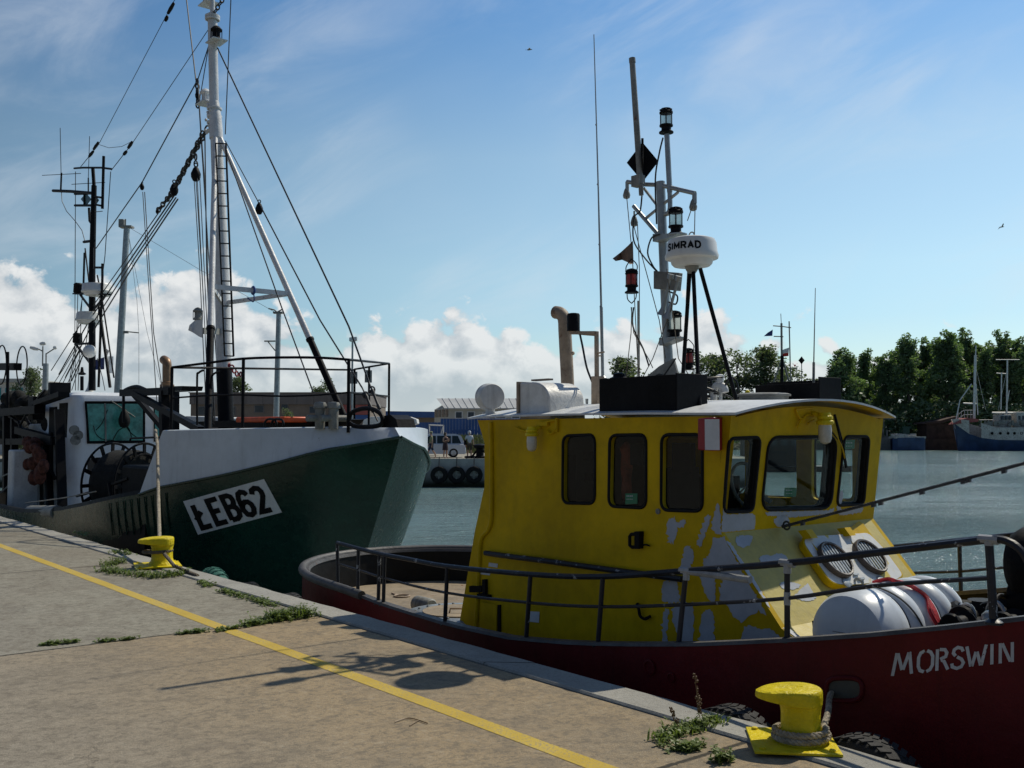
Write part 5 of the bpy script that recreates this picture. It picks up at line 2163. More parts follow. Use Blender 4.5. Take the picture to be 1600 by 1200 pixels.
bwp = farpt(608, 568)
mb = MB()
mb.tube(catmull(nr, 3) + [bwp] + [farpt(x, y) for x, y in farR] + [farpt(330, 578), nr[0]], .020, 8)
part('bow_rail', mb, M_BLACK, cut)
mb = MB()
mb.tube(catmull([railpt(x, y, 1) for x, y in [(268, 622), (325, 618), (378, 617), (440, 619), (500, 617), (547, 613)]], 3) + [farpt(608, 619)], .014, 6)
mb.tube([farpt(x, y) for x, y in [(608, 619), (545, 616), (500, 618), (440, 624), (380, 626), (330, 627)]], .014, 6)
part('bow_rail', mb, M_BLACK, cut)
for (tx, ty, by), sd in (((268, 574, 668), 1), ((380, 560.5, 668), 1), ((545, 562, 664), 1)):
    mb = MB()
    p = railpt(tx, ty, sd)
    mb.tube([Vector((p.x, p.y, 1.66)), p], .026, 8)
    part('rail_post', mb, M_BLACK, cut)
for tx, ty in ((608, 568), (577, 574), (533, 578), (496, 580), (437, 583)):
    mb = MB()
    p = farpt(tx, ty)
    mb.tube([Vector((p.x, p.y, 1.60)), p], .024, 8)
    part('rail_post', mb, M_BLACK, cut)
mb = MB()
for x0, x1 in ((308, 318), (331, 345)):
    pts = [onu(x0, 664, CUC - 1.3), onu(x0, 590, CUC - 1.3), onu(x0 + 2, 583, CUC - 1.3), onu(x1 - 2, 579, CUC - 1.3), onu(x1, 579, CUC - 1.3)]
    if x0 == 308:
        mb.tube(catmull(pts, 3), .02, 6)
    else:
        mb.tube(catmull([onu(x, y, CUC - 1.2) for x, y in [(333, 664), (330, 600), (333, 585), (345, 580)]], 3), .02, 6)
part('ladder_hoop', mb, M_BLACK, cut)
for x, y in ((496, 590), (577, 588)):
    mb = MB()
    p = farpt(x, y)
    mb.box(p - AX * .03, AX * .03, NX * .07, UP * .13)
    part('rail_lamp', mb, M_DULLSTEEL, cut)

# --- mast with ladder, tripod legs and cross bar
mm = lambda x, y: onu(x, y, CUC)
mb = MB()
mb.tube([mm(354, 690), mm(353, 655), mm(350, 577)], .155, 20)
mast_lo = part('mast_base', mb, M_BLACK, cut)
mb = MB()
mb.tube([mm(350, 578), mm(346, 400), mm(338, 215)], [.150, .142, .12], 20)
mb.tube([mm(338, 217), mm(337, 190), mm(334.5, 160)], [.14, .13, .105], 18)
mb.tube([mm(334.5, 162), mm(332.5, 60)], .098, 16)
mb.tube([mm(332.5, 64), mm(332, 22)], .10, 16)
mb.tube([mm(332, 22), mm(331.5, -60)], .05, 12)
for y in (170, 182, 192, 205, 30, 26):
    p = mm(335 - (0 if y > 100 else 3), y)
    mb.lathe(p, UP, [(.13, -.03), (.155, -.02), (.155, .02), (.13, .03)], 14)
rr = random.Random(11)
for j in range(12):
    p = mm(333 + rr.uniform(-5, 5), 165 + j * 4)
    mb.ball(p - NX * .11, .035, 6, 4)
mast2 = part('mast', mb, M_MASTW, cut)
mb = MB()
lx = lambda t: (lerp(338, 350, t) , lerp(224, 556, t))
Lp, Rp = [], []
for i in range(18):
    t = i / 17
    x, y = lx(t)
    Lp.append(onu(x - 1 + t * 2, y, CUC - .25))
    Rp.append(onu(x + 15 - t * 0, y + .5, CUC - .25))
mb.tube(Lp, .016, 6)
mb.tube(Rp, .020, 6)
for a, b in zip(Lp, Rp):
    mb.tube([a, b], .013, 6)
for i in (1, 8, 12, 16):
    mb.tube([Lp[i], mm(lx(i / 17)[0], lx(i / 17)[1])], .015, 5)
part('mast_ladder', mb, M_BLACK, cut)
NL, FL = onu(325, 668, 6.8), onu(551, 668, 9.6)
NL.z = FL.z = 1.62
MT = mm(337, 200)
NTp, FTp = MT.copy(), MT.copy()
for F_, nm in ((NL, 'near'), (FL, 'far')):
    k = .30 if nm == 'near' else .285
    mid = F_.lerp(MT, k)
    mb = MB()
    mb.tube([mid, MT], [.062, .050], 12)
    lg = part('mast_leg', mb, M_MASTW, cut)
    mb = MB()
    mb.tube([F_ - UP * .02, mid], .066, 12)
    mb.lathe(mid, MT - F_, [(.066, 0), (.08, .01), (.08, .06), (.06, .07)], 12)
    part('black_leg_foot', mb, M_BLACK, lg)
cbn, cbf = NL.lerp(MT, .435), FL.lerp(MT, .435)
mb = MB()
mb.bar(cbn, cbf, .05, .09)
mst = mm(348, 474)
mb.bar(cbn, mst, .05, .08)
mb.bar(cbf, mst, .05, .08)
part('cross_bar', mb, M_WHITE, cut)
mb = MB()
pm = cbn.lerp(cbf, .52)
mb.torus(pm, cbf - cbn, .07, .022, 14, 6)
mb.tube(catmull([pm - UP * .02, pm - UP * .15 + AX * .05, pm - UP * .22, pm - UP * .15 - (cbf - cbn).normalized() * .12], 4), .012, 6)
part('blue_rope_hook', mb, M_BLUE, cut)
# lamps on the mast
for x, y, sx in ((322, 163, -1), (326, 8, -1), (338, 66, 1)):
    mb = MB()
    p = mm(x, y)
    mb.prism([p + AX * .22 + NX * .16, p - AX * .2 + NX * .16, p - AX * .2 - NX * .16, p + AX * .22 - NX * .16], UP * .02)
    mb.prism([p + NX * .01, p + NX * .01 + AX * .2, mm(334, y + 14) + NX * .01], NX * -.02)
    part('lamp_shelf', mb, M_WHITE, cut)


def cut_lamp(p, s, mat, nm='navigation_lamp', gl=None):
    m1 = MB()
    m1.lathe(p, UP, [(0, 0), (.09 * s, 0), (.09 * s, .03 * s), (.07 * s, .06 * s), (.07 * s, .16 * s), (.10 * s, .175 * s), (.105 * s, .20 * s), (.06 * s, .25 * s), (.02 * s, .27 * s), (0, .275 * s)], 18)
    for j in range(5):
        an = 2 * pi * j / 5
        d = Vector((cos(an), sin(an), 0))
        m1.tube([p + d * .10 * s, p + d * .10 * s + UP * .2 * s], .008 * s, 5)
    return part(nm, m1, mat, cut)


cut_lamp(mm(321, 161), 1.15, M_MASTW)
cut_lamp(mm(338, 63), 1.15, M_BLACK)
cut_lamp(mm(326, 5), 1.15, M_DULLSTEEL)
cut_lamp(onu(309, 500, 7.4), .9, M_DULLSTEEL)
mb = MB()
fillpoly(mb, [(305, 500), (296, 508), (294, 516), (302, 520), (311, 526), (316, 528), (317, 500)], lambda x, y: onu(x, y, 7.3 + .06 * sin(x * .5 + y * .2)))
part('ragged_signal_cloth', mb, M_WHITECLOTH, cut)
mb = MB()
mb.bar(onu(318, 517, 7.3), mm(346, 518), .03, .12)
part('lamp_arm', mb, M_DULLSTEEL, cut)
mb = MB()
for j, (x, y) in enumerate(((362, 574), (366, 579), (370, 584), (376, 585), (358, 571))):
    mb.torus(onu(x, y, CUC - .3), AX + NX * (.3 * j), .045, .016, 10, 5)
part('red_shackle', mb, M_REDBOX, cut)

# --- wire rigging: stays, halyards, blocks and chains
mb = MB()
wires = [
    ([(340, 75), (545, 510), (576, 596)], .016), ([(352, 220), (405, 318)], .010), ([(405, 318), (500, 500), (566, 606)], .014),
    ([(355, 240), (440, 480), (489, 612)], .013),
    ([(288, -30), (306, 125)], .014), ([(326, 72), (308, 128)], .012), ([(307, 128), (222, 285), (150, 388)], .014),
    ([(362, -30), (352, 210)], .011), ([(331, 38), (206, 225)], .008), ([(278, -10), (154, 226)], .008),
    ([(154, 226), (125, 262)], .010), ([(206, 225), (174, 266)], .010), ([(155, 226), (170, 231), (190, 229), (206, 221)], .007),
    ([(306, 275), (315, 420), (318, 470)], .010), ([(309, 130), (321, 300), (326, 480), (334, 640)], .012), ([(311, 165), (326, 400), (345, 650)], .012),
    ([(326, 72), (310, 168)], .010), ([(312, 275), (322, 480), (331, 660)], .010), ([(330, 230), (338, 480), (346, 640)], .012), ([(320, 200), (323, 420), (336, 660)], .014),
    ([(303, 275), (312, 420), (322, 640)], .010), ([(308, 275), (318, 470), (327, 655)], .009),
    ([(226, 300), (240, 520), (262, 660)], .011), ([(223, 300), (232, 440), (246, 640)], .010),
]
for ln, r in wires:
    mb.tube([mm(x, y) for x, y in ln], r, 5)
# the four-part purchase coming down to the aft mast
for k, (dx, w_) in enumerate(((0, .018), (5, .016), (10, .018), (-6, .013))):
    mb.tube([mm(272 + dx * .6, 306 + dx * .5), mm(206 + dx * .7, 402 + dx * .6), mm(140 + dx, 500 + dx), mm(92 + dx * 2, 585 + dx)], w_, 5)
part('rigging_wire', mb, M_WIRE, cut)
mb = MB()
for a_, b_, R_, r_, d_ in (((326, 198), (270, 300), .062, .019, -.02), ((318, 206), (262, 312), .062, .019, .03), ((270, 300), (246, 330), .060, .018, 0),
                           ((306, 240), (306, 262), .05, .016, 0), ((308, 124), (309, 168), .045, .02, 0), ((332, 25), (352, -8), .05, .014, 0)):
    mb = MB()
    mb.chain(mm(*a_), mm(*b_), R_, r_, d_)
    part('rigging_chain', mb, M_WIRE, cut)
for a_, b_ in (((566, 606), (590, 658)), ((576, 596), (600, 656))):
    mb = MB()
    p, q = onu(*a_, CUC), onu(*b_, CUC)
    d = (q - p)
    L_ = d.length
    mb.lathe(p, d, [(0, 0), (.012, 0), (.014, L_ * .2), (.03, L_ * .22), (.034, L_ * .3), (.022, L_ * .34), (.022, L_ * .6), (.034, L_ * .64), (.03, L_ * .72), (.014, L_ * .74), (.012, L_), (0, L_)], 10)
    mb.torus(p + d * .22, AX, .05, .014, 12, 5)
    part('turnbuckle', mb, M_WIRE, cut)
mb = MB()
for x, y, s in ((306, 272, 1.0), (272, 296, .9), (405, 326, .7), (222, 292, .5), (246, 330, .4), (309, 150, .5)):
    p = mm(x, y)
    mb.lathe(p - UP * .17 * s, UP, [(0, 0), (.06 * s, .02 * s), (.10 * s, .10 * s), (.105 * s, .18 * s), (.06 * s, .29 * s), (.03 * s, .33 * s), (0, .34 * s)], 14)
    mb.torus(p + UP * .2 * s, AX, .04 * s, .015 * s, 10, 5)
for ln in ([(154, 222), (146, 234)], [(146, 236), (139, 245)], [(272, 4), (262, 22)], [(262, 24), (258, 34)], [(207, 221), (200, 232)], [(198, 236), (193, 242)]):
    p, q = mm(*ln[0]), mm(*ln[1])
    mb.lathe(p, q - p, [(0, 0), (.035, .03), (.045, (q - p).length * .5), (.035, (q - p).length - .03), (0, (q - p).length)], 8)
part('rigging_block', mb, M_BLACK, cut)

# --- wheelhouse
WA = -25.0
WU0, WU1 = 6.85, 9.56
WT = 2.63
mb = MB()
def wh_ring(z, ins, r=.28):
    return [W(a, u, z) for a, u in rrect(-27.6 + ins, WA - ins * 1.2, WU0 + ins, WU1 - ins, r, 5)]
rings = [wh_ring(-.45, 0), wh_ring(1.2, 0), wh_ring(2.45, .02), wh_ring(2.56, .05), wh_ring(2.63, .14)]
mb.grid(rings, closed=True)
mb.add(wh_ring(2.645, .26), [tuple(range(len(wh_ring(2.645, .26))))])
mb.grid([wh_ring(2.63, .14), wh_ring(2.645, .26)], closed=True)
ch = part('wheelhouse', mb, M_CABIN, cut)
FW = lambda x, y: ona(x, y, WA + .012)
mb = MB()
wl = [(133, 628), (226, 628), (226, 691), (137, 692)]
mb.prism([ona(x, y, WA - .03) for x, y in wl], AX * .042)
mb.tube([FW(x, y) for x, y in wl], .025, 6, closed=True)
cw = part('window', mb, M_BLACK, ch)
mb = MB()
mb.mat(0)
mb.add([FW(x, y) + AX * .004 for x, y in [(136, 631), (223, 631), (223, 688), (140, 689)]], [(0, 1, 2, 3)])
part('pane', mb, M_TEAL, cw, smooth=False)
mb = MB()
mb.bar(FW(164, 630) + AX * .015, FW(165, 690) + AX * .015, .035, .02, AX)
mb.tube([FW(172, 626) + AX * .05, FW(210, 652) + AX * .05], .014, 6)
part('window_bar', mb, M_DULLSTEEL, cw)
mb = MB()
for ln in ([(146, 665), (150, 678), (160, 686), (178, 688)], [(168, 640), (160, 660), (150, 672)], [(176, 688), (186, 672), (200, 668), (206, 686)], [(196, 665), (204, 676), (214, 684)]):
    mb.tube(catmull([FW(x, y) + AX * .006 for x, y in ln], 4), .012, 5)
part('window_curtain_fold', mb, M_GREEN, cw)  # curtain folds drawn as thin green tubes on the pane
mb = MB()
p = FW(189, 655) + AX * .25
mb.lathe(p - UP * .22, UP, [(0, 0), (.09, .03), (.13, .12), (.135, .22), (.09, .38), (.03, .46), (0, .47)], 16)
mb.tube([p + UP * .2, FW(188, 612) + AX * .25], .008, 5)
part('hanging_float', mb, M_RUBBER, cut)
mb = MB()
mb.prism([ona(x, y, WA - .02) for x, y in [(240, 634), (264, 634), (262, 690), (240, 690)]], AX * .033)
w2 = part('window', mb, M_BLACK, ch)
mb = MB()
mb.add([FW(x, y) + AX * .004 for x, y in [(242, 637), (261, 637), (259, 687), (242, 687)]], [(0, 1, 2, 3)])
part('pane', mb, M_TEAL, w2, smooth=False)
mb = MB()
wsd = lambda a, z: W(a, WU0 - .008, z)
mb.prism([wsd(-26.0, 1.55), wsd(-25.35, 1.55), wsd(-25.35, 2.38), wsd(-26.0, 2.38)], NX * .02)
mb.prism([wsd(-26.9, -.3), wsd(-26.25, -.3), wsd(-26.25, 2.3), wsd(-26.9, 2.3)], NX * .02)
part('side_door', mb, M_BLACKMATT, ch)
mb = MB()
for x, y in ((115, 672), (121, 680), (117, 688)):
    p = ona(x, y, WA + .12)
    mb.lathe(p - AX * .1, AX, [(0, 0), (.07, 0), (.11, .10), (.115, .16), (0, .16)], 14)
    mb.tube([p - AX * .1, ona(x + 8, y + 3, WA - .02)], .02, 6)
part('flood_lamp', mb, M_DULLSTEEL, ch)
# port-side cabin block and aft house behind
mb = MB()
mb.abox(-29.4, -27.7, CUC - 1.25, CUC + 1.25, -.45, 1.9)
part('aft_house', mb, M_WHITE_WORN, cut, bevel=.06)
mb = MB()
p = onu(260, 600, 8.6)
mb.tube([onu(261, 640, 8.9), onu(261, 572, 8.9)] + catmull([onu(261, 570, 8.9), onu(260, 565, 8.9), onu(256, 562, 8.9)], 3), .11, 14)
mb.lathe(onu(261, 606, 8.9), UP, [(.11, 0), (.17, .0), (.17, .08), (.13, .09), (.13, .14), (.11, .15)], 16)
part('copper_funnel', mb, M_BRONZE, cut)
mb = MB()
mb.prism([onu(x, y, 8.7) for x, y in [(248, 612), (283, 610), (285, 603), (250, 604)]], NX * .5)
part('black_roof_box', mb, M_BLACK, cut)

# --- black gantry over the working deck
mb = MB()
gq = lambda x, y, u=7.3: onu(x, y, u)
mb.bar(gq(191, 614), gq(268, 611), .13, .15)
mb.tube(catmull([gq(196, 610), gq(205, 606), gq(216, 605), gq(228, 610)], 4), .05, 8)
mb.bar(gq(207, 613), gq(314, 672, 7.0), .12, .12)
mb.bar(gq(207, 613), gq(254, 668, 7.5), .10, .10)
mb.bar(gq(256, 611), gq(258, 700), .17, .17, AX)
mb.bar(gq(193, 612), gq(193, 660, 7.3), .05, .05, AX)
mb.bar(gq(275, 612, 8.6), gq(275, 700, 8.6), .12, .12, AX)
part('deck_gantry', mb, M_BLACK, cut)

# --- net drum: two spoked rims with the dark net between
mb = MB()
dc = onu(196, 757, 6.75)
dax = (AX * .86 + NX * .5).normalized()
R_ = .83
m_net = MB()
m_net.lathe(dc - dax * .30, dax, [(0, 0), (R_ * .80, 0), (R_ * .84, .1), (R_ * .80, .3), (R_ * .85, .5), (R_ * .80, .7), (0, .7)], 32)
for off in (-.34, .46):
    c = dc + dax * off
    mb.torus(c, dax, R_, .024, 48, 6)
    mb.torus(c, dax, R_ * .74, .02, 40, 6)
    e1 = dax.cross(UP).normalized()
    for j in range(16):
        an = 2 * pi * j / 16
        d = e1 * cos(an) + dax.cross(e1) * sin(an)
        mb.bar(c + d * R_ * .72, c + d * R_ * .985, .07, .03, dax)
    mb.lathe(c - dax * .02, dax, [(0, 0), (.16, 0), (.16, .05), (0, .05)], 16)
drum = part('net_drum', mb, M_BLACK, cut)
part('wound_net', m_net, M_NET, drum)
mb = MB()
mb.tube([gq(120, 775, 6.2), gq(135, 771, 6.2), gq(200, 748, 6.3)], .03, 6)
mb.bar(gq(144, 728, 6.6), gq(158, 724, 6.6), .2, .25)
mb.tube([onu(203, 690, 6.6), onu(204, 685, 6.6), onu(250, 683, 6.6), onu(251, 700, 6.6)], .02, 6)
mb.tube([onu(170, 755, 6.0), onu(174, 780, 6.0)], .03, 6)
part('drum_guide', mb, M_BLACK, cut)
mb = MB()
mb.abox(-19.6, -16.95, 6.3, 10.0, -.40, 1.05)
part('winch_block', mb, M_BLACKMATT, cut, bevel=.05)

# --- aft mast with radars and aerials
am = lambda x, y: onu(x, y, CUC)
mb = MB()
mb.tube([am(144, 610), am(144, 420), am(147, 290)], [.09, .085, .07], 14)
mb.tube([am(147, 292), am(145, 262)], .05, 8)
mb.tube([am(116, 263), am(130, 262), am(158, 262), am(174, 264)], .028, 6)
mb.tube([am(83, 298), am(110, 299), am(146, 302)], .045, 8)
mb.tube([am(95, 296), am(96, 270)], .028, 6)
mb.tube([am(95.5, 272), am(94, 200)], .010, 5)
mb.tube([am(66, 274), am(126, 271)], .010, 5)
mb.tube([am(112, 288), am(164, 285)], .010, 5)
mb.tube([am(138, 300), am(138, 278)], .02, 6)
mb.tube([am(138, 280), am(140, 213)], .009, 5)
mb.tube([am(117, 303), am(146, 302)], .035, 6)
mb.tube([am(117, 321), am(146, 321)], .035, 6)
mb.tube([am(132, 303), am(132, 321)], .035, 6)
mb.tube([am(146, 307), am(161, 309)], .028, 6)
mb.tube([am(146, 319), am(161, 322)], .028, 6)
mb.tube([am(160, 326), am(162, 244)], .040, 8)
mb.tube([am(139, 325), am(140, 345), am(145, 352)], .035, 6)
mb.tube([am(131, 378), am(147, 376)], .04, 6)
mb.tube([am(133, 388), am(140, 450)], .02, 6)
mb.tube([am(132, 395), am(130, 460)], .03, 6)
mb.bar(am(116, 459), am(172, 460), .10, .04)
mb.bar(am(125, 460), am(143, 484), .04, .05)
mb.bar(am(166, 460), am(146, 484), .04, .05)
mb.bar(am(118, 538), am(146, 536), .08, .05)
mb.bar(am(120, 540), am(140, 566), .05, .05)
mb.tube([am(148, 418), am(160, 418)], .03, 6)
mb.tube([am(160, 412), am(160, 435)], .035, 6)
mb.tube([am(160, 434), am(154, 605)], .035, 6)
mb.tube([am(155, 480), am(172, 605)], .04, 6)
mb.tube([am(152, 430), am(160, 470), am(178, 590)], .02, 6)
mb.tube([am(128, 610), am(128, 588)], .05, 8)
mb.lathe(am(128, 586), UP, [(.06, 0), (.12, .03), (.05, .08), (.03, .22), (0, .22)], 12)
amast = part('aft_mast', mb, M_BLACK, cut)
for x, y, r in ((152, 462, .40), (140, 506, .36)):
    mb = MB()
    p = am(x, y)
    mb.lathe(p, UP, [(0, 0), (r * .78, 0), (r * .84, .03), (r * .86, .07), (r, .085), (r, .125), (r * .97, .14), (r * .95, .27), (r * .88, .31), (0, .325)], 28)
    part('radar_dome', mb, M_RADOME, amast)
mb = MB()
mb.ball(onu(140, 549, 7.9), .17, 18, 12)
mb.lathe(am(140, 612), UP, [(.12, 0), (.06, .12), (.035, .3), (.03, .6), (.05, .92), (0, .95)], 12)
part('satellite_ball', mb, M_RADOME, amast)
for x, y in ((122, 458), (121, 536)):
    mb = MB()
    p = am(x, y)
    mb.lathe(p, UP, [(0, 0), (.11, 0), (.13, .03), (.12, .22), (.13, .24), (.10, .28), (0, .29)], 14)
    mb.tube([p - AX * .16, p - AX * .16 + UP * .32], .012, 5)
    part('aft_lamp', mb, M_BLACK, amast)
mb = MB()
e = [am(126, 311), am(134, 302), am(142, 311), am(134, 321)]
mb.prism(e, NX * .02)
mb.prism([p + NX * .25 for p in [am(128, 311), am(134, 303), am(140, 311), am(134, 320)]], AX * .02)
part('signal_diamond', mb, M_GREEN, amast)
mb = MB()
for ln in ([(118, 268), (117, 520), (118, 610)], [(173, 268), (164, 400), (152, 500)], [(96, 300), (97, 315), (104, 330), (118, 346), (128, 360), (133, 378)],
           [(122, 450), (119, 545), (110, 600)], [(133, 390), (128, 470), (108, 600)], [(148, 440), (134, 540), (112, 610)], [(147, 330), (151, 331), (160, 330)],
           [(118, 545), (98, 578), (70, 620)], [(121, 546), (104, 578), (80, 620)], [(126, 546), (108, 580), (86, 622)], [(130, 548), (114, 582), (94, 622)],
           [(146, 330), (146, 420)], [(152, 560), (160, 590), (164, 610)], [(128, 470), (122, 610)]):
    mb.tube([am(x, y) for x, y in ln], .011, 5)
part('aft_rigging', mb, M_WIRE, cut)
mb = MB()
fillpoly(mb, [(147, 563), (163, 558), (163, 577), (149, 578), (146, 572)], lambda x, y: onu(x, y, 8.5 + .05 * sin(x)))
part('blue_flag', mb, M_BLUECLOTH, cut)
mb = MB()
fillpoly(mb, [(166, 545), (171, 548), (168, 555)], lambda x, y: onu(x, y, 8.4))
mb.box(onu(173, 570, 8.4), AX * .05, NX * .05, UP * .22)
part('white_pennant', mb, M_WHITECLOTH, cut)

# --- stern: gallows, heaps of net, pipes
mb = MB()
sg = lambda x, y, u=6.6: onu(x, y, u)
for x0, y0, x1, y1, w_ in ((11, 640, 11, 805, .20), (22, 655, 22, 800, .16), (0, 690, 86, 690, .16), (28, 672, 85, 688, .18)):
    mb.bar(sg(x0, y0), sg(x1, y1), w_, w_, AX if x0 == x1 else UP)
mb.bar(sg(92, 640), sg(98, 805), .2, .10, AX)
mb.bar(sg(73, 690), sg(80, 800), .16, .14, AX)
mb.tube([sg(12, 550), sg(12, 640)], .045, 8)
mb.tube([sg(17, 690), sg(45, 640), sg(70, 610)], .03, 6)
mb.tube([sg(0, 640), sg(30, 660), sg(40, 690)], .05, 6)
mb.tube([sg(80, 676), sg(80, 735), sg(86, 748)], .04, 6)
mb.bar(sg(60, 630), sg(100, 616), .25, .12)
mb.bar(sg(0, 645), sg(62, 640), .25, .2)
for x0, y0, x1, y1 in ((0, 668, 40, 676), (34, 640, 60, 690), (66, 640, 70, 690), (84, 622, 84, 640), (0, 720, 22, 716), (0, 770, 30, 790), (50, 620, 50, 650)):
    mb.tube([sg(x0, y0, 7.0), sg(x1, y1, 7.0)], .045, 6)
mb.abox(-28.4, -27.9, 6.7, 7.2, 2.0, 2.6)
for x, y in ((93, 607),):
    mb.box(sg(x, y, 7.2), AX * .10, NX * .25, UP * .15)
part('stern_gallows', mb, M_BLACK, cut)
rr = random.Random(23)
mb = MB()
for j in range(60):
    x, y = rr.uniform(-8, 84), rr.uniform(618, 690)
    p = sg(x, y, 7.4 + rr.uniform(-.4, .6))
    mb.ball(p, rr.uniform(.14, .34), 8, 6, rr.uniform(.6, 1.2))
part('net_heap', mb, M_NET, cut)
mb = MB()
for j in range(46):
    x, y = rr.gauss(53, 6), rr.uniform(686, 748)
    if y > 728:
        x += 4
    p = sg(x, y, 6.4 + rr.uniform(-.2, .2))
    mb.ball(p, rr.uniform(.07, .16), 7, 5, rr.uniform(.8, 1.5))
part('hanging_net', mb, M_NETRED, cut)
mb = MB()
mb.tube(catmull([sg(x, y, 6.3) for x, y in [(2, 745), (30, 733), (47, 728), (48, 740), (26, 748), (2, 770)]], 4), .02, 6)
for j in range(4):
    mb.bar(sg(62 + j * 8, 690 + j, 6.7), sg(66 + j * 8, 800, 6.7), .12, .10, AX)
mb.tube([sg(48, 800, 5.6), sg(90, 801, 5.5)], .14, 10)
mb.tube([sg(40, 786, 5.7), sg(100, 778, 5.7), sg(150, 768, 5.9)], .012, 5)
part('stern_pipework', mb, M_DULLSTEEL, cut)
mb = MB()
mb.abox(-26.8, -26.3, 5.9, 6.5, -.4, 1.25)
part('locker', mb, M_WHITE_WORN, cut, bevel=.04)
mb = MB()
gh = sg(36, 765, 7.0)
mb.box(gh, AX * .2, NX * .25, UP * .6)
part('green_crate_stack', mb, M_GREEN, cut, bevel=.03)
mb = MB()
c = sg(2, 570, 6.8)
for off in (0, .55):
    for j in range(1):
        mb.torus(c + NX * off, NX * .9 + AX * .4, .62, .02, 26, 6, x=AX)
mb.bar(sg(-14, 573, 6.8), sg(28, 573, 6.8), .2, .2)
part('wire_hoop', mb, M_BLACK, cut)

# ================================================================== QUAYSIDE THINGS
def bollard(base, s, lip, label, detail):
    """quay bollard: square base plate, round post and a head with a long lip"""
    t = thing('mooring_bollard', label, 'bollard', base, 'yellow mooring bollards on the quay edge')
    plate_c = base
    base = base + NX * .035 * s + AX * .03 * s
    vz = .93
    lip = lip.normalized()
    sd = Vector((-lip.y, lip.x, 0))
    mb = MB()
    # head outline seen from above: rounded back and a tongue towards the land
    def head(k, z):
        pts = []
        for i in range(40):
            an = 2 * pi * i / 40
            c, s_ = cos(an), sin(an)
            r = .135 * s
            if c > 0:
                ln = (.235 * s) * c ** .9
                wd = r * s_ * (1 - .16 * c * c)
                p = lip * (ln * k) + sd * (wd * k)
            else:
                p = lip * (r * .84 * c * k) + sd * (r * s_ * k)
            tip = max(0, c)
            drop = .042 * s * tip ** 1.3 * max(0, (.29 * s - z) / (.07 * s)) - .014 * s * tip * tip
            pts.append(base + p + UP * (z * vz + drop))
        return pts
    mb.grid([head(.55, .218 * s), head(.86, .222 * s), head(.985, .232 * s), head(1.0, .248 * s), head(1.0, .290 * s), head(.985, .303 * s), head(.93, .311 * s), head(.5, .318 * s), head(.1, .318 * s)], closed=True)
    mb.add(head(.1, .318 * s), [tuple(range(40))])
    part('bollard_head', mb, M_YELLOWB, t)
    mb = MB()
    mb.lathe(base, UP, [(.138 * s, .012 * s), (.130 * s, .032 * s), (.112 * s, .05 * s), (.104 * s, .08 * s), (.102 * s, .15 * s), (.104 * s, .18 * s), (.112 * s, .21 * s)], 36)
    part('bollard_post', mb, M_YELLOWB, t)
    mb = MB()
    q = []
    for i in range(4):
        an = atan2(lip.y, lip.x) + pi / 4 + pi / 2 * i
        q.append(plate_c + Vector((cos(an), sin(an), 0)) * .31 * s + UP * .002)
    mb.prism(q, UP * .014 * s)
    for p in q:
        mb.lathe(p.lerp(plate_c, .2) + UP * .014 * s, UP, [(.018 * s, 0), (.018 * s, .012 * s), (0, .012 * s)], 6)
    part('base_plate', mb, M_YELLOWB, t, bevel=.003)
    return t


B1 = onz(1238, 1161, GZ + .014)
B2 = onz(246, 884, GZ + .014)
bollard(B1, .95, -NX * .72 - AX * .75, 'scuffed yellow mooring bollard near the red hull, rope wound round its foot', True)
bollard(B2, 1.16, -NX * .9 - AX * .25, 'yellow mooring bollard standing in green weeds near the cutter', True)

# ropes
mb = MB()
pts = []
for i in range(60):
    t_ = i / 59
    an = 2 * pi * 1.55 * t_ + 2.2
    pts.append(B1 + NX * .035 + AX * .03 + Vector((cos(an) * (.134 - .006 * t_), sin(an) * (.134 - .006 * t_), .030 + .045 * t_)))
hh = on_hull(HULL_BVH, 1301, 1083, .02)
lead = [pts[-1] + UP * .02, onu(1288, 1135, 4.50), onu(1294, 1112, 4.80), hh, hh + NX * .10]
mb.rope(pts + catmull(lead, 5)[1:], .017, .075)
solo('mooring_rope', mb, M_ROPE, 'pale laid rope from the red hull to the foot of the near bollard', 'rope', 'mooring ropes tied to the bollards')
mb = MB()
top_ = onu(246, 694, 5.4)
l0 = on_hull(CUT_BVH, 247, 776, .03)
pts = [onu(243, 672, 5.6), top_, onu(247.5, 775, 5.0), onu(249.5, 851, co(B2)[1] + .03)]
mb.rope(pts, .024, .10)
for j in range(4):
    mb.torus(onu(249.5, 849 + j * 1.8, co(B2)[1] + .03), UP + AX * .2, .05, .018, 14, 6)
solo('mooring_rope', mb, M_ROPE, 'upright rope down the green and white hull to the bollard in the weeds', 'rope', 'mooring ropes tied to the bollards')
mb = MB()
pts = []
for i in range(40):
    an = 2 * pi * 1.2 * i / 39 + .5
    pts.append(B2 + Vector((cos(an) * .158, sin(an) * .158, .155 + .03 * i / 39)))
pts += [onz(272, 884, GZ + .10), onz(290, 892, GZ + .03), onz(308, 899, GZ + .02), onu(322, 912, 4.60)]
mb.rope(pts, .020, .09)
solo('mooring_rope', mb, M_ROPEDK, 'brown rope round the post of the weedy bollard, running over the quay edge', 'rope', 'mooring ropes tied to the bollards')

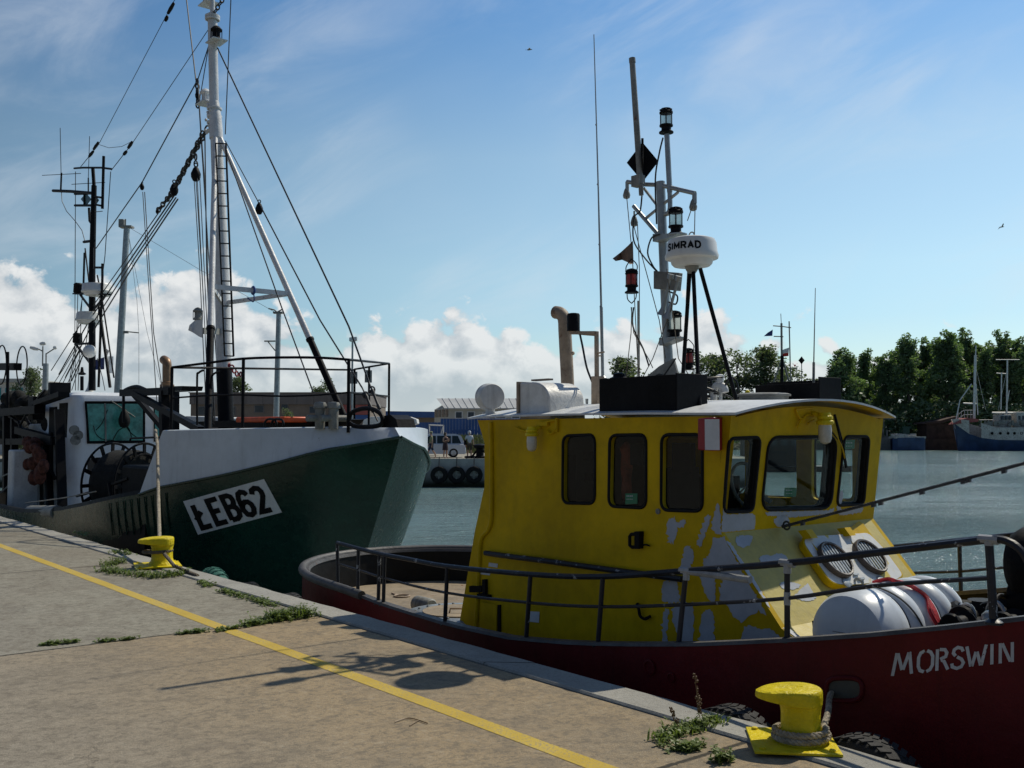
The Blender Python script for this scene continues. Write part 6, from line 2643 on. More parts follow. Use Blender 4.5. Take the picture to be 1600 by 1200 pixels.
# tyre fenders on the near quay face
def tyre(c, axis, R, w, mat, label, group, solo_=True):
    mb = MB()
    axis = axis.normalized()
    prof = []
    for i in range(17):
        an = 2 * pi * i / 16
        rr_ = (R - w * .55) + w * .55 * (abs(cos(an)) ** .6) * (1 if cos(an) > 0 else -1)
        prof.append((rr_, w * .5 * (abs(sin(an)) ** .6) * (1 if sin(an) > 0 else -1)))
    mb.lathe(c, axis, prof, 40)
    e1 = axis.orthogonal().normalized()
    e2 = axis.cross(e1)
    for j in range(44):
        an = 2 * pi * j / 44
        d = e1 * cos(an) + e2 * sin(an)
        tn = e2 * cos(an) - e1 * sin(an)
        for k in (-1, 1):
            mb.box(c + d * (R - .002) + axis * w * .24 * k, (tn + axis * .4 * k).normalized() * .016, (axis - tn * .4 * k).normalized() * w * .17, d * .004)
    return solo('tyre_fender', mb, mat, label, 'tyre', group)


for (px, py), R, mat, lab in (((1143, 1102), .34, M_RUBBERGREY, 'grey tyre showing over the quay edge behind the stalk with seed heads'),
                              ((1352, 1148), .36, M_RUBBERGREY, 'grey tyre over the quay edge right of the near bollard'),
                              ((450, 926), .34, M_RUBBERGREY, 'black tyre at the quay edge in front of the tug stern'),
                              ((386, 909), .34, M_RUBBER, 'dark tyre at the quay edge under the cutter bow')):
    p = onu(px, py, 4.63)
    tyre(p - UP * (R + .01), NX, R, .20, mat, lab, 'tyre fenders along the near quay edge')
mb = MB()
M_GREENNET = paint('green_fender_rope', (0.04, 0.17, 0.13), 0.8, 0.3, 20, 0.6, 70)
p = onu(334, 893, 4.66)
R = .36
mb.torus(p - UP * (R + .0), NX, R - .06, .105, 36, 12)
for j in range(30):
    an = 2 * pi * j / 30
    mb.torus(p - UP * R + (AX * cos(an) + UP * sin(an)) * (R - .06), (UP * cos(an) - AX * sin(an)), .108, .010, 14, 5)
solo('tyre_fender', mb, M_GREENNET, 'tyre bound in green rope at the quay edge beside the weedy bollard', 'tyre', 'tyre fenders along the near quay edge')

# weeds growing from the joints
M_GRASS = foliage('weed_green', (0.10, 0.155, 0.035), (0.25, 0.30, 0.095), .4)
M_DRY = foliage('dry_stalk', (0.16, 0.075, 0.035), (0.22, 0.15, 0.07), .2)


def weed(pts, n, h, spread, seed, label, mat=None, leafy=.9):
    """clump of blades and small leafy sprigs along a line of ground points"""
    r = random.Random(seed)
    n = int(n * .7)
    h *= .8
    mb = MB()
    pts = [onz(x, y, GZ + .004) for x, y in pts]
    for i in range(n):
        s = r.random() * (len(pts) - 1)
        k = min(int(s), len(pts) - 2)
        b = pts[k].lerp(pts[k + 1], s - k) + Vector((r.gauss(0, spread), r.gauss(0, spread), 0))
        hh = h * r.uniform(.25, 1.0) ** 1.3
        an = r.uniform(0, 2 * pi)
        d = Vector((cos(an), sin(an), 0))
        lean = r.uniform(.15, 1.1) * hh
        w = r.uniform(.003, .0065)
        sd = Vector((-d.y, d.x, 0)) * w
        p1 = b + d * lean * .35 + UP * hh * .6
        p2 = b + d * lean + UP * hh * r.uniform(.7, 1.0)
        mb.add([b - sd, b + sd, p1 + sd * .8, p1 - sd * .8, p2], [(0, 1, 2, 3), (3, 2, 4)])
        if r.random() < leafy:
            for j in range(9):
                c = b.lerp(p1, r.random()) if r.random() < .5 else p1.lerp(p2, r.random())
                a2 = r.uniform(0, 2 * pi)
                e = Vector((cos(a2), sin(a2), r.uniform(-.3, .6))).normalized() * r.uniform(.013, .028)
                f = e.cross(UP).normalized() * e.length * .45
                mb.add([c, c + e * .5 + f, c + e, c + e * .5 - f], [(0, 1, 2, 3)])
    return solo('weed_clump', mb, mat or M_GRASS, label, 'weeds', 'weeds growing in the quay joints', smooth=False, fixn=False)


weed([(160, 892), (200, 897), (245, 903), (286, 897)], 420, .11, .06, 1, 'leafy green weeds around the foot of the far yellow bollard')
weed([(165, 884), (192, 878)], 150, .12, .05, 2, 'taller weeds left of the far yellow bollard beside the yellow line')
weed([(312, 910), (328, 917)], 90, .06, .03, 3, 'small weed tuft on the kerb joint nearest the green rope fender')
weed([(348, 924), (385, 935)], 130, .06, .03, 4, 'strip of weeds in the kerb joint behind the large bush of weeds')
weed([(395, 937), (428, 947)], 110, .06, .03, 5, 'weed strip in the kerb joint just left of the large bush of weeds')
weed([(418, 970), (445, 966), (488, 962)], 420, .15, .06, 6, 'largest bushy weed clump where the slab joint meets the kerb')
weed([(385, 978), (412, 973)], 150, .07, .03, 7, 'low green weeds on the slab joint right of the yellow line')
weed([(280, 990), (318, 987)], 80, .04, .02, 8, 'few green leaves on the slab joint just left of the yellow line')
weed([(65, 1008), (120, 1003)], 90, .04, .02, 9, 'scattered tiny weeds along the slab joint at the left')
weed([(150, 1003), (185, 1000), (210, 998)], 70, .03, .015, 21, 'thin broken line of weeds in the slab joint left of the yellow line')
weed([(340, 986), (372, 981)], 70, .04, .02, 22, 'small weeds where the slab joint meets the yellow line')
weed([(1030, 1158), (1058, 1145), (1085, 1138)], 330, .075, .035, 10, 'bright green grass tuft left of the near bollard', leafy=.2)
weed([(1092, 1138), (1122, 1128)], 240, .085, .03, 11, 'grass tuft on the kerb joint below the dry red stalk', leafy=.2)
weed([(1062, 1172), (1088, 1168)], 120, .05, .03, 12, 'low dull weeds below the bright grass tuft')
weed([(1120, 1192), (1140, 1186)], 60, .085, .02, 13, 'thin twiggy weed left of the near bollard plate', leafy=.9)
weed([(120, 832), (135, 838)], 70, .05, .05, 14, 'small dark weeds by the kerb at the far left')
weed([(175, 862), (205, 868)], 120, .06, .05, 15, 'weed patch between kerb and far bollard')
for (bx, by), lean, h in (((1100, 1128), -.05, .26), ((1096, 1130), -.02, .14), ((1065, 1142), -.06, .12)):
    mb = MB()
    b = onz(bx, by)
    tip = b + UP * h + Vector((lean, 0, 0))
    mb.tube([b, b.lerp(tip, .5) + Vector((-.01, 0, 0)), tip], [.003, .0025, .0015], 5)
    r = random.Random(int(bx))
    for j in range(22):
        c = b.lerp(tip, r.uniform(.35, 1.0)) + Vector((r.gauss(0, .006), r.gauss(0, .006), 0))
        mb.ball(c, r.uniform(.003, .008), 5, 3, 1.4)
    solo('seed_stalk', mb, M_DRY, {1100: 'tall dry reddish stalk with seed heads against the dark red hull', 1096: 'shorter dry stalk close beside the tall reddish stalk', 1065: 'short dry stalk in the grass left of the tall reddish stalk'}[bx], 'weeds', smooth=False)
mb = MB()
for ln in ([(617, 1128), (640, 1122), (668, 1130)], [(640, 1134), (655, 1125)]):
    mb.tube(catmull([onz(x, y, GZ + .006) for x, y in ln], 4), .003, 5)
solo('dry_twig', mb, M_DRY, 'thin forked dry twig lying on the tan slab by the yellow line', 'twig')

# ================================================================== ACROSS THE BASIN
M_BROWN = paint('brown_wall', (0.20, 0.165, 0.135), 0.85, 0.16, .3, 0.1, 4)
M_GREYFASCIA = paint('grey_fascia', (0.17, 0.155, 0.15), 0.8, 0.14, .3, 0.1, 4)
M_PINK = paint('faded_red_wall', (0.34, 0.10, 0.09), 0.8, 0.14, .4, 0)
M_CREAM = paint('cream_wall', (0.52, 0.50, 0.43), 0.8, 0.1, .4, 0)
M_METALROOF = paint('pale_metal_roof', (0.50, 0.49, 0.46), 0.5, 0.08, .4, 0)
M_WINDARK = paint('dark_window', (0.04, 0.05, 0.06), 0.15, 0.2, 1, 0)
M_BLUEWALL = paint('blue_sheet_wall', (0.032, 0.10, 0.30), 0.55, 0.14, .5, 0.1, 4)
M_SILVER = paint('silver_car_paint', (0.52, 0.57, 0.64), 0.3, 0.015, 2, 0, metal=0.2)
M_DARKCAR = paint('dark_car_paint', (0.05, 0.07, 0.08), 0.25, 0.05, 2, 0, metal=0.3)
M_CARGLASS = paint('car_glass', (0.02, 0.03, 0.03), 0.06, 0.1, 3, 0)
M_TAIL = paint('tail_lamp', (0.40, 0.02, 0.02), 0.25, 0.1, 3, 0)
M_ALLOY = paint('wheel_rim', (0.45, 0.46, 0.47), 0.3, 0.1, 5, 0, metal=0.6)
M_SKIN = paint('skin', (0.46, 0.28, 0.20), 0.6, 0.06, 6, 0)
M_HAIR = paint('dark_hair', (0.03, 0.02, 0.015), 0.6, 0.2, 10, 0)
M_KHAKI = paint('khaki_cloth', (0.25, 0.26, 0.15), 0.9, 0.12, 6, 0)
M_DRESS = paint('dark_dress', (0.05, 0.03, 0.035), 0.9, 0.15, 6, 0)
M_SHORTS = paint('brown_shorts', (0.10, 0.075, 0.05), 0.9, 0.15, 6, 0)
M_NAVYSH = paint('navy_shorts', (0.02, 0.03, 0.07), 0.9, 0.15, 6, 0)
M_SHIRT = paint('pale_shirt', (0.62, 0.63, 0.66), 0.9, 0.08, 6, 0)
M_TEALB = paint('turquoise_panel', (0.02, 0.30, 0.36), 0.6, 0.2, 1, 0)


def gx(px, y):
    return (px - 800) / FOC * y


def gz(py, y):
    return aty(800, py, y).z


def facade_windows(t, wall_y, rects, mat=None, frame=None):
    for (x0, y0, x1, y1) in rects:
        m1 = MB()
        X0, X1, Z0, Z1 = gx(x0, wall_y), gx(x1, wall_y), gz(y1, wall_y), gz(y0, wall_y)
        m1.wbox(X0 - .08, X1 + .08, wall_y - .06, wall_y - .003, Z0 - .08, Z1 + .08)
        w = part('window', m1, frame or M_WHITECLOTH, t)
        m2 = MB()
        n = 2 if (X1 - X0) > 1.0 else 1
        for k in range(n):
            a = X0 + (X1 - X0) * k / n + .03
            b = X0 + (X1 - X0) * (k + 1) / n - .03
            m2.wbox(a, b, wall_y - .075, wall_y - .062, Z0, Z1)
        part('pane', m2, mat or M_WINDARK, w)


# long brown hall
Y = 112
t = thing('brown_hall', 'long low brown hall with grey fascia behind the cutter bow rail', 'building', (gx(438, Y), Y, 0))
mb = MB()
mb.wbox(gx(298, Y), gx(578, Y), Y, Y + 14, 0, gz(632, Y))
part('wall', mb, M_BROWN, t)
mb = MB()
mb.wbox(gx(297, Y), gx(579, Y), Y - .25, Y + 14.2, gz(632, Y) + .003, gz(614.5, Y))
mb.wbox(gx(297, Y) - .1, gx(579, Y) + .1, Y - .35, Y + 14.3, gz(614.5, Y) + .003, gz(613, Y))
for k in range(11):
    x = 300 + k * 26.5
    mb.wbox(gx(x, Y), gx(x + 5, Y), Y - .33, Y - .253, gz(632, Y), gz(618, Y))
part('fascia', mb, M_GREYFASCIA, t)
mb = MB()
mb.wbox(gx(522, Y), gx(578, Y), Y - .08, Y - .003, gz(648, Y), gz(632.5, Y))
part('red_panel', mb, M_PINK, t)
mb = MB()
mb.wbox(gx(548, Y), gx(578, Y), Y - .10, Y - .005, gz(655, Y), gz(648.5, Y))
part('blue_panel', mb, M_BLUEWALL, t)
facade_windows(t, Y, [(484, 636, 506, 645), (440, 630, 450, 639), (310, 636, 330, 648), (398, 634, 412, 644), (350, 636, 368, 648)], frame=M_GREYFASCIA)
# boat shed with blue roof
Y = 132
t = thing('blue_roofed_shed', 'low shed with a flat blue roof edge left of the cream office', 'building', (gx(640, Y), Y, 0))
mb = MB()
mb.wbox(gx(560, Y), gx(684, Y), Y, Y + 12, 0, gz(652, Y))
part('wall', mb, M_BROWN, t)
mb = MB()
mb.hexa([Vector((gx(556, Y), Y - .8, gz(652.5, Y))), Vector((gx(684, Y), Y - .8, gz(652.5, Y))), Vector((gx(684, Y), Y + 12, gz(652.5, Y))), Vector((gx(556, Y), Y + 12, gz(652.5, Y)))],
        [Vector((gx(556, Y), Y - .8, gz(642, Y))), Vector((gx(684, Y), Y - .8, gz(643.5, Y))), Vector((gx(684, Y), Y + 12, gz(643.5, Y))), Vector((gx(556, Y), Y + 12, gz(642, Y)))])
part('roof', mb, M_BLUEWALL, t)
# white boat cover below it
mb = MB()
Y = 70
mb.prism([aty(x, y, Y) for x, y in [(566, 664), (568, 656), (580, 651), (640, 651), (651, 655), (652, 662), (640, 666)]], Vector((0, 1.6, 0)))
mb.wbox(gx(580, Y), gx(640, Y), Y + .2, Y + 1.4, .02, .7)
solo('covered_boat', mb, M_WHITECLOTH, 'pale boat cover on the far quay just beyond the cutter bow', 'boat', bevel=.05)
# cream office
Y = 100
t = thing('cream_office', 'cream office building with pale ribbed metal roof beside the yellow wheelhouse', 'building', (gx(790, Y), Y, 0))
mb = MB()
EY, RY_, D = gz(637, Y), gz(623.5, Y + 4), 8.0
xl, xr = gx(701, Y), gx(905, Y)
xg = gx(680, Y + 6)
mb.wbox(xl, xr, Y, Y + D, 0, EY)
mb.hexa([Vector((xl, Y + .0, 0)), Vector((xl - .001, Y + .0, 0)), Vector((xg, Y + 5, 0)), Vector((xl, Y + 5, 0))],
        [Vector((xl, Y + .0, EY)), Vector((xl - .001, Y + .0, EY)), Vector((xg, Y + 5, gz(640, Y + 5))), Vector((xl, Y + 5, gz(624, Y + 5)))])
part('wall', mb, M_CREAM, t)
mb = MB()
rt = []
mb.quad(Vector((xl - .4, Y - .5, EY - .05)), Vector((xr + .4, Y - .5, EY - .05)), Vector((xr + .4, Y + 5, RY_ + .1)), Vector((xl - 1.6, Y + 5, RY_ + .1)))
mb.quad(Vector((xl - .4, Y - .5, EY - .15)), Vector((xr + .4, Y - .5, EY - .15)), Vector((xr + .4, Y - .5, EY - .051)), Vector((xl - .4, Y - .5, EY - .051)))
k = int((xr - xl) / .62)
for i in range(k):
    x = xl + (xr - xl) * i / k
    mb.bar(Vector((x, Y - .5, EY - .02)), Vector((x - 1.0 * (1 - i / k), Y + 5, RY_ + .13)), .05, .06)
part('roof', mb, M_METALROOF, t)
facade_windows(t, Y, [(712, 644, 722, 653), (731, 644, 741, 653), (755, 645, 764, 653), (775, 644, 790, 653), (800, 644, 812, 653)])
mb = MB()
for i in range(4):
    f = (i + .5) / 4
    a0 = Vector((lerp(xl, xg, f - .09), Y + lerp(0, 5, f - .09) - .03, gz(651, Y)))
    a1 = Vector((lerp(xl, xg, f + .09), Y + lerp(0, 5, f + .09) - .03, gz(651, Y)))
    n_ = Vector((-.55, -.5, 0)) * .06
    mb.hexa([a0 + n_, a1 + n_, a1, a0], [p + UP * .75 for p in (a0 + n_, a1 + n_, a1, a0)])
part('end_windows', mb, M_WINDARK, t)
# blue sheet fence
Y = 88
mb = MB()
n = 46
x0, x1 = gx(640, Y), gx(862, Y)
for i in range(n):
    a, b = x0 + (x1 - x0) * i / n, x0 + (x1 - x0) * (i + 1) / n
    zt_ = gz(654 if i > 9 else 660, Y)
    mb.wbox(a + .01, b - .01, Y + (.012 if i % 2 else 0), Y + .12, 0, zt_)
solo('blue_fence', mb, M_BLUEWALL, 'tall blue sheet metal fence behind the parked cars', 'fence')
mb = MB()
for x in (671, 692):
    mb.tube([aty(x, 690, 82), aty(x + (0 if x < 680 else 1), 664, 82)], .05, 6)
mb.tube([aty(670, 664, 82), aty(694, 665, 82)], .05, 6)
mb.tube([aty(692, 667, 82), aty(686, 690, 82)], .04, 6)
solo('goal_frame', mb, M_WHITECLOTH, 'thin white metal frame standing before the blue fence', 'metal frame')


# cars
def car(base, head, length, w, h, body, label, open_hatch=False, group='cars parked on the far quay'):
    """small hatchback or people carrier, head = direction its bonnet points"""
    t = thing('parked_car', label, 'car', base, group)
    head = head.normalized()
    sd = Vector((-head.y, head.x, 0))
    L = length
    P = lambda s, q, z: base + head * (s * L / 2) + sd * (q * w / 2) + UP * z
    mb = MB()
    lo = [(-1.0, .32), (-.985, .62), (-.95, .88), (-.5, .93), (.35, .95), (.62, .90), (.93, .72), (1.0, .52), (.985, .28), (-.97, .24)]
    rows = []
    for q, k in ((-1, .93), (-.97, 1.0), (0, 1.02), (.97, 1.0), (1, .93)):
        rows.append([P(s * (1 if abs(q) < .99 else .985), q, z * (1 if abs(q) < .99 else .97)) for s, z in lo])
    mb.grid(rows, closed=True)
    mb.add(rows[0], [tuple(range(len(lo)))])
    mb.add(rows[-1], [tuple(range(len(lo)))])
    up = [(-.95, .90), (-.82, h - .12), (-.66, h - .02), (.02, h), (.22, h - .06), (.66, .90)]
    rows = []
    for q in (-.86, -.80, 0, .80, .86):
        rows.append([P(s, q if z < 1.0 else q * .88, z) for s, z in up])
    mb.grid(rows)
    mb.add(rows[0], [tuple(range(len(up)))])
    mb.add(rows[-1], [tuple(range(len(up)))])
    part('car_body', mb, body, t, bevel=.03)
    for q in (-1, 1):
        m2 = MB()
        for s0, s1, s2, s3 in ((-.84, -.56, -.56, -.74), (-.52, -.09, -.09, -.52), (-.05, .52, .14, -.05)):
            pts = [(s0, .97), (s1, .97), (s2, h - .15), (s3, h - .16)]
            f = lambda s, z: P(s, q * (.868 if z < 1.0 else .868 * .9), z) + sd * q * .012
            m2.add([f(s, z) for s, z in pts], [(0, 1, 2, 3)])
        part('side_window', m2, M_CARGLASS, t, smooth=False)
    m2 = MB()
    m2.add([P(.67, -.78, .93), P(.67, .78, .93), P(.27, .68, h - .07), P(.27, -.68, h - .07)], [(0, 1, 2, 3)])
    m2.v = [p + head * .012 + UP * .008 for p in m2.v]
    part('windscreen', m2, M_CARGLASS, t, smooth=False)
    m2 = MB()
    m2.add([P(-.955, -.72, .98), P(-.955, .72, .98), P(-.84, .62, h - .16), P(-.84, -.62, h - .16)], [(0, 1, 2, 3)])
    m2.v = [p - head * .02 for p in m2.v]
    part('rear_window', m2, M_CARGLASS, t, smooth=False)
    for s in (-.60, .60):
        for q in (-1, 1):
            c = P(s, q * .90, .32)
            m1 = MB()
            m1.lathe(c - sd * .10, sd, [(.20, 0), (.29, .0), (.32, .03), (.32, .17), (.29, .2), (.20, .2)], 24)
            wl_ = part('wheel', m1, M_RUBBER, t)
            m1 = MB()
            o = sd * (.085 * q)
            m1.lathe(c + o, sd * q, [(.205, 0), (.19, .012), (.175, -.01), (0, -.01)], 20)
            for j in range(5):
                an = 2 * pi * j / 5
                d = head * cos(an) + UP * sin(an)
                m1.bar(c + o + d * .03, c + o + d * .19, .05, .02, sd)
            m1.lathe(c + o, sd * q, [(.05, 0), (.05, .015), (0, .015)], 12)
            part('wheel_rim', m1, M_ALLOY, wl_)
    for q in (-1, 1):
        m1 = MB()
        m1.box(P(-.985, q * .86, .86), head * .03, sd * .09, UP * .16)
        part('tail_light', m1, M_TAIL, t, bevel=.01)
        m1 = MB()
        m1.box(P(.93, q * .78, .66), head * .06, sd * .14, UP * .07)
        part('headlight', m1, M_PAPER, t, bevel=.01)
        m1 = MB()
        m1.box(P(.42, q * 1.06, .98), head * .05, sd * .08, UP * .06)
        part('wing_mirror', m1, body, t, bevel=.01)
        m1 = MB()
        for s in (-.30, .10):
            m1.box(P(s, q * 1.015, .78), head * .07, sd * .012, UP * .015)
        part('door_handle', m1, body, t)
    if open_hatch:
        m1 = MB()
        m1.hexa([P(-.66, -.7, h - .02), P(-.66, .7, h - .02), P(-1.15, .66, h + .28), P(-1.15, -.66, h + .28)],
                [P(-.66, -.7, h + .03), P(-.66, .7, h + .03), P(-1.15, .66, h + .34), P(-1.15, -.66, h + .34)])
        part('open_tailgate', m1, body, t)
    return t


car(Vector((gx(678, 69.2), 69.2, 0)), Vector((-1, -.12, 0)), 4.35, 1.78, 1.63, M_SILVER, 'silver people carrier parked on the far quay behind the walking people')
car(Vector((gx(718, 94), 94, .75)), Vector((-1, .25, 0)), 3.6, 1.7, 1.42, M_PAPER, 'pale car with raised tailgate before the blue fence', True)
car(Vector((gx(650, 74.5), 74.5, .25)), Vector((1, -.3, 0)), 4.2, 1.72, 1.48, M_DARKCAR, 'dark car half hidden behind the cutter bow and the silver car')


# people: one skinned body each, clothes as separate pieces
def skin_mesh(name, joints, bones, mat, parent, sub=2):
    """continuous tapered surface grown over connected joints"""
    org = ORG[parent]
    me = bpy.data.meshes.new(name)
    keys = list(joints)
    me.from_pydata([tuple(Vector(joints[k][0]) - org) for k in keys], [(keys.index(a), keys.index(b)) for a, b in bones], [])
    o = bpy.data.objects.new(name, me)
    COL.objects.link(o)
    sk = o.modifiers.new('skin', 'SKIN')
    if not me.skin_vertices:
        bpy.context.view_layer.objects.active = o
    lay = me.skin_vertices[0].data
    for i, k in enumerate(keys):
        r = joints[k][1]
        lay[i].radius = r if isinstance(r, tuple) else (r, r)
        lay[i].use_root = (i == 0)
    ss = o.modifiers.new('subd', 'SUBSURF')
    ss.levels = ss.render_levels = sub
    dg = bpy.context.evaluated_depsgraph_get()
    ev = o.evaluated_get(dg)
    me2 = bpy.data.meshes.new_from_object(ev)
    me2.materials.clear()
    me2.materials.append(mat)
    me2.shade_smooth()
    o.modifiers.clear()
    o.data = me2
    me2.name = name
    bpy.data.meshes.remove(me)
    o.parent = parent
    ORG[o] = org
    return o


def person(base, face, H, label, stride=0.0, arms='down', top=None, bottom=None, dress=None, cap=None, hair=M_HAIR, bag=False):
    t = thing('person', label, 'person', base, 'people on the far quay')
    f = face.normalized()
    s = Vector((-f.y, f.x, 0))
    k = H / 1.75
    P = lambda fx, sx, z: base + (f * fx + s * sx + UP * z) * k
    st = stride
    J = {
        'pelvis': (P(0, 0, .93), .115 * k), 'waist': (P(.01, 0, 1.10), .105 * k), 'chest': (P(.0, 0, 1.30), (.125 * k, .135 * k)), 'neckb': (P(-.01, 0, 1.46), .07 * k),
        'neck': (P(0, 0, 1.52), .05 * k), 'head': (P(.02, 0, 1.60), .085 * k), 'headt': (P(.01, 0, 1.69), .085 * k), 'nose': (P(.105, 0, 1.60), .012 * k),
    }
    B = [('pelvis', 'waist'), ('waist', 'chest'), ('chest', 'neckb'), ('neckb', 'neck'), ('neck', 'head'), ('head', 'headt'), ('head', 'nose')]
    for q, nm in ((1, 'l'), (-1, 'r')):
        d = st * q
        J['hip' + nm] = (P(0, .09 * q, .88), .095 * k)
        J['knee' + nm] = (P(d * .5 + .03, .095 * q, .49), .062 * k)
        J['calf' + nm] = (P(d * .8 - .01, .10 * q, .32), .058 * k)
        J['ank' + nm] = (P(d, .10 * q, .09), .04 * k)
        J['toe' + nm] = (P(d + .15, .11 * q, .035), .035 * k)
        J['sho' + nm] = (P(0, .19 * q, 1.40), .06 * k)
        if arms == 'down':
            el, wr, ha = (-.02 - d * .2, .25 * q, 1.12), (.06 - d * .35, .25 * q, .88), (.08 - d * .4, .25 * q, .80)
        else:
            el, wr, ha = (.05, .25 * q, 1.14), (.24, .10 * q, 1.22), (.30, .06 * q, 1.27)
        J['elb' + nm] = (P(*el), .042 * k)
        J['wri' + nm] = (P(*wr), .030 * k)
        J['han' + nm] = (P(*ha), .034 * k)
        B += [('pelvis', 'hip' + nm), ('hip' + nm, 'knee' + nm), ('knee' + nm, 'calf' + nm), ('calf' + nm, 'ank' + nm), ('ank' + nm, 'toe' + nm), ('chest', 'sho' + nm),
              ('sho' + nm, 'elb' + nm), ('elb' + nm, 'wri' + nm), ('wri' + nm, 'han' + nm)]
        hv = (Vector(J['han' + nm][0]) - Vector(J['wri' + nm][0])).normalized()
        across = f if arms == 'down' else UP
        for i, (o_, ln) in enumerate(((-.026, .070), (-.009, .082), (.009, .078), (.026, .062))):
            a = Vector(J['han' + nm][0]) + across * o_ * k + hv * .02 * k
            J['fa%d%s' % (i, nm)] = (a, .010 * k)
            J['fb%d%s' % (i, nm)] = (a + hv * ln * .55 * k, .009 * k)
            J['fc%d%s' % (i, nm)] = (a + hv * ln * k - s * q * .018 * k, .008 * k)
            B += [('han' + nm, 'fa%d%s' % (i, nm)), ('fa%d%s' % (i, nm), 'fb%d%s' % (i, nm)), ('fb%d%s' % (i, nm), 'fc%d%s' % (i, nm))]
        a = Vector(J['han' + nm][0]) + across * .035 * k
        J['tha' + nm] = (a, .011 * k)
        J['thb' + nm] = (a + (across * .6 + hv * .8) * .045 * k, .009 * k)
        B += [('han' + nm, 'tha' + nm), ('tha' + nm, 'thb' + nm)]
    skin_mesh('body', J, B, M_SKIN, t, 1)

    def piece(nm, keys, bones, grow, mat, ends=None):
        jj = {}
        for kk in keys:
            p, r = J[kk]
            r = r[0] if isinstance(r, tuple) else r
            jj[kk] = (p, r * grow + .012)
        if ends:
            jj.update(ends)
        return skin_mesh(nm, jj, bones, mat, t, 1)
    if top:
        ends = {}
        bb = [('chest', 'waist'), ('waist', 'pelvis'), ('chest', 'neckb')]
        for nm in 'lr':
            p = Vector(J['sho' + nm][0]).lerp(Vector(J['elb' + nm][0]), .75)
            ends['slv' + nm] = (p, .058 * k)
            bb += [('chest', 'sho' + nm), ('sho' + nm, 'slv' + nm)]
        piece('shirt', ['chest', 'waist', 'pelvis', 'neckb', 'shol', 'shor'], bb, 1.08, top, ends)
    if bottom:
        ends = {}
        bb = [('pelvis', 'hipl'), ('pelvis', 'hipr')]
        for nm in 'lr':
            p = Vector(J['hip' + nm][0]).lerp(Vector(J['knee' + nm][0]), .98)
            ends['cuf' + nm] = (p, .078 * k)
            bb.append(('hip' + nm, 'cuf' + nm))
        piece('shorts', ['pelvis', 'hipl', 'hipr'], bb, 1.1, bottom, ends)
    if dress:
        mbd = MB()
        mbd.lathe(P(0, 0, .56), UP, [(.20 * k, 0), (.19 * k, .2 * k), (.165 * k, .36 * k), (.13 * k, .52 * k), (.15 * k, .70 * k), (.165 * k, .80 * k), (.10 * k, .88 * k), (0, .885 * k)], 20)
        part('dress', mbd, dress, t)
    mbh = MB()
    if cap:
        mbh.lathe(P(.0, 0, 1.66), UP, [(.108 * k, 0), (.106 * k, .04 * k), (.085 * k, .09 * k), (.04 * k, .115 * k), (0, .118 * k)], 16)
        mbh.prism([P(.06, -.08, 1.665), P(.19, -.05, 1.65), P(.19, .05, 1.65), P(.06, .08, 1.665)], UP * .012)
        part('cap', mbh, cap, t)
    else:
        mbh.lathe(P(-.02, 0, 1.55), UP, [(.085 * k, 0), (.105 * k, .08 * k), (.10 * k, .16 * k), (.06 * k, .215 * k), (0, .225 * k)], 16)
        part('hair', mbh, hair, t)
    if bag:
        mbb = MB()
        mbb.box(P(.02, -.27, 1.02), f * .14 * k, s * .07 * k, UP * .15 * k)
        mbb.tube([P(.02, -.24, 1.15), P(.05, -.05, 1.35), P(.0, .15, 1.48)], .014, 6)
        solo('shoulder_bag', mbb, M_BLACKMATT, 'dark shoulder bag carried by the person in the pale shirt', 'bag', bevel=.02)
    return t


Yp = 66.0
person(Vector((gx(674, Yp), Yp, 0)), Vector((-1, -.1, 0)), 1.76, 'walking person in khaki shirt, cap and dark knee shorts on the far quay', .30, 'down', M_KHAKI, M_NAVYSH, cap=M_KHAKI)
person(Vector((gx(696, Yp), Yp, 0)), Vector((.7, -.6, 0)), 1.70, 'standing person in a dark dress with raised hands before the silver car', .04, 'up', dress=M_DRESS)
person(Vector((gx(733.5, Yp - .2), Yp - .2, 0)), Vector((.2, -1, 0)), 1.80, 'person in open pale shirt and brown shorts right of the silver car', .10, 'down', M_SHIRT, M_SHORTS, hair=M_PAPER, bag=True)

# black mooring bollard and coil on the far quay
mb = MB()
p = Vector((gx(750, 65.4), 65.4, .03))
mb.lathe(p, UP, [(.45, 0), (.45, .12), (.26, .16), (.24, .60), (.42, .68), (.44, .85), (.3, .92), (0, .94)], 20)
mb.tube([p + Vector((-.9, 0, .05)), p + Vector((-.5, .1, .12)), p + Vector((-.2, 0, .5)), p + Vector((.3, -.25, .45))], .07, 8)
mb.torus(p + Vector((-.6, -.1, .08)), UP, .35, .07, 20, 6)
solo('quay_capstan', mb, M_BLACK, 'black capstan with rope coil on the far quay beside the wheelhouse', 'capstan')
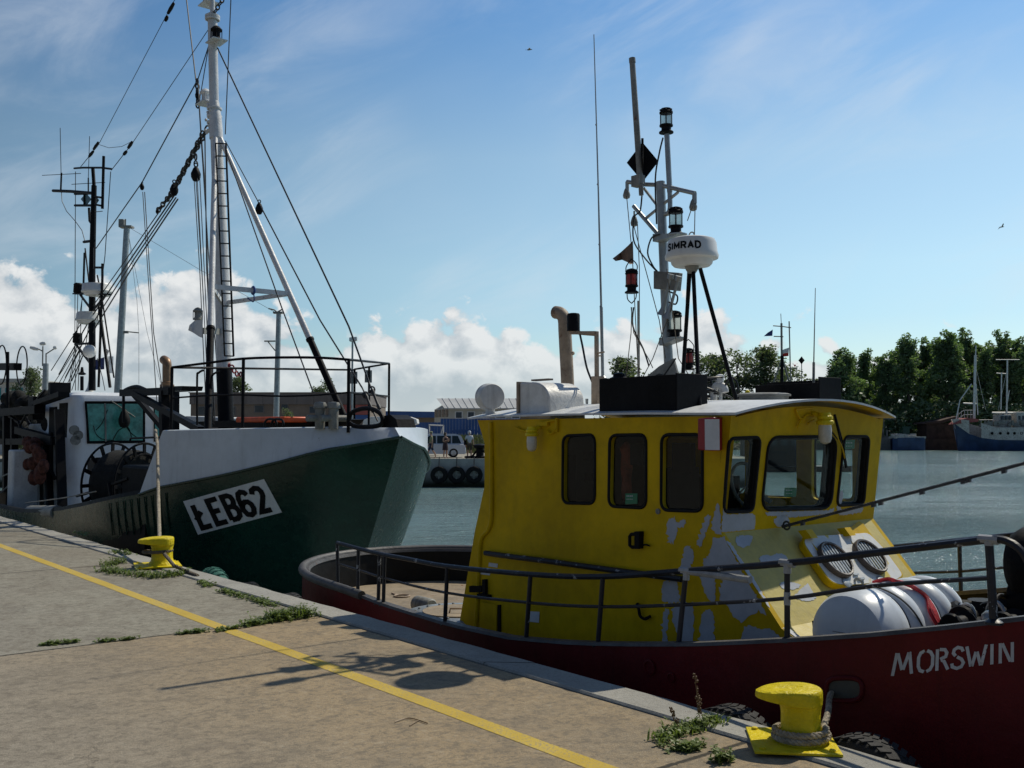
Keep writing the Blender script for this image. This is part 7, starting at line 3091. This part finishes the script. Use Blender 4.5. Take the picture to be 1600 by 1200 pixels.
# tyres on the far quay wall
grp = 'large tyre fenders on the far quay wall'
first = None
for i, (x, lab) in enumerate(((652, 'large dark tyre on the far quay wall half behind the cutter bow'), (686.5, 'large black tyre on the far wall just right of the cutter bow'),
                              (714, 'middle one of the three clear tyres below the silver car wheel'), (741, 'large black tyre on the far wall beside the yellow wheelhouse'))):
    c = Vector((gx(x, 64.5), 64.45, gz(742, 64.5)))
    if first is None:
        t = thing('quay_fender', lab, 'tyre', c, grp)
        mb = MB()
        mb.lathe(c, Vector((0, 1, 0)), [(.30, -.16), (.42, -.19), (.52, -.15), (.55, -.05), (.55, .08), (.5, .17), (.3, .17), (.26, 0), (.30, -.16)], 32)
        part('tyre', mb, M_RUBBER, t)
        mb = MB()
        for j in range(4):
            an = pi / 4 + pi / 2 * j if j % 2 else pi / 2 * j + pi / 4
            d = Vector((cos(an - pi / 4), 0, sin(an - pi / 4)))
            mb.bar(c - Vector((0, .17, 0)), c + d * .26 - Vector((0, .17, 0)), .06, .04, Vector((0, 1, 0)))
        part('chain_cross', mb, M_DULLSTEEL, t)
        mb = MB()
        mb.tube([c + Vector((0, -.1, .5)), c + Vector((0, .1, 1.15))], .03, 6)
        part('hanging_chain', mb, M_WIRE, t)
        first = t
    else:
        o = copy_tree(first)
        o.location = c
        o['label'] = lab


# street lamps and poles on the far quay
def pole(x, ytop, ybase, Y, r, label, kind='pole', lean=0.0, parts=None):
    base = Vector((gx(x, Y), Y, 0))
    topz = gz(ytop, Y)
    t = thing(kind, label, kind.replace('_', ' '), base)
    mb = MB()
    top_ = base + UP * topz + Vector((lean, 0, 0))
    mb.tube([base, top_], [r, r * .75], 10)
    part('post', mb, M_STEEL, t)
    return t, top_


Y = 66.6
t, tp = pole(550, 531, 660, Y, .085, 'single lamp post on the far quay above the cutter bow', 'street_lamp')
mb = MB()
mb.box(tp + UP * .05 + Vector((.05, 0, 0)), Vector((.26, 0, .03)), Vector((0, .14, 0)), UP * .13)
part('lamp_head', mb, M_WHITE, t, bevel=.04)
mb = MB()
mb.box(tp + UP * .05 + Vector((.05, 0, -.13)), Vector((.2, 0, .02)), Vector((0, .1, 0)), UP * .02)
part('lamp_cover', mb, M_MILK, t)
Y = 68.2
t, tp = pole(431, 490, 650, Y, .22, 'tall grey steel pole between the cutter mast legs', 'harbour_pole', .12)
mb = MB()
mb.wbox(tp.x - .35, tp.x + .3, Y - .2, Y + .2, tp.z, tp.z + .12)
mb.tube([tp + Vector((-.7, 0, .35)), tp + Vector((-.3, 0, .25)), tp + Vector((-.1, 0, .1)), tp + Vector((.25, 0, .3))], .05, 6)
mb.tube([aty(413, 533, Y), aty(430, 533, Y)], .05, 6)
mb.tube([aty(419, 534, Y), aty(430, 548, Y)], .04, 6)
part('pole_fitting', mb, M_DULLSTEEL, t)
Y = 67.4
t, tp = pole(180, 356, 610, Y, .27, 'tallest leaning grey pole rising beside the cutter aft mast', 'harbour_pole', .55)
mb = MB()
mb.wbox(tp.x - .45, tp.x + .4, Y - .3, Y + .3, tp.z, tp.z + .12)
mb.box(tp + Vector((-.35, 0, .35)), Vector((.16, 0, 0)), Vector((0, .16, 0)), UP * .22)
mb.tube([tp + Vector((-.1, 0, .1)), tp + Vector((-.1, 0, .6))], .05, 6)
mb.tube([aty(186, 517, Y), aty(217, 520, Y)], .04, 6)
mb.box(aty(197, 519, Y), Vector((.14, 0, 0)), Vector((0, .1, 0)), UP * .08)
part('pole_fitting', mb, M_DULLSTEEL, t)
mb = MB()
for ln in ([(196, 352), (310, 420), (430, 488)], [(217, 520), (217, 600)], [(200, 360), (214, 470), (217, 520)], [(200, 362), (230, 520), (262, 640)]):
    mb.tube([aty(x, y, Y + .3) for x, y in ln], .012, 4)
part('guy_wire', mb, M_WIRE, t)
Y = 72
t, tp = pole(70, 568, 620, Y, .26, 'lamp post with three drooping heads above the cutter stern', 'street_lamp')
mb = MB()
heads = [((66, 570), (67, 540)), ((72, 570), (72, 550)), ]
mb.tube([aty(66.5, 572, Y), aty(67, 541, Y)], .05, 6)
mb.tube([aty(72, 572, Y), aty(72, 552, Y)], .05, 6)
mb.tube([aty(67, 549, Y), aty(58, 544, Y)], .045, 6)
mb.tube([aty(72, 553, Y), aty(86, 544, Y)], .045, 6)
part('lamp_arm', mb, M_DULLSTEEL, t)
for x, y, w_ in ((54, 542, .35), (67, 537, .25), (86, 543, .15)):
    mb = MB()
    c = aty(x, y, Y)
    mb.lathe(c - Vector((w_, 0, .02)), Vector((1, 0, -.25 if x < 60 else .1)), [(0, 0), (.10, .05), (.15, w_), (.10, w_ * 1.8), (0, w_ * 2)], 12)
    part('lamp_head', mb, M_WHITE, t)

# kiosk at the far left
Y = 78
t = thing('white_kiosk', 'white flat-roofed kiosk with blue and turquoise panels behind the cutter stern', 'building', (gx(10, Y), Y, 0))
mb = MB()
mb.wbox(gx(-60, Y), gx(46, Y), Y, Y + 6, 0, gz(598, Y))
part('wall', mb, M_WHITECLOTH, t)
mb = MB()
mb.wbox(gx(-62, Y), gx(48, Y), Y - .5, Y + 6.2, gz(598, Y) + .003, gz(592, Y))
part('roof', mb, M_METALROOF, t)
mb = MB()
for i, x in enumerate((-4, 8, 18, 30)):
    mb.wbox(gx(x, Y), gx(x + 5, Y), Y - .06, Y - .003, gz(625, Y), gz(606, Y))
mb.wbox(gx(-5, Y), gx(6, Y), Y - .06, Y - .003, gz(690, Y), gz(670, Y))
part('window', mb, M_TEALB, t)

# ================================================================== TREES
M_LEAF = foliage('poplar_leaf', (0.10, 0.155, 0.09), (0.23, 0.31, 0.18), .55)
M_LEAF2 = foliage('grey_green_leaf', (0.09, 0.115, 0.075), (0.2, 0.24, 0.165), .5)
M_BARK = paint('bark', (0.09, 0.075, 0.06), 0.9, 0.3, 2, 0.4, 8)


def tree_protos(seed, h, w, n, leaf, mat, kind='poplar'):
    """trunk with limbs and a crown of leaf-sized faces gathered in clumps"""
    r = random.Random(seed)
    mb = MB()
    pts = [Vector((0, 0, 0))]
    for i in range(1, 8):
        pts.append(Vector((r.gauss(0, .012) * h, r.gauss(0, .012) * h, h * .93 * i / 7)))
    mb.tube(pts, [h * .018 * (1 - .9 * i / 7) + .02 for i in range(8)], 8)
    limbs = []
    for i in range(26):
        t = r.uniform(.10, .93)
        k = int(t * 7)
        b = pts[k].lerp(pts[min(k + 1, 7)], t * 7 - k)
        an = r.uniform(0, 2 * pi)
        prof = w * (sin(pi * min(1, (t + .06)) ** .8) ** .6) * r.uniform(.55, 1.0)
        e = b + Vector((cos(an) * prof * .8, sin(an) * prof * .8, h * r.uniform(.07, .20)))
        mb.tube([b, b.lerp(e, .5) + UP * h * .01, e], [h * .006, h * .004, h * .0015], 5)
        limbs.append((b, e))
    mt = MB()
    clumps = []
    for b, e in limbs:
        for j in range(5):
            f = r.uniform(.35, 1.1)
            c = b.lerp(e, f) + Vector((r.gauss(0, w * .12), r.gauss(0, w * .12), r.gauss(0, h * .03)))
            clumps.append((c, r.uniform(.14, .30) * w))
    for j in range(10):
        c = Vector((r.gauss(0, w * .15), r.gauss(0, w * .15), h * r.uniform(.72, 1.0)))
        clumps.append((c, w * r.uniform(.08, .2)))
    for j in range(12):
        c = Vector((r.gauss(0, w * .45), r.gauss(0, w * .45), h * r.uniform(.08, .35)))
        clumps.append((c, w * r.uniform(.15, .3)))
    tot = sum(q[1] ** 2 for q in clumps)
    for c, R in clumps:
        m = int(n * R * R / tot)
        for j in range(m):
            d = Vector((r.gauss(0, 1), r.gauss(0, 1), r.gauss(0, 1) * 1.15))
            d = d.normalized() * R * (r.random() ** .45)
            p = c + d
            if p.z < h * .04:
                continue
            a = Vector((r.gauss(0, 1), r.gauss(0, 1), r.gauss(0, .6))).normalized() * leaf * r.uniform(.6, 1.4)
            bb = a.orthogonal().normalized()
            bb = (bb * cos(r.random() * 6.28) + a.normalized().cross(bb) * sin(r.random() * 6.28)) * a.length * .55
            mt.add([p - a * .5, p + bb * .5, p + a * .5, p - bb * .5], [(0, 1, 2, 3)])
    return mb, mt


PROTO = {}


def make_tree(key, base, scale, rot, label, group):
    if key not in PROTO:
        seed, h, w, n, leaf, mat = key
        a, b = tree_protos(seed, h, w, n, leaf, mat)
        t = thing('tree', label, 'tree', (0, 0, 0), group)
        tr = part('trunk', a, M_BARK, t)
        cr = part('crown', b, MATS_LEAF[mat], t, smooth=False, fixn=False)
        PROTO[key] = t
        o = t
    else:
        o = copy_tree(PROTO[key])
        o['label'] = label
    o.location = base
    o.scale = scale
    o.rotation_euler = (0, 0, rot)
    return o


MATS_LEAF = {'dark': M_LEAF, 'pale': M_LEAF2}
KA = (1, 20, 4.0, 9500, .55, 'dark')
KB = (2, 20, 3.3, 8500, .55, 'dark')
KC = (3, 20, 4.7, 11000, .55, 'dark')
KP = (4, 14, 4.2, 6500, .42, 'pale')
KQ = (5, 14, 4.6, 6500, .42, 'pale')
rr = random.Random(77)
G1 = 'poplars on the far bank at the right'
spec = [
    (1318, 546, 216, KC, 'leftmost rounded poplar of the right-hand row on the far bank'),
    (1352, 553, 222, KA, 'second, slightly lower poplar of the right-hand row'),
    (1386, 556, 219, KC, 'broad poplar left of the tall pair above the wheelhouse corner'),
    (1420, 532, 217, KA, 'left one of the tall pair of poplars above the blue barge'),
    (1446, 530, 226, KB, 'right one of the tall pair of poplars above the blue barge'),
    (1480, 521, 218, KC, 'wide tall poplar above the rusty sheds'),
    (1513, 517, 224, KB, 'slim tall poplar left of the blue trawler mast'),
    (1540, 550, 219, KA, 'lower poplar directly behind the blue trawler mast'),
    (1570, 519, 221, KB, 'tall slim poplar right of the blue trawler mast'),
    (1598, 530, 218, KC, 'poplar cut by the right edge of the photo'),
    (1640, 540, 222, KA, 'poplar just outside the right edge'),
]
for i, (x, y, Y, key, lab) in enumerate(spec):
    h = gz(y, Y) - 0.2
    h0 = key[1]
    sw_ = rr.uniform(.92, 1.15)
    make_tree(key, Vector((gx(x, Y), Y, -.4)), (h / h0 * sw_, h / h0 * sw_, h / h0 * 1.02), rr.uniform(0, 6.28), lab, G1)
for i, (x, y, Y, key, lab) in enumerate([
        (1334, 562, 232, KB, 'slim poplar behind the leftmost pair of the right-hand row'),
        (1369, 560, 234, KB, 'slim poplar in the notch left of the barge'),
        (1403, 550, 233, KA, 'poplar behind, just left of the tall pair'),
        (1463, 545, 235, KB, 'slim poplar behind, between the tall pair and the sheds'),
        (1497, 535, 234, KA, 'poplar behind, above the left end of the blue trawler'),
        (1528, 540, 236, KC, 'poplar behind the top of the blue trawler mast'),
        (1556, 542, 233, KA, 'poplar behind, between the two masts of the blue trawler'),
        (1584, 536, 235, KB, 'slim poplar behind, right of the second mast of the blue trawler')]):
    h = gz(y, Y) - .2
    k = h / key[1]
    make_tree(key, Vector((gx(x, Y), Y, 0)), (k * rr.uniform(.9, 1.2), k * rr.uniform(.9, 1.2), k), rr.uniform(0, 6.28), lab, G1)
G2 = 'grey green trees beyond the wheelhouse roof'
for i, (x, y, Y, key, lab) in enumerate([
        (972, 570, 235, KP, 'small pale tree showing beside the black roof box'),
        (1090, 572, 236, KQ, 'pale tree seen between the radar legs'),
        (1118, 566, 240, KP, 'taller pale tree right of the radar legs'),
        (1152, 570, 238, KQ, 'rounded pale tree left of the dark flag mast tree'),
        (1196, 555, 234, KP, 'larger tree behind the mast with flags'),
        (1226, 585, 240, KQ, 'low tree right of the mast with flags'),
        (1275, 600, 238, KP, 'lowest tree in the gap before the poplar row'),
        (1020, 600, 240, KQ, 'low tree behind the mast foot'),
        (1050, 590, 240, KP, 'low tree behind the roof fittings')]):
    h = gz(y, Y) - .2
    k = h / key[1]
    make_tree(key, Vector((gx(x, Y), Y, -.2)), (k * 1.45, k * 1.3, k * 1.12), rr.uniform(0, 6.28), lab, G2)
G3 = 'trees on the quay at the left'
for i, (x, y, Y, key, lab) in enumerate([
        (372, 590, 140, KP, 'tree above the brown hall left of the tall pole'),
        (512, 600, 140, KQ, 'round tree above the brown hall under the lamp post'),
        (497, 606, 143, KP, 'smaller tree above the brown hall beside the mast leg'),
        (448, 645, 100, KQ, 'small tree in front of the brown hall'),
        (48, 577, 76, KP, 'bushy tree beside the white kiosk'),
        (28, 605, 75.5, KQ, 'low bush in front of the white kiosk')]):
    h = gz(y, Y) + .1
    k = h / key[1]
    make_tree(key, Vector((gx(x, Y), Y, 0)), (k * (1.0 if x > 100 else .75), k * (1.0 if x > 100 else .75), k), rr.uniform(0, 6.28), lab, G3)
# undergrowth along the far bank
mt = MB()
r = random.Random(9)
for i in range(42000):
    x = r.uniform(18, 175)
    Y = r.uniform(211, 236)
    z = -.4 + r.random() ** 1.0 * (9.0 + 2.0 * sin(x * .21) + 1.5 * sin(x * .53)) * min(1, max(.25, (x - 50) / 18))
    p = Vector((x, Y, z))
    a = Vector((r.gauss(0, 1), r.gauss(0, 1), r.gauss(0, .6))).normalized() * r.uniform(.6, 1.25)
    bb = a.orthogonal().normalized() * a.length * .55
    mt.add([p - a * .5, p + bb * .5, p + a * .5, p - bb * .5], [(0, 1, 2, 3)])
solo('undergrowth', mt, M_LEAF, 'dark low undergrowth along the far bank under the poplars', 'undergrowth', kind='stuff', smooth=False, fixn=False)
mt = MB()
for i in range(2600):
    x = r.uniform(gx(715, 86), gx(765, 86))
    Y = r.uniform(83, 87.5)
    p = Vector((x, Y, r.random() ** 1.4 * 1.5))
    a = Vector((r.gauss(0, .3), r.gauss(0, .3), 1)).normalized() * r.uniform(.15, .4)
    bb = a.orthogonal().normalized() * .03
    mt.add([p - a * .5, p + bb, p + a * .5, p - bb], [(0, 1, 2, 3)])
solo('tall_grass', mt, foliage('sunny_grass', (.06, .085, .02), (.14, .16, .05), .4), 'sunny green grass growing in front of the blue fence', 'grass', kind='stuff', smooth=False, fixn=False)

# ================================================================== BOATS ON THE FAR BANK
M_BOATBLUE = paint('weathered_blue_hull', (0.028, 0.062, 0.15), 0.5, 0.25, .7, 0.2, 5, rust=0.25, dirt=.3)
M_RUSTYWHITE = paint('rusty_white_side', (0.55, 0.54, 0.50), 0.6, 0.1, .8, 0.2, 5, rust=0.55, dirt=.4, dirtcol=(.16, .07, .03))
M_SHED = paint('dark_rusty_shed', (0.075, 0.038, 0.030), 0.85, 0.35, .8, 0.2, 5)


def loft_boat(name, secs, mat, parent):
    """secs: list of rings from bow to stern; each ring is a list of points from one gunwale round the keel to the other"""
    m1 = MB()
    m1.grid(secs)
    return part(name, m1, mat, parent)


Y = 200
fb = thing('blue_trawler', 'rusty blue and white trawler lying by the poplars at the far right', 'boat', (gx(1560, Y), Y, WATER_Z))
zz = lambda y: gz(y, Y)
secs, wsecs = [], []
S = [(1488, 660, 655, 0.15), (1495, 668, 655, 1.3), (1506, 678, 657, 2.2), (1522, 684, 661, 2.8), (1545, 687, 668, 3.0), (1600, 688, 668, 3.1), (1680, 687, 668, 3.0), (1760, 684, 666, 2.4), (1790, 682, 664, 1.2)]
for i, (x, yb, yt, b) in enumerate(S):
    X = gx(x, Y)
    Xw = gx(max(x, 1496 + (x - 1488) * .97), Y)
    secs.append([Vector((X, Y - b, zz(yb))), Vector((lerp(X, Xw, .5), Y - b * .92, zz(yb) - .9)), Vector((Xw, Y - b * .7, WATER_Z - .3)), Vector((Xw, Y + b * .7, WATER_Z - .3)), Vector((X, Y + b, zz(yb)))])
    wsecs.append([Vector((X, Y - b - .01, zz(yb))), Vector((X - (.25 if i < 2 else 0), Y - b, zz(yt)))])
loft_boat('hull', secs, M_BOATBLUE, fb)
mb = MB()
mb.grid(wsecs[3:])
mb.grid(wsecs[:3])
mb.grid([[p + Vector((0, 2 * S[i][3], 0)) for p in q] for i, q in enumerate(wsecs)])
mb.wbox(gx(1545, Y), gx(1780, Y), Y - 2.7, Y + 2.7, zz(686), zz(669))
part('white_side', mb, M_RUSTYWHITE, fb)
mb = MB()
mb.prism([aty(x, y, Y - 1.5) for x, y in [(1492, 663), (1500, 656), (1512, 653), (1530, 655), (1528, 659), (1506, 661)]], Vector((0, 3, 0)))
part('red_foredeck', mb, M_PINK, fb)
for x in (1550, 1563, 1575, 1585, 1596):
    mb = MB()
    mb.lathe(aty(x, 677, Y - 3.05), Vector((0, -1, 0)), [(.28, 0), (.28, .06), (.2, .06), (.2, .02), (0, .02)], 12)
    part('porthole', mb, M_BLACK, fb)
mb = MB()
mb.wbox(gx(1556, Y), gx(1574, Y), Y - 1.4, Y + 1.4, zz(668), zz(648))
mb.wbox(gx(1582, Y), gx(1700, Y), Y - 1.7, Y + 1.7, zz(668), zz(644))
part('deck_house', mb, M_RUSTYWHITE, fb, bevel=.08)
for x in (1558, 1564, 1570, 1584, 1590, 1596):
    mb = MB()
    mb.wbox(gx(x, Y), gx(x + 3.4, Y), Y - 1.76, Y - 1.42 if x < 1580 else Y - 1.72, zz(656), zz(650))
    part('deck_window', mb, M_WINDARK, fb)
mb = MB()
def fl_(ln, r):
    mb.tube([aty(x, y, Y) for x, y in ln], r, 6)
fl_([(1522, 655), (1524, 555)], .26)
fl_([(1524, 560), (1525, 540)], .12)
fl_([(1494, 655), (1500, 625), (1518, 600)], .12)
fl_([(1528, 648), (1525, 600)], .10)
fl_([(1505, 630), (1527, 631)], .14)
fl_([(1573, 648), (1574, 563)], .16)
fl_([(1556, 562), (1593, 562)], .07)
fl_([(1564, 640), (1565, 582)], .12)
fl_([(1557, 583), (1572, 584)], .08)
fl_([(1572, 640), (1577, 610)], .1)
fl_([(1550, 645), (1700, 645)], .18)
part('mast', mb, M_WHITE_WORN, fb)
mb = MB()
for y in (641, 648):
    fl_([(1494, y + 9), (1506, y), (1522, y)], .05)
for x in (1497, 1502, 1507, 1512, 1517):
    fl_([(x, 656), (x, 642)], .05)
for k in range(12):
    x = 1533 + k * 6
    fl_([(x, 668), (x, 656)], .05)
fl_([(1530, 656), (1604, 656)], .05)
fl_([(1524, 570), (1540, 640)], .03)
fl_([(1574, 575), (1560, 640)], .03)
part('deck_rail', mb, M_WHITE_WORN, fb)
rr2 = random.Random(31)
mb = MB()
for k in range(30):
    x = rr2.uniform(1532, 1600)
    mb.box(aty(x, 665 - rr2.random() * 6, Y - rr2.uniform(1.8, 2.4)), Vector((rr2.uniform(.1, .5), 0, 0)), Vector((0, .2, 0)), UP * rr2.uniform(.1, .45))
part('deck_gear', mb, M_DULLSTEEL, fb)

Y = 204
bb_ = thing('blue_barge', 'short blue barge with deck gear below the poplars', 'boat', (gx(1416, Y), Y, WATER_Z))
secs = []
for x, b in ((1392, .6), (1396, 2.0), (1416, 2.2), (1436, 2.1), (1440, 1.6)):
    X = gx(x, Y)
    secs.append([Vector((X, Y - b, gz(684, Y))), Vector((X, Y - b * .9, WATER_Z - .2)), Vector((X, Y + b * .9, WATER_Z - .2)), Vector((X, Y + b, gz(684, Y)))])
loft_boat('hull', secs, M_BOATBLUE, bb_)
mb = MB()
mb.wbox(gx(1393, Y), gx(1440, Y), Y - 1.9, Y + 1.9, gz(685, Y), gz(682, Y))
for k in range(14):
    x = rr2.uniform(1396, 1434)
    mb.box(aty(x, 681, Y - rr2.uniform(0, 1.4)), Vector((rr2.uniform(.2, .9), 0, 0)), Vector((0, .4, 0)), UP * rr2.uniform(.1, .5))
part('deck_load', mb, M_RUSTYWHITE, bb_)
mb = MB()
mb.wbox(gx(1408, Y), gx(1418, Y), Y - .8, Y + .8, gz(682, Y), gz(668, Y))
mb.wbox(gx(1406, Y), gx(1420, Y), Y - 1, Y + 1, gz(668, Y) + .003, gz(666.5, Y))
part('cabin', mb, M_GREEN, bb_)
Y = 207
mb = MB()
mb.wbox(gx(1447, Y), gx(1492, Y), Y, Y + 5, -.8, gz(661, Y))
mb.prism([aty(x, y, Y - .6) for x, y in [(1444, 662.5), (1446, 660), (1470, 657), (1496, 650), (1498, 653), (1472, 661)]], Vector((0, 6.2, 0)))
for x in (1455, 1464, 1475):
    mb.wbox(gx(x, Y), gx(x + 4, Y), Y - .05, Y - .003, gz(678, Y), gz(668, Y))
sh = solo('boat_shed', mb, M_SHED, 'dark rusty lean-to shed on the bank left of the blue trawler', 'shed')
mb = MB()
Y = 206
mb.wbox(gx(1436, Y), gx(1496, Y), Y, Y + .6, -2.4, gz(686, Y))
solo('timber_quay', mb, M_SHED, 'dark timber landing between the blue barge and the blue trawler', 'landing stage')
Y = 209
mb = MB()
secs = []
for x, b in ((1358, .3), (1363, 1.2), (1378, 1.4), (1391, 1.0)):
    X = gx(x, Y)
    secs.append([Vector((X, Y - b, gz(688, Y))), Vector((X, Y - b * .8, WATER_Z - .2)), Vector((X, Y + b * .8, WATER_Z - .2)), Vector((X, Y + b, gz(688, Y)))])
mb.grid(secs)
mb.wbox(gx(1364, Y), gx(1392, Y), Y - 1, Y + 1, gz(688, Y), gz(682, Y))
for k in range(10):
    x = rr2.uniform(1364, 1390)
    mb.wbox(gx(x, Y), gx(x + 2, Y), Y - 1, Y - .4, gz(683, Y), gz(rr2.uniform(668, 680), Y))
mb.tube([aty(1381, 684, Y), aty(1381, 655, Y)], .08, 6)
mb.wbox(gx(1376, Y), gx(1398, Y), Y - .6, Y + .6, gz(655, Y), gz(654, Y))
solo('work_punt', mb, M_DULLSTEEL, 'dark grey punt with clutter under the roof corner of the yellow wheelhouse', 'boat')
# dark boat behind the wheelhouse, its mast with flags above the roof
Y = 92
ft = thing('pilot_boat', 'dark boat beyond the wheelhouse whose mast flies a red and white flag', 'boat', (gx(1215, Y), Y, WATER_Z))
secs = []
for x, b, yt in ((1102, .3, 722), (1110, 1.3, 724), (1140, 2.0, 727), (1230, 2.2, 728), (1318, 1.8, 727), (1326, .9, 726)):
    X = gx(x, Y)
    secs.append([Vector((X, Y - b, gz(yt, Y))), Vector((X, Y - b * .9, WATER_Z - .3)), Vector((X, Y + b * .9, WATER_Z - .3)), Vector((X, Y + b, gz(yt, Y)))])
loft_boat('hull', secs, M_BLACK, ft)
mb = MB()
mb.wbox(gx(1112, Y), gx(1318, Y), Y - 1.7, Y + 1.7, gz(731, Y), gz(728, Y))
part('deck', mb, M_DULLSTEEL, ft)
mb = MB()
mb.wbox(gx(1160, Y), gx(1262, Y), Y - 1.2, Y + 1.2, gz(728, Y), gz(668, Y))
part('deck_house', mb, M_BLACK, ft, bevel=.06)
for k in range(6):
    mb = MB()
    mb.wbox(gx(1166 + k * 16, Y), gx(1176 + k * 16, Y), Y - 1.24, Y - 1.203, gz(696, Y), gz(680, Y))
    part('window', mb, M_CARGLASS, ft)
mb = MB()
fl_([(1222, 670), (1221.5, 560), (1221, 505)], .10)
fl_([(1221, 510), (1220, 490)], .03)
fl_([(1208, 509), (1222, 510), (1236, 512)], .05)
fl_([(1209, 525.5), (1224, 526)], .05)
fl_([(1222, 560), (1204, 610)], .07)
fl_([(1223, 562), (1234, 600)], .09)
part('mast', mb, M_DULLSTEEL, ft)
mb = MB()
fl_([(1221.5, 612), (1222, 556)], .16)
part('black_mast_foot', mb, M_BLACK, ft)
mb = MB()
fl_([(1235.5, 605), (1234, 540), (1233, 502)], .06)
fl_([(1232, 576), (1246, 575)], .05)
fl_([(1209, 600), (1257, 599)], .05)
fl_([(1244, 572), (1246, 600)], .03)
fl_([(1253, 610), (1252.5, 568)], .04)
part('aerial', mb, M_DULLSTEEL, ft)
mb = MB()
mb.prism([aty(x, y, Y) for x, y in [(1252.5, 557), (1257.5, 563), (1252.5, 569), (1247.5, 563)]], Vector((0, .05, 0)))
mb.prism([aty(1252.5, 557, Y) + Vector((0, -.3, -.35)), aty(1252.5, 557, Y), aty(1252.5, 569, Y), aty(1252.5, 569, Y) + Vector((0, -.3, .35))], Vector((.05, 0, 0)))
part('signal_diamond', mb, M_BLACKMATT, ft)
mb = MB()
mb.ball(aty(1242, 571, Y), .09, 8, 6)
part('red_lamp', mb, M_REDCLOTH, ft)
def flag(nm, lp, mat):
    m1 = MB()
    fillpoly(m1, lp, lambda x, y: aty(x, y, Y) + Vector((0, .12 * sin(x * .8), 0)))
    return part(nm, m1, mat, ft)
flag('white_flag_half', [(1222, 547), (1227, 545), (1233, 543), (1232, 551), (1226, 551.5), (1221.5, 552.5)], M_WHITECLOTH)
flag('red_flag_half', [(1221.5, 552.6), (1226, 551.6), (1232, 551.1), (1231.5, 556.5), (1226, 557), (1221, 558)], M_REDCLOTH)
flag('blue_flag', [(1193, 525.5), (1199, 520), (1207, 515), (1206.5, 525)], M_BLUECLOTH)
# tall whip aerial on the tug's far roof edge
mb = MB()
mb.tube([onu(1271, 612, 7.6), onu(1271.5, 566, 7.6)], .012, 6)
mb.tube([onu(1271.5, 567, 7.6), onu(1274, 450, 7.6)], [.006, .003], 5)
part('thin_whip_aerial', mb, M_DULLSTEEL, tug)
mb = MB()
mb.tube([onu(997, 600, 7.4), onu(997, 470, 7.4)], .010, 5)
part('thin_whip_aerial', mb, M_DULLSTEEL, tug)

# gulls
def gull(x, y, Y, s, roll, label):
    c = aty(x, y, Y)
    m1 = MB()
    m1.lathe(c - Vector((.22 * s, 0, 0)), Vector((1, 0, .1)), [(0, 0), (.03 * s, .03 * s), (.06 * s, .15 * s), (.055 * s, .28 * s), (.035 * s, .38 * s), (.04 * s, .42 * s), (.012 * s, .47 * s), (0, .50 * s)], 10)
    for q in (-1, 1):
        a = c + Vector((.04 * s, .03 * q * s, .02 * s))
        b = a + Vector((-.02 * s, .30 * q * s, (.13 + roll * q) * s))
        d = a + Vector((-.16 * s, .62 * q * s, (.05 + roll * 2 * q) * s))
        m1.add([a + Vector((.07 * s, 0, .012 * s)), a + Vector((-.08 * s, 0, .008 * s)), b + Vector((-.07 * s, 0, .006 * s)), b + Vector((.05 * s, 0, .012 * s)), d,
                a + Vector((.07 * s, 0, -.006 * s)), a + Vector((-.08 * s, 0, -.004 * s)), b + Vector((-.07 * s, 0, -.004 * s)), b + Vector((.05 * s, 0, -.006 * s))],
               [(0, 1, 2, 3), (3, 2, 4), (8, 7, 6, 5), (4, 7, 8), (0, 3, 8, 5), (1, 6, 7, 2), (3, 4, 8), (2, 7, 4)])
    m1.add([c + Vector((-.2 * s, -.02 * s, 0)), c + Vector((-.34 * s, -.06 * s, 0)), c + Vector((-.34 * s, .06 * s, .01 * s)), c + Vector((-.2 * s, .02 * s, 0))], [(0, 1, 2, 3)])
    return solo('gull', m1, M_DULLSTEEL, label, 'bird', 'gulls in the sky')


gull(827, 78, 60, .7, .1, 'small dark gull high in the blue sky left of the whip aerial')
gull(1565, 355, 70, .7, -.1, 'small gull in the sky above the far right trees')
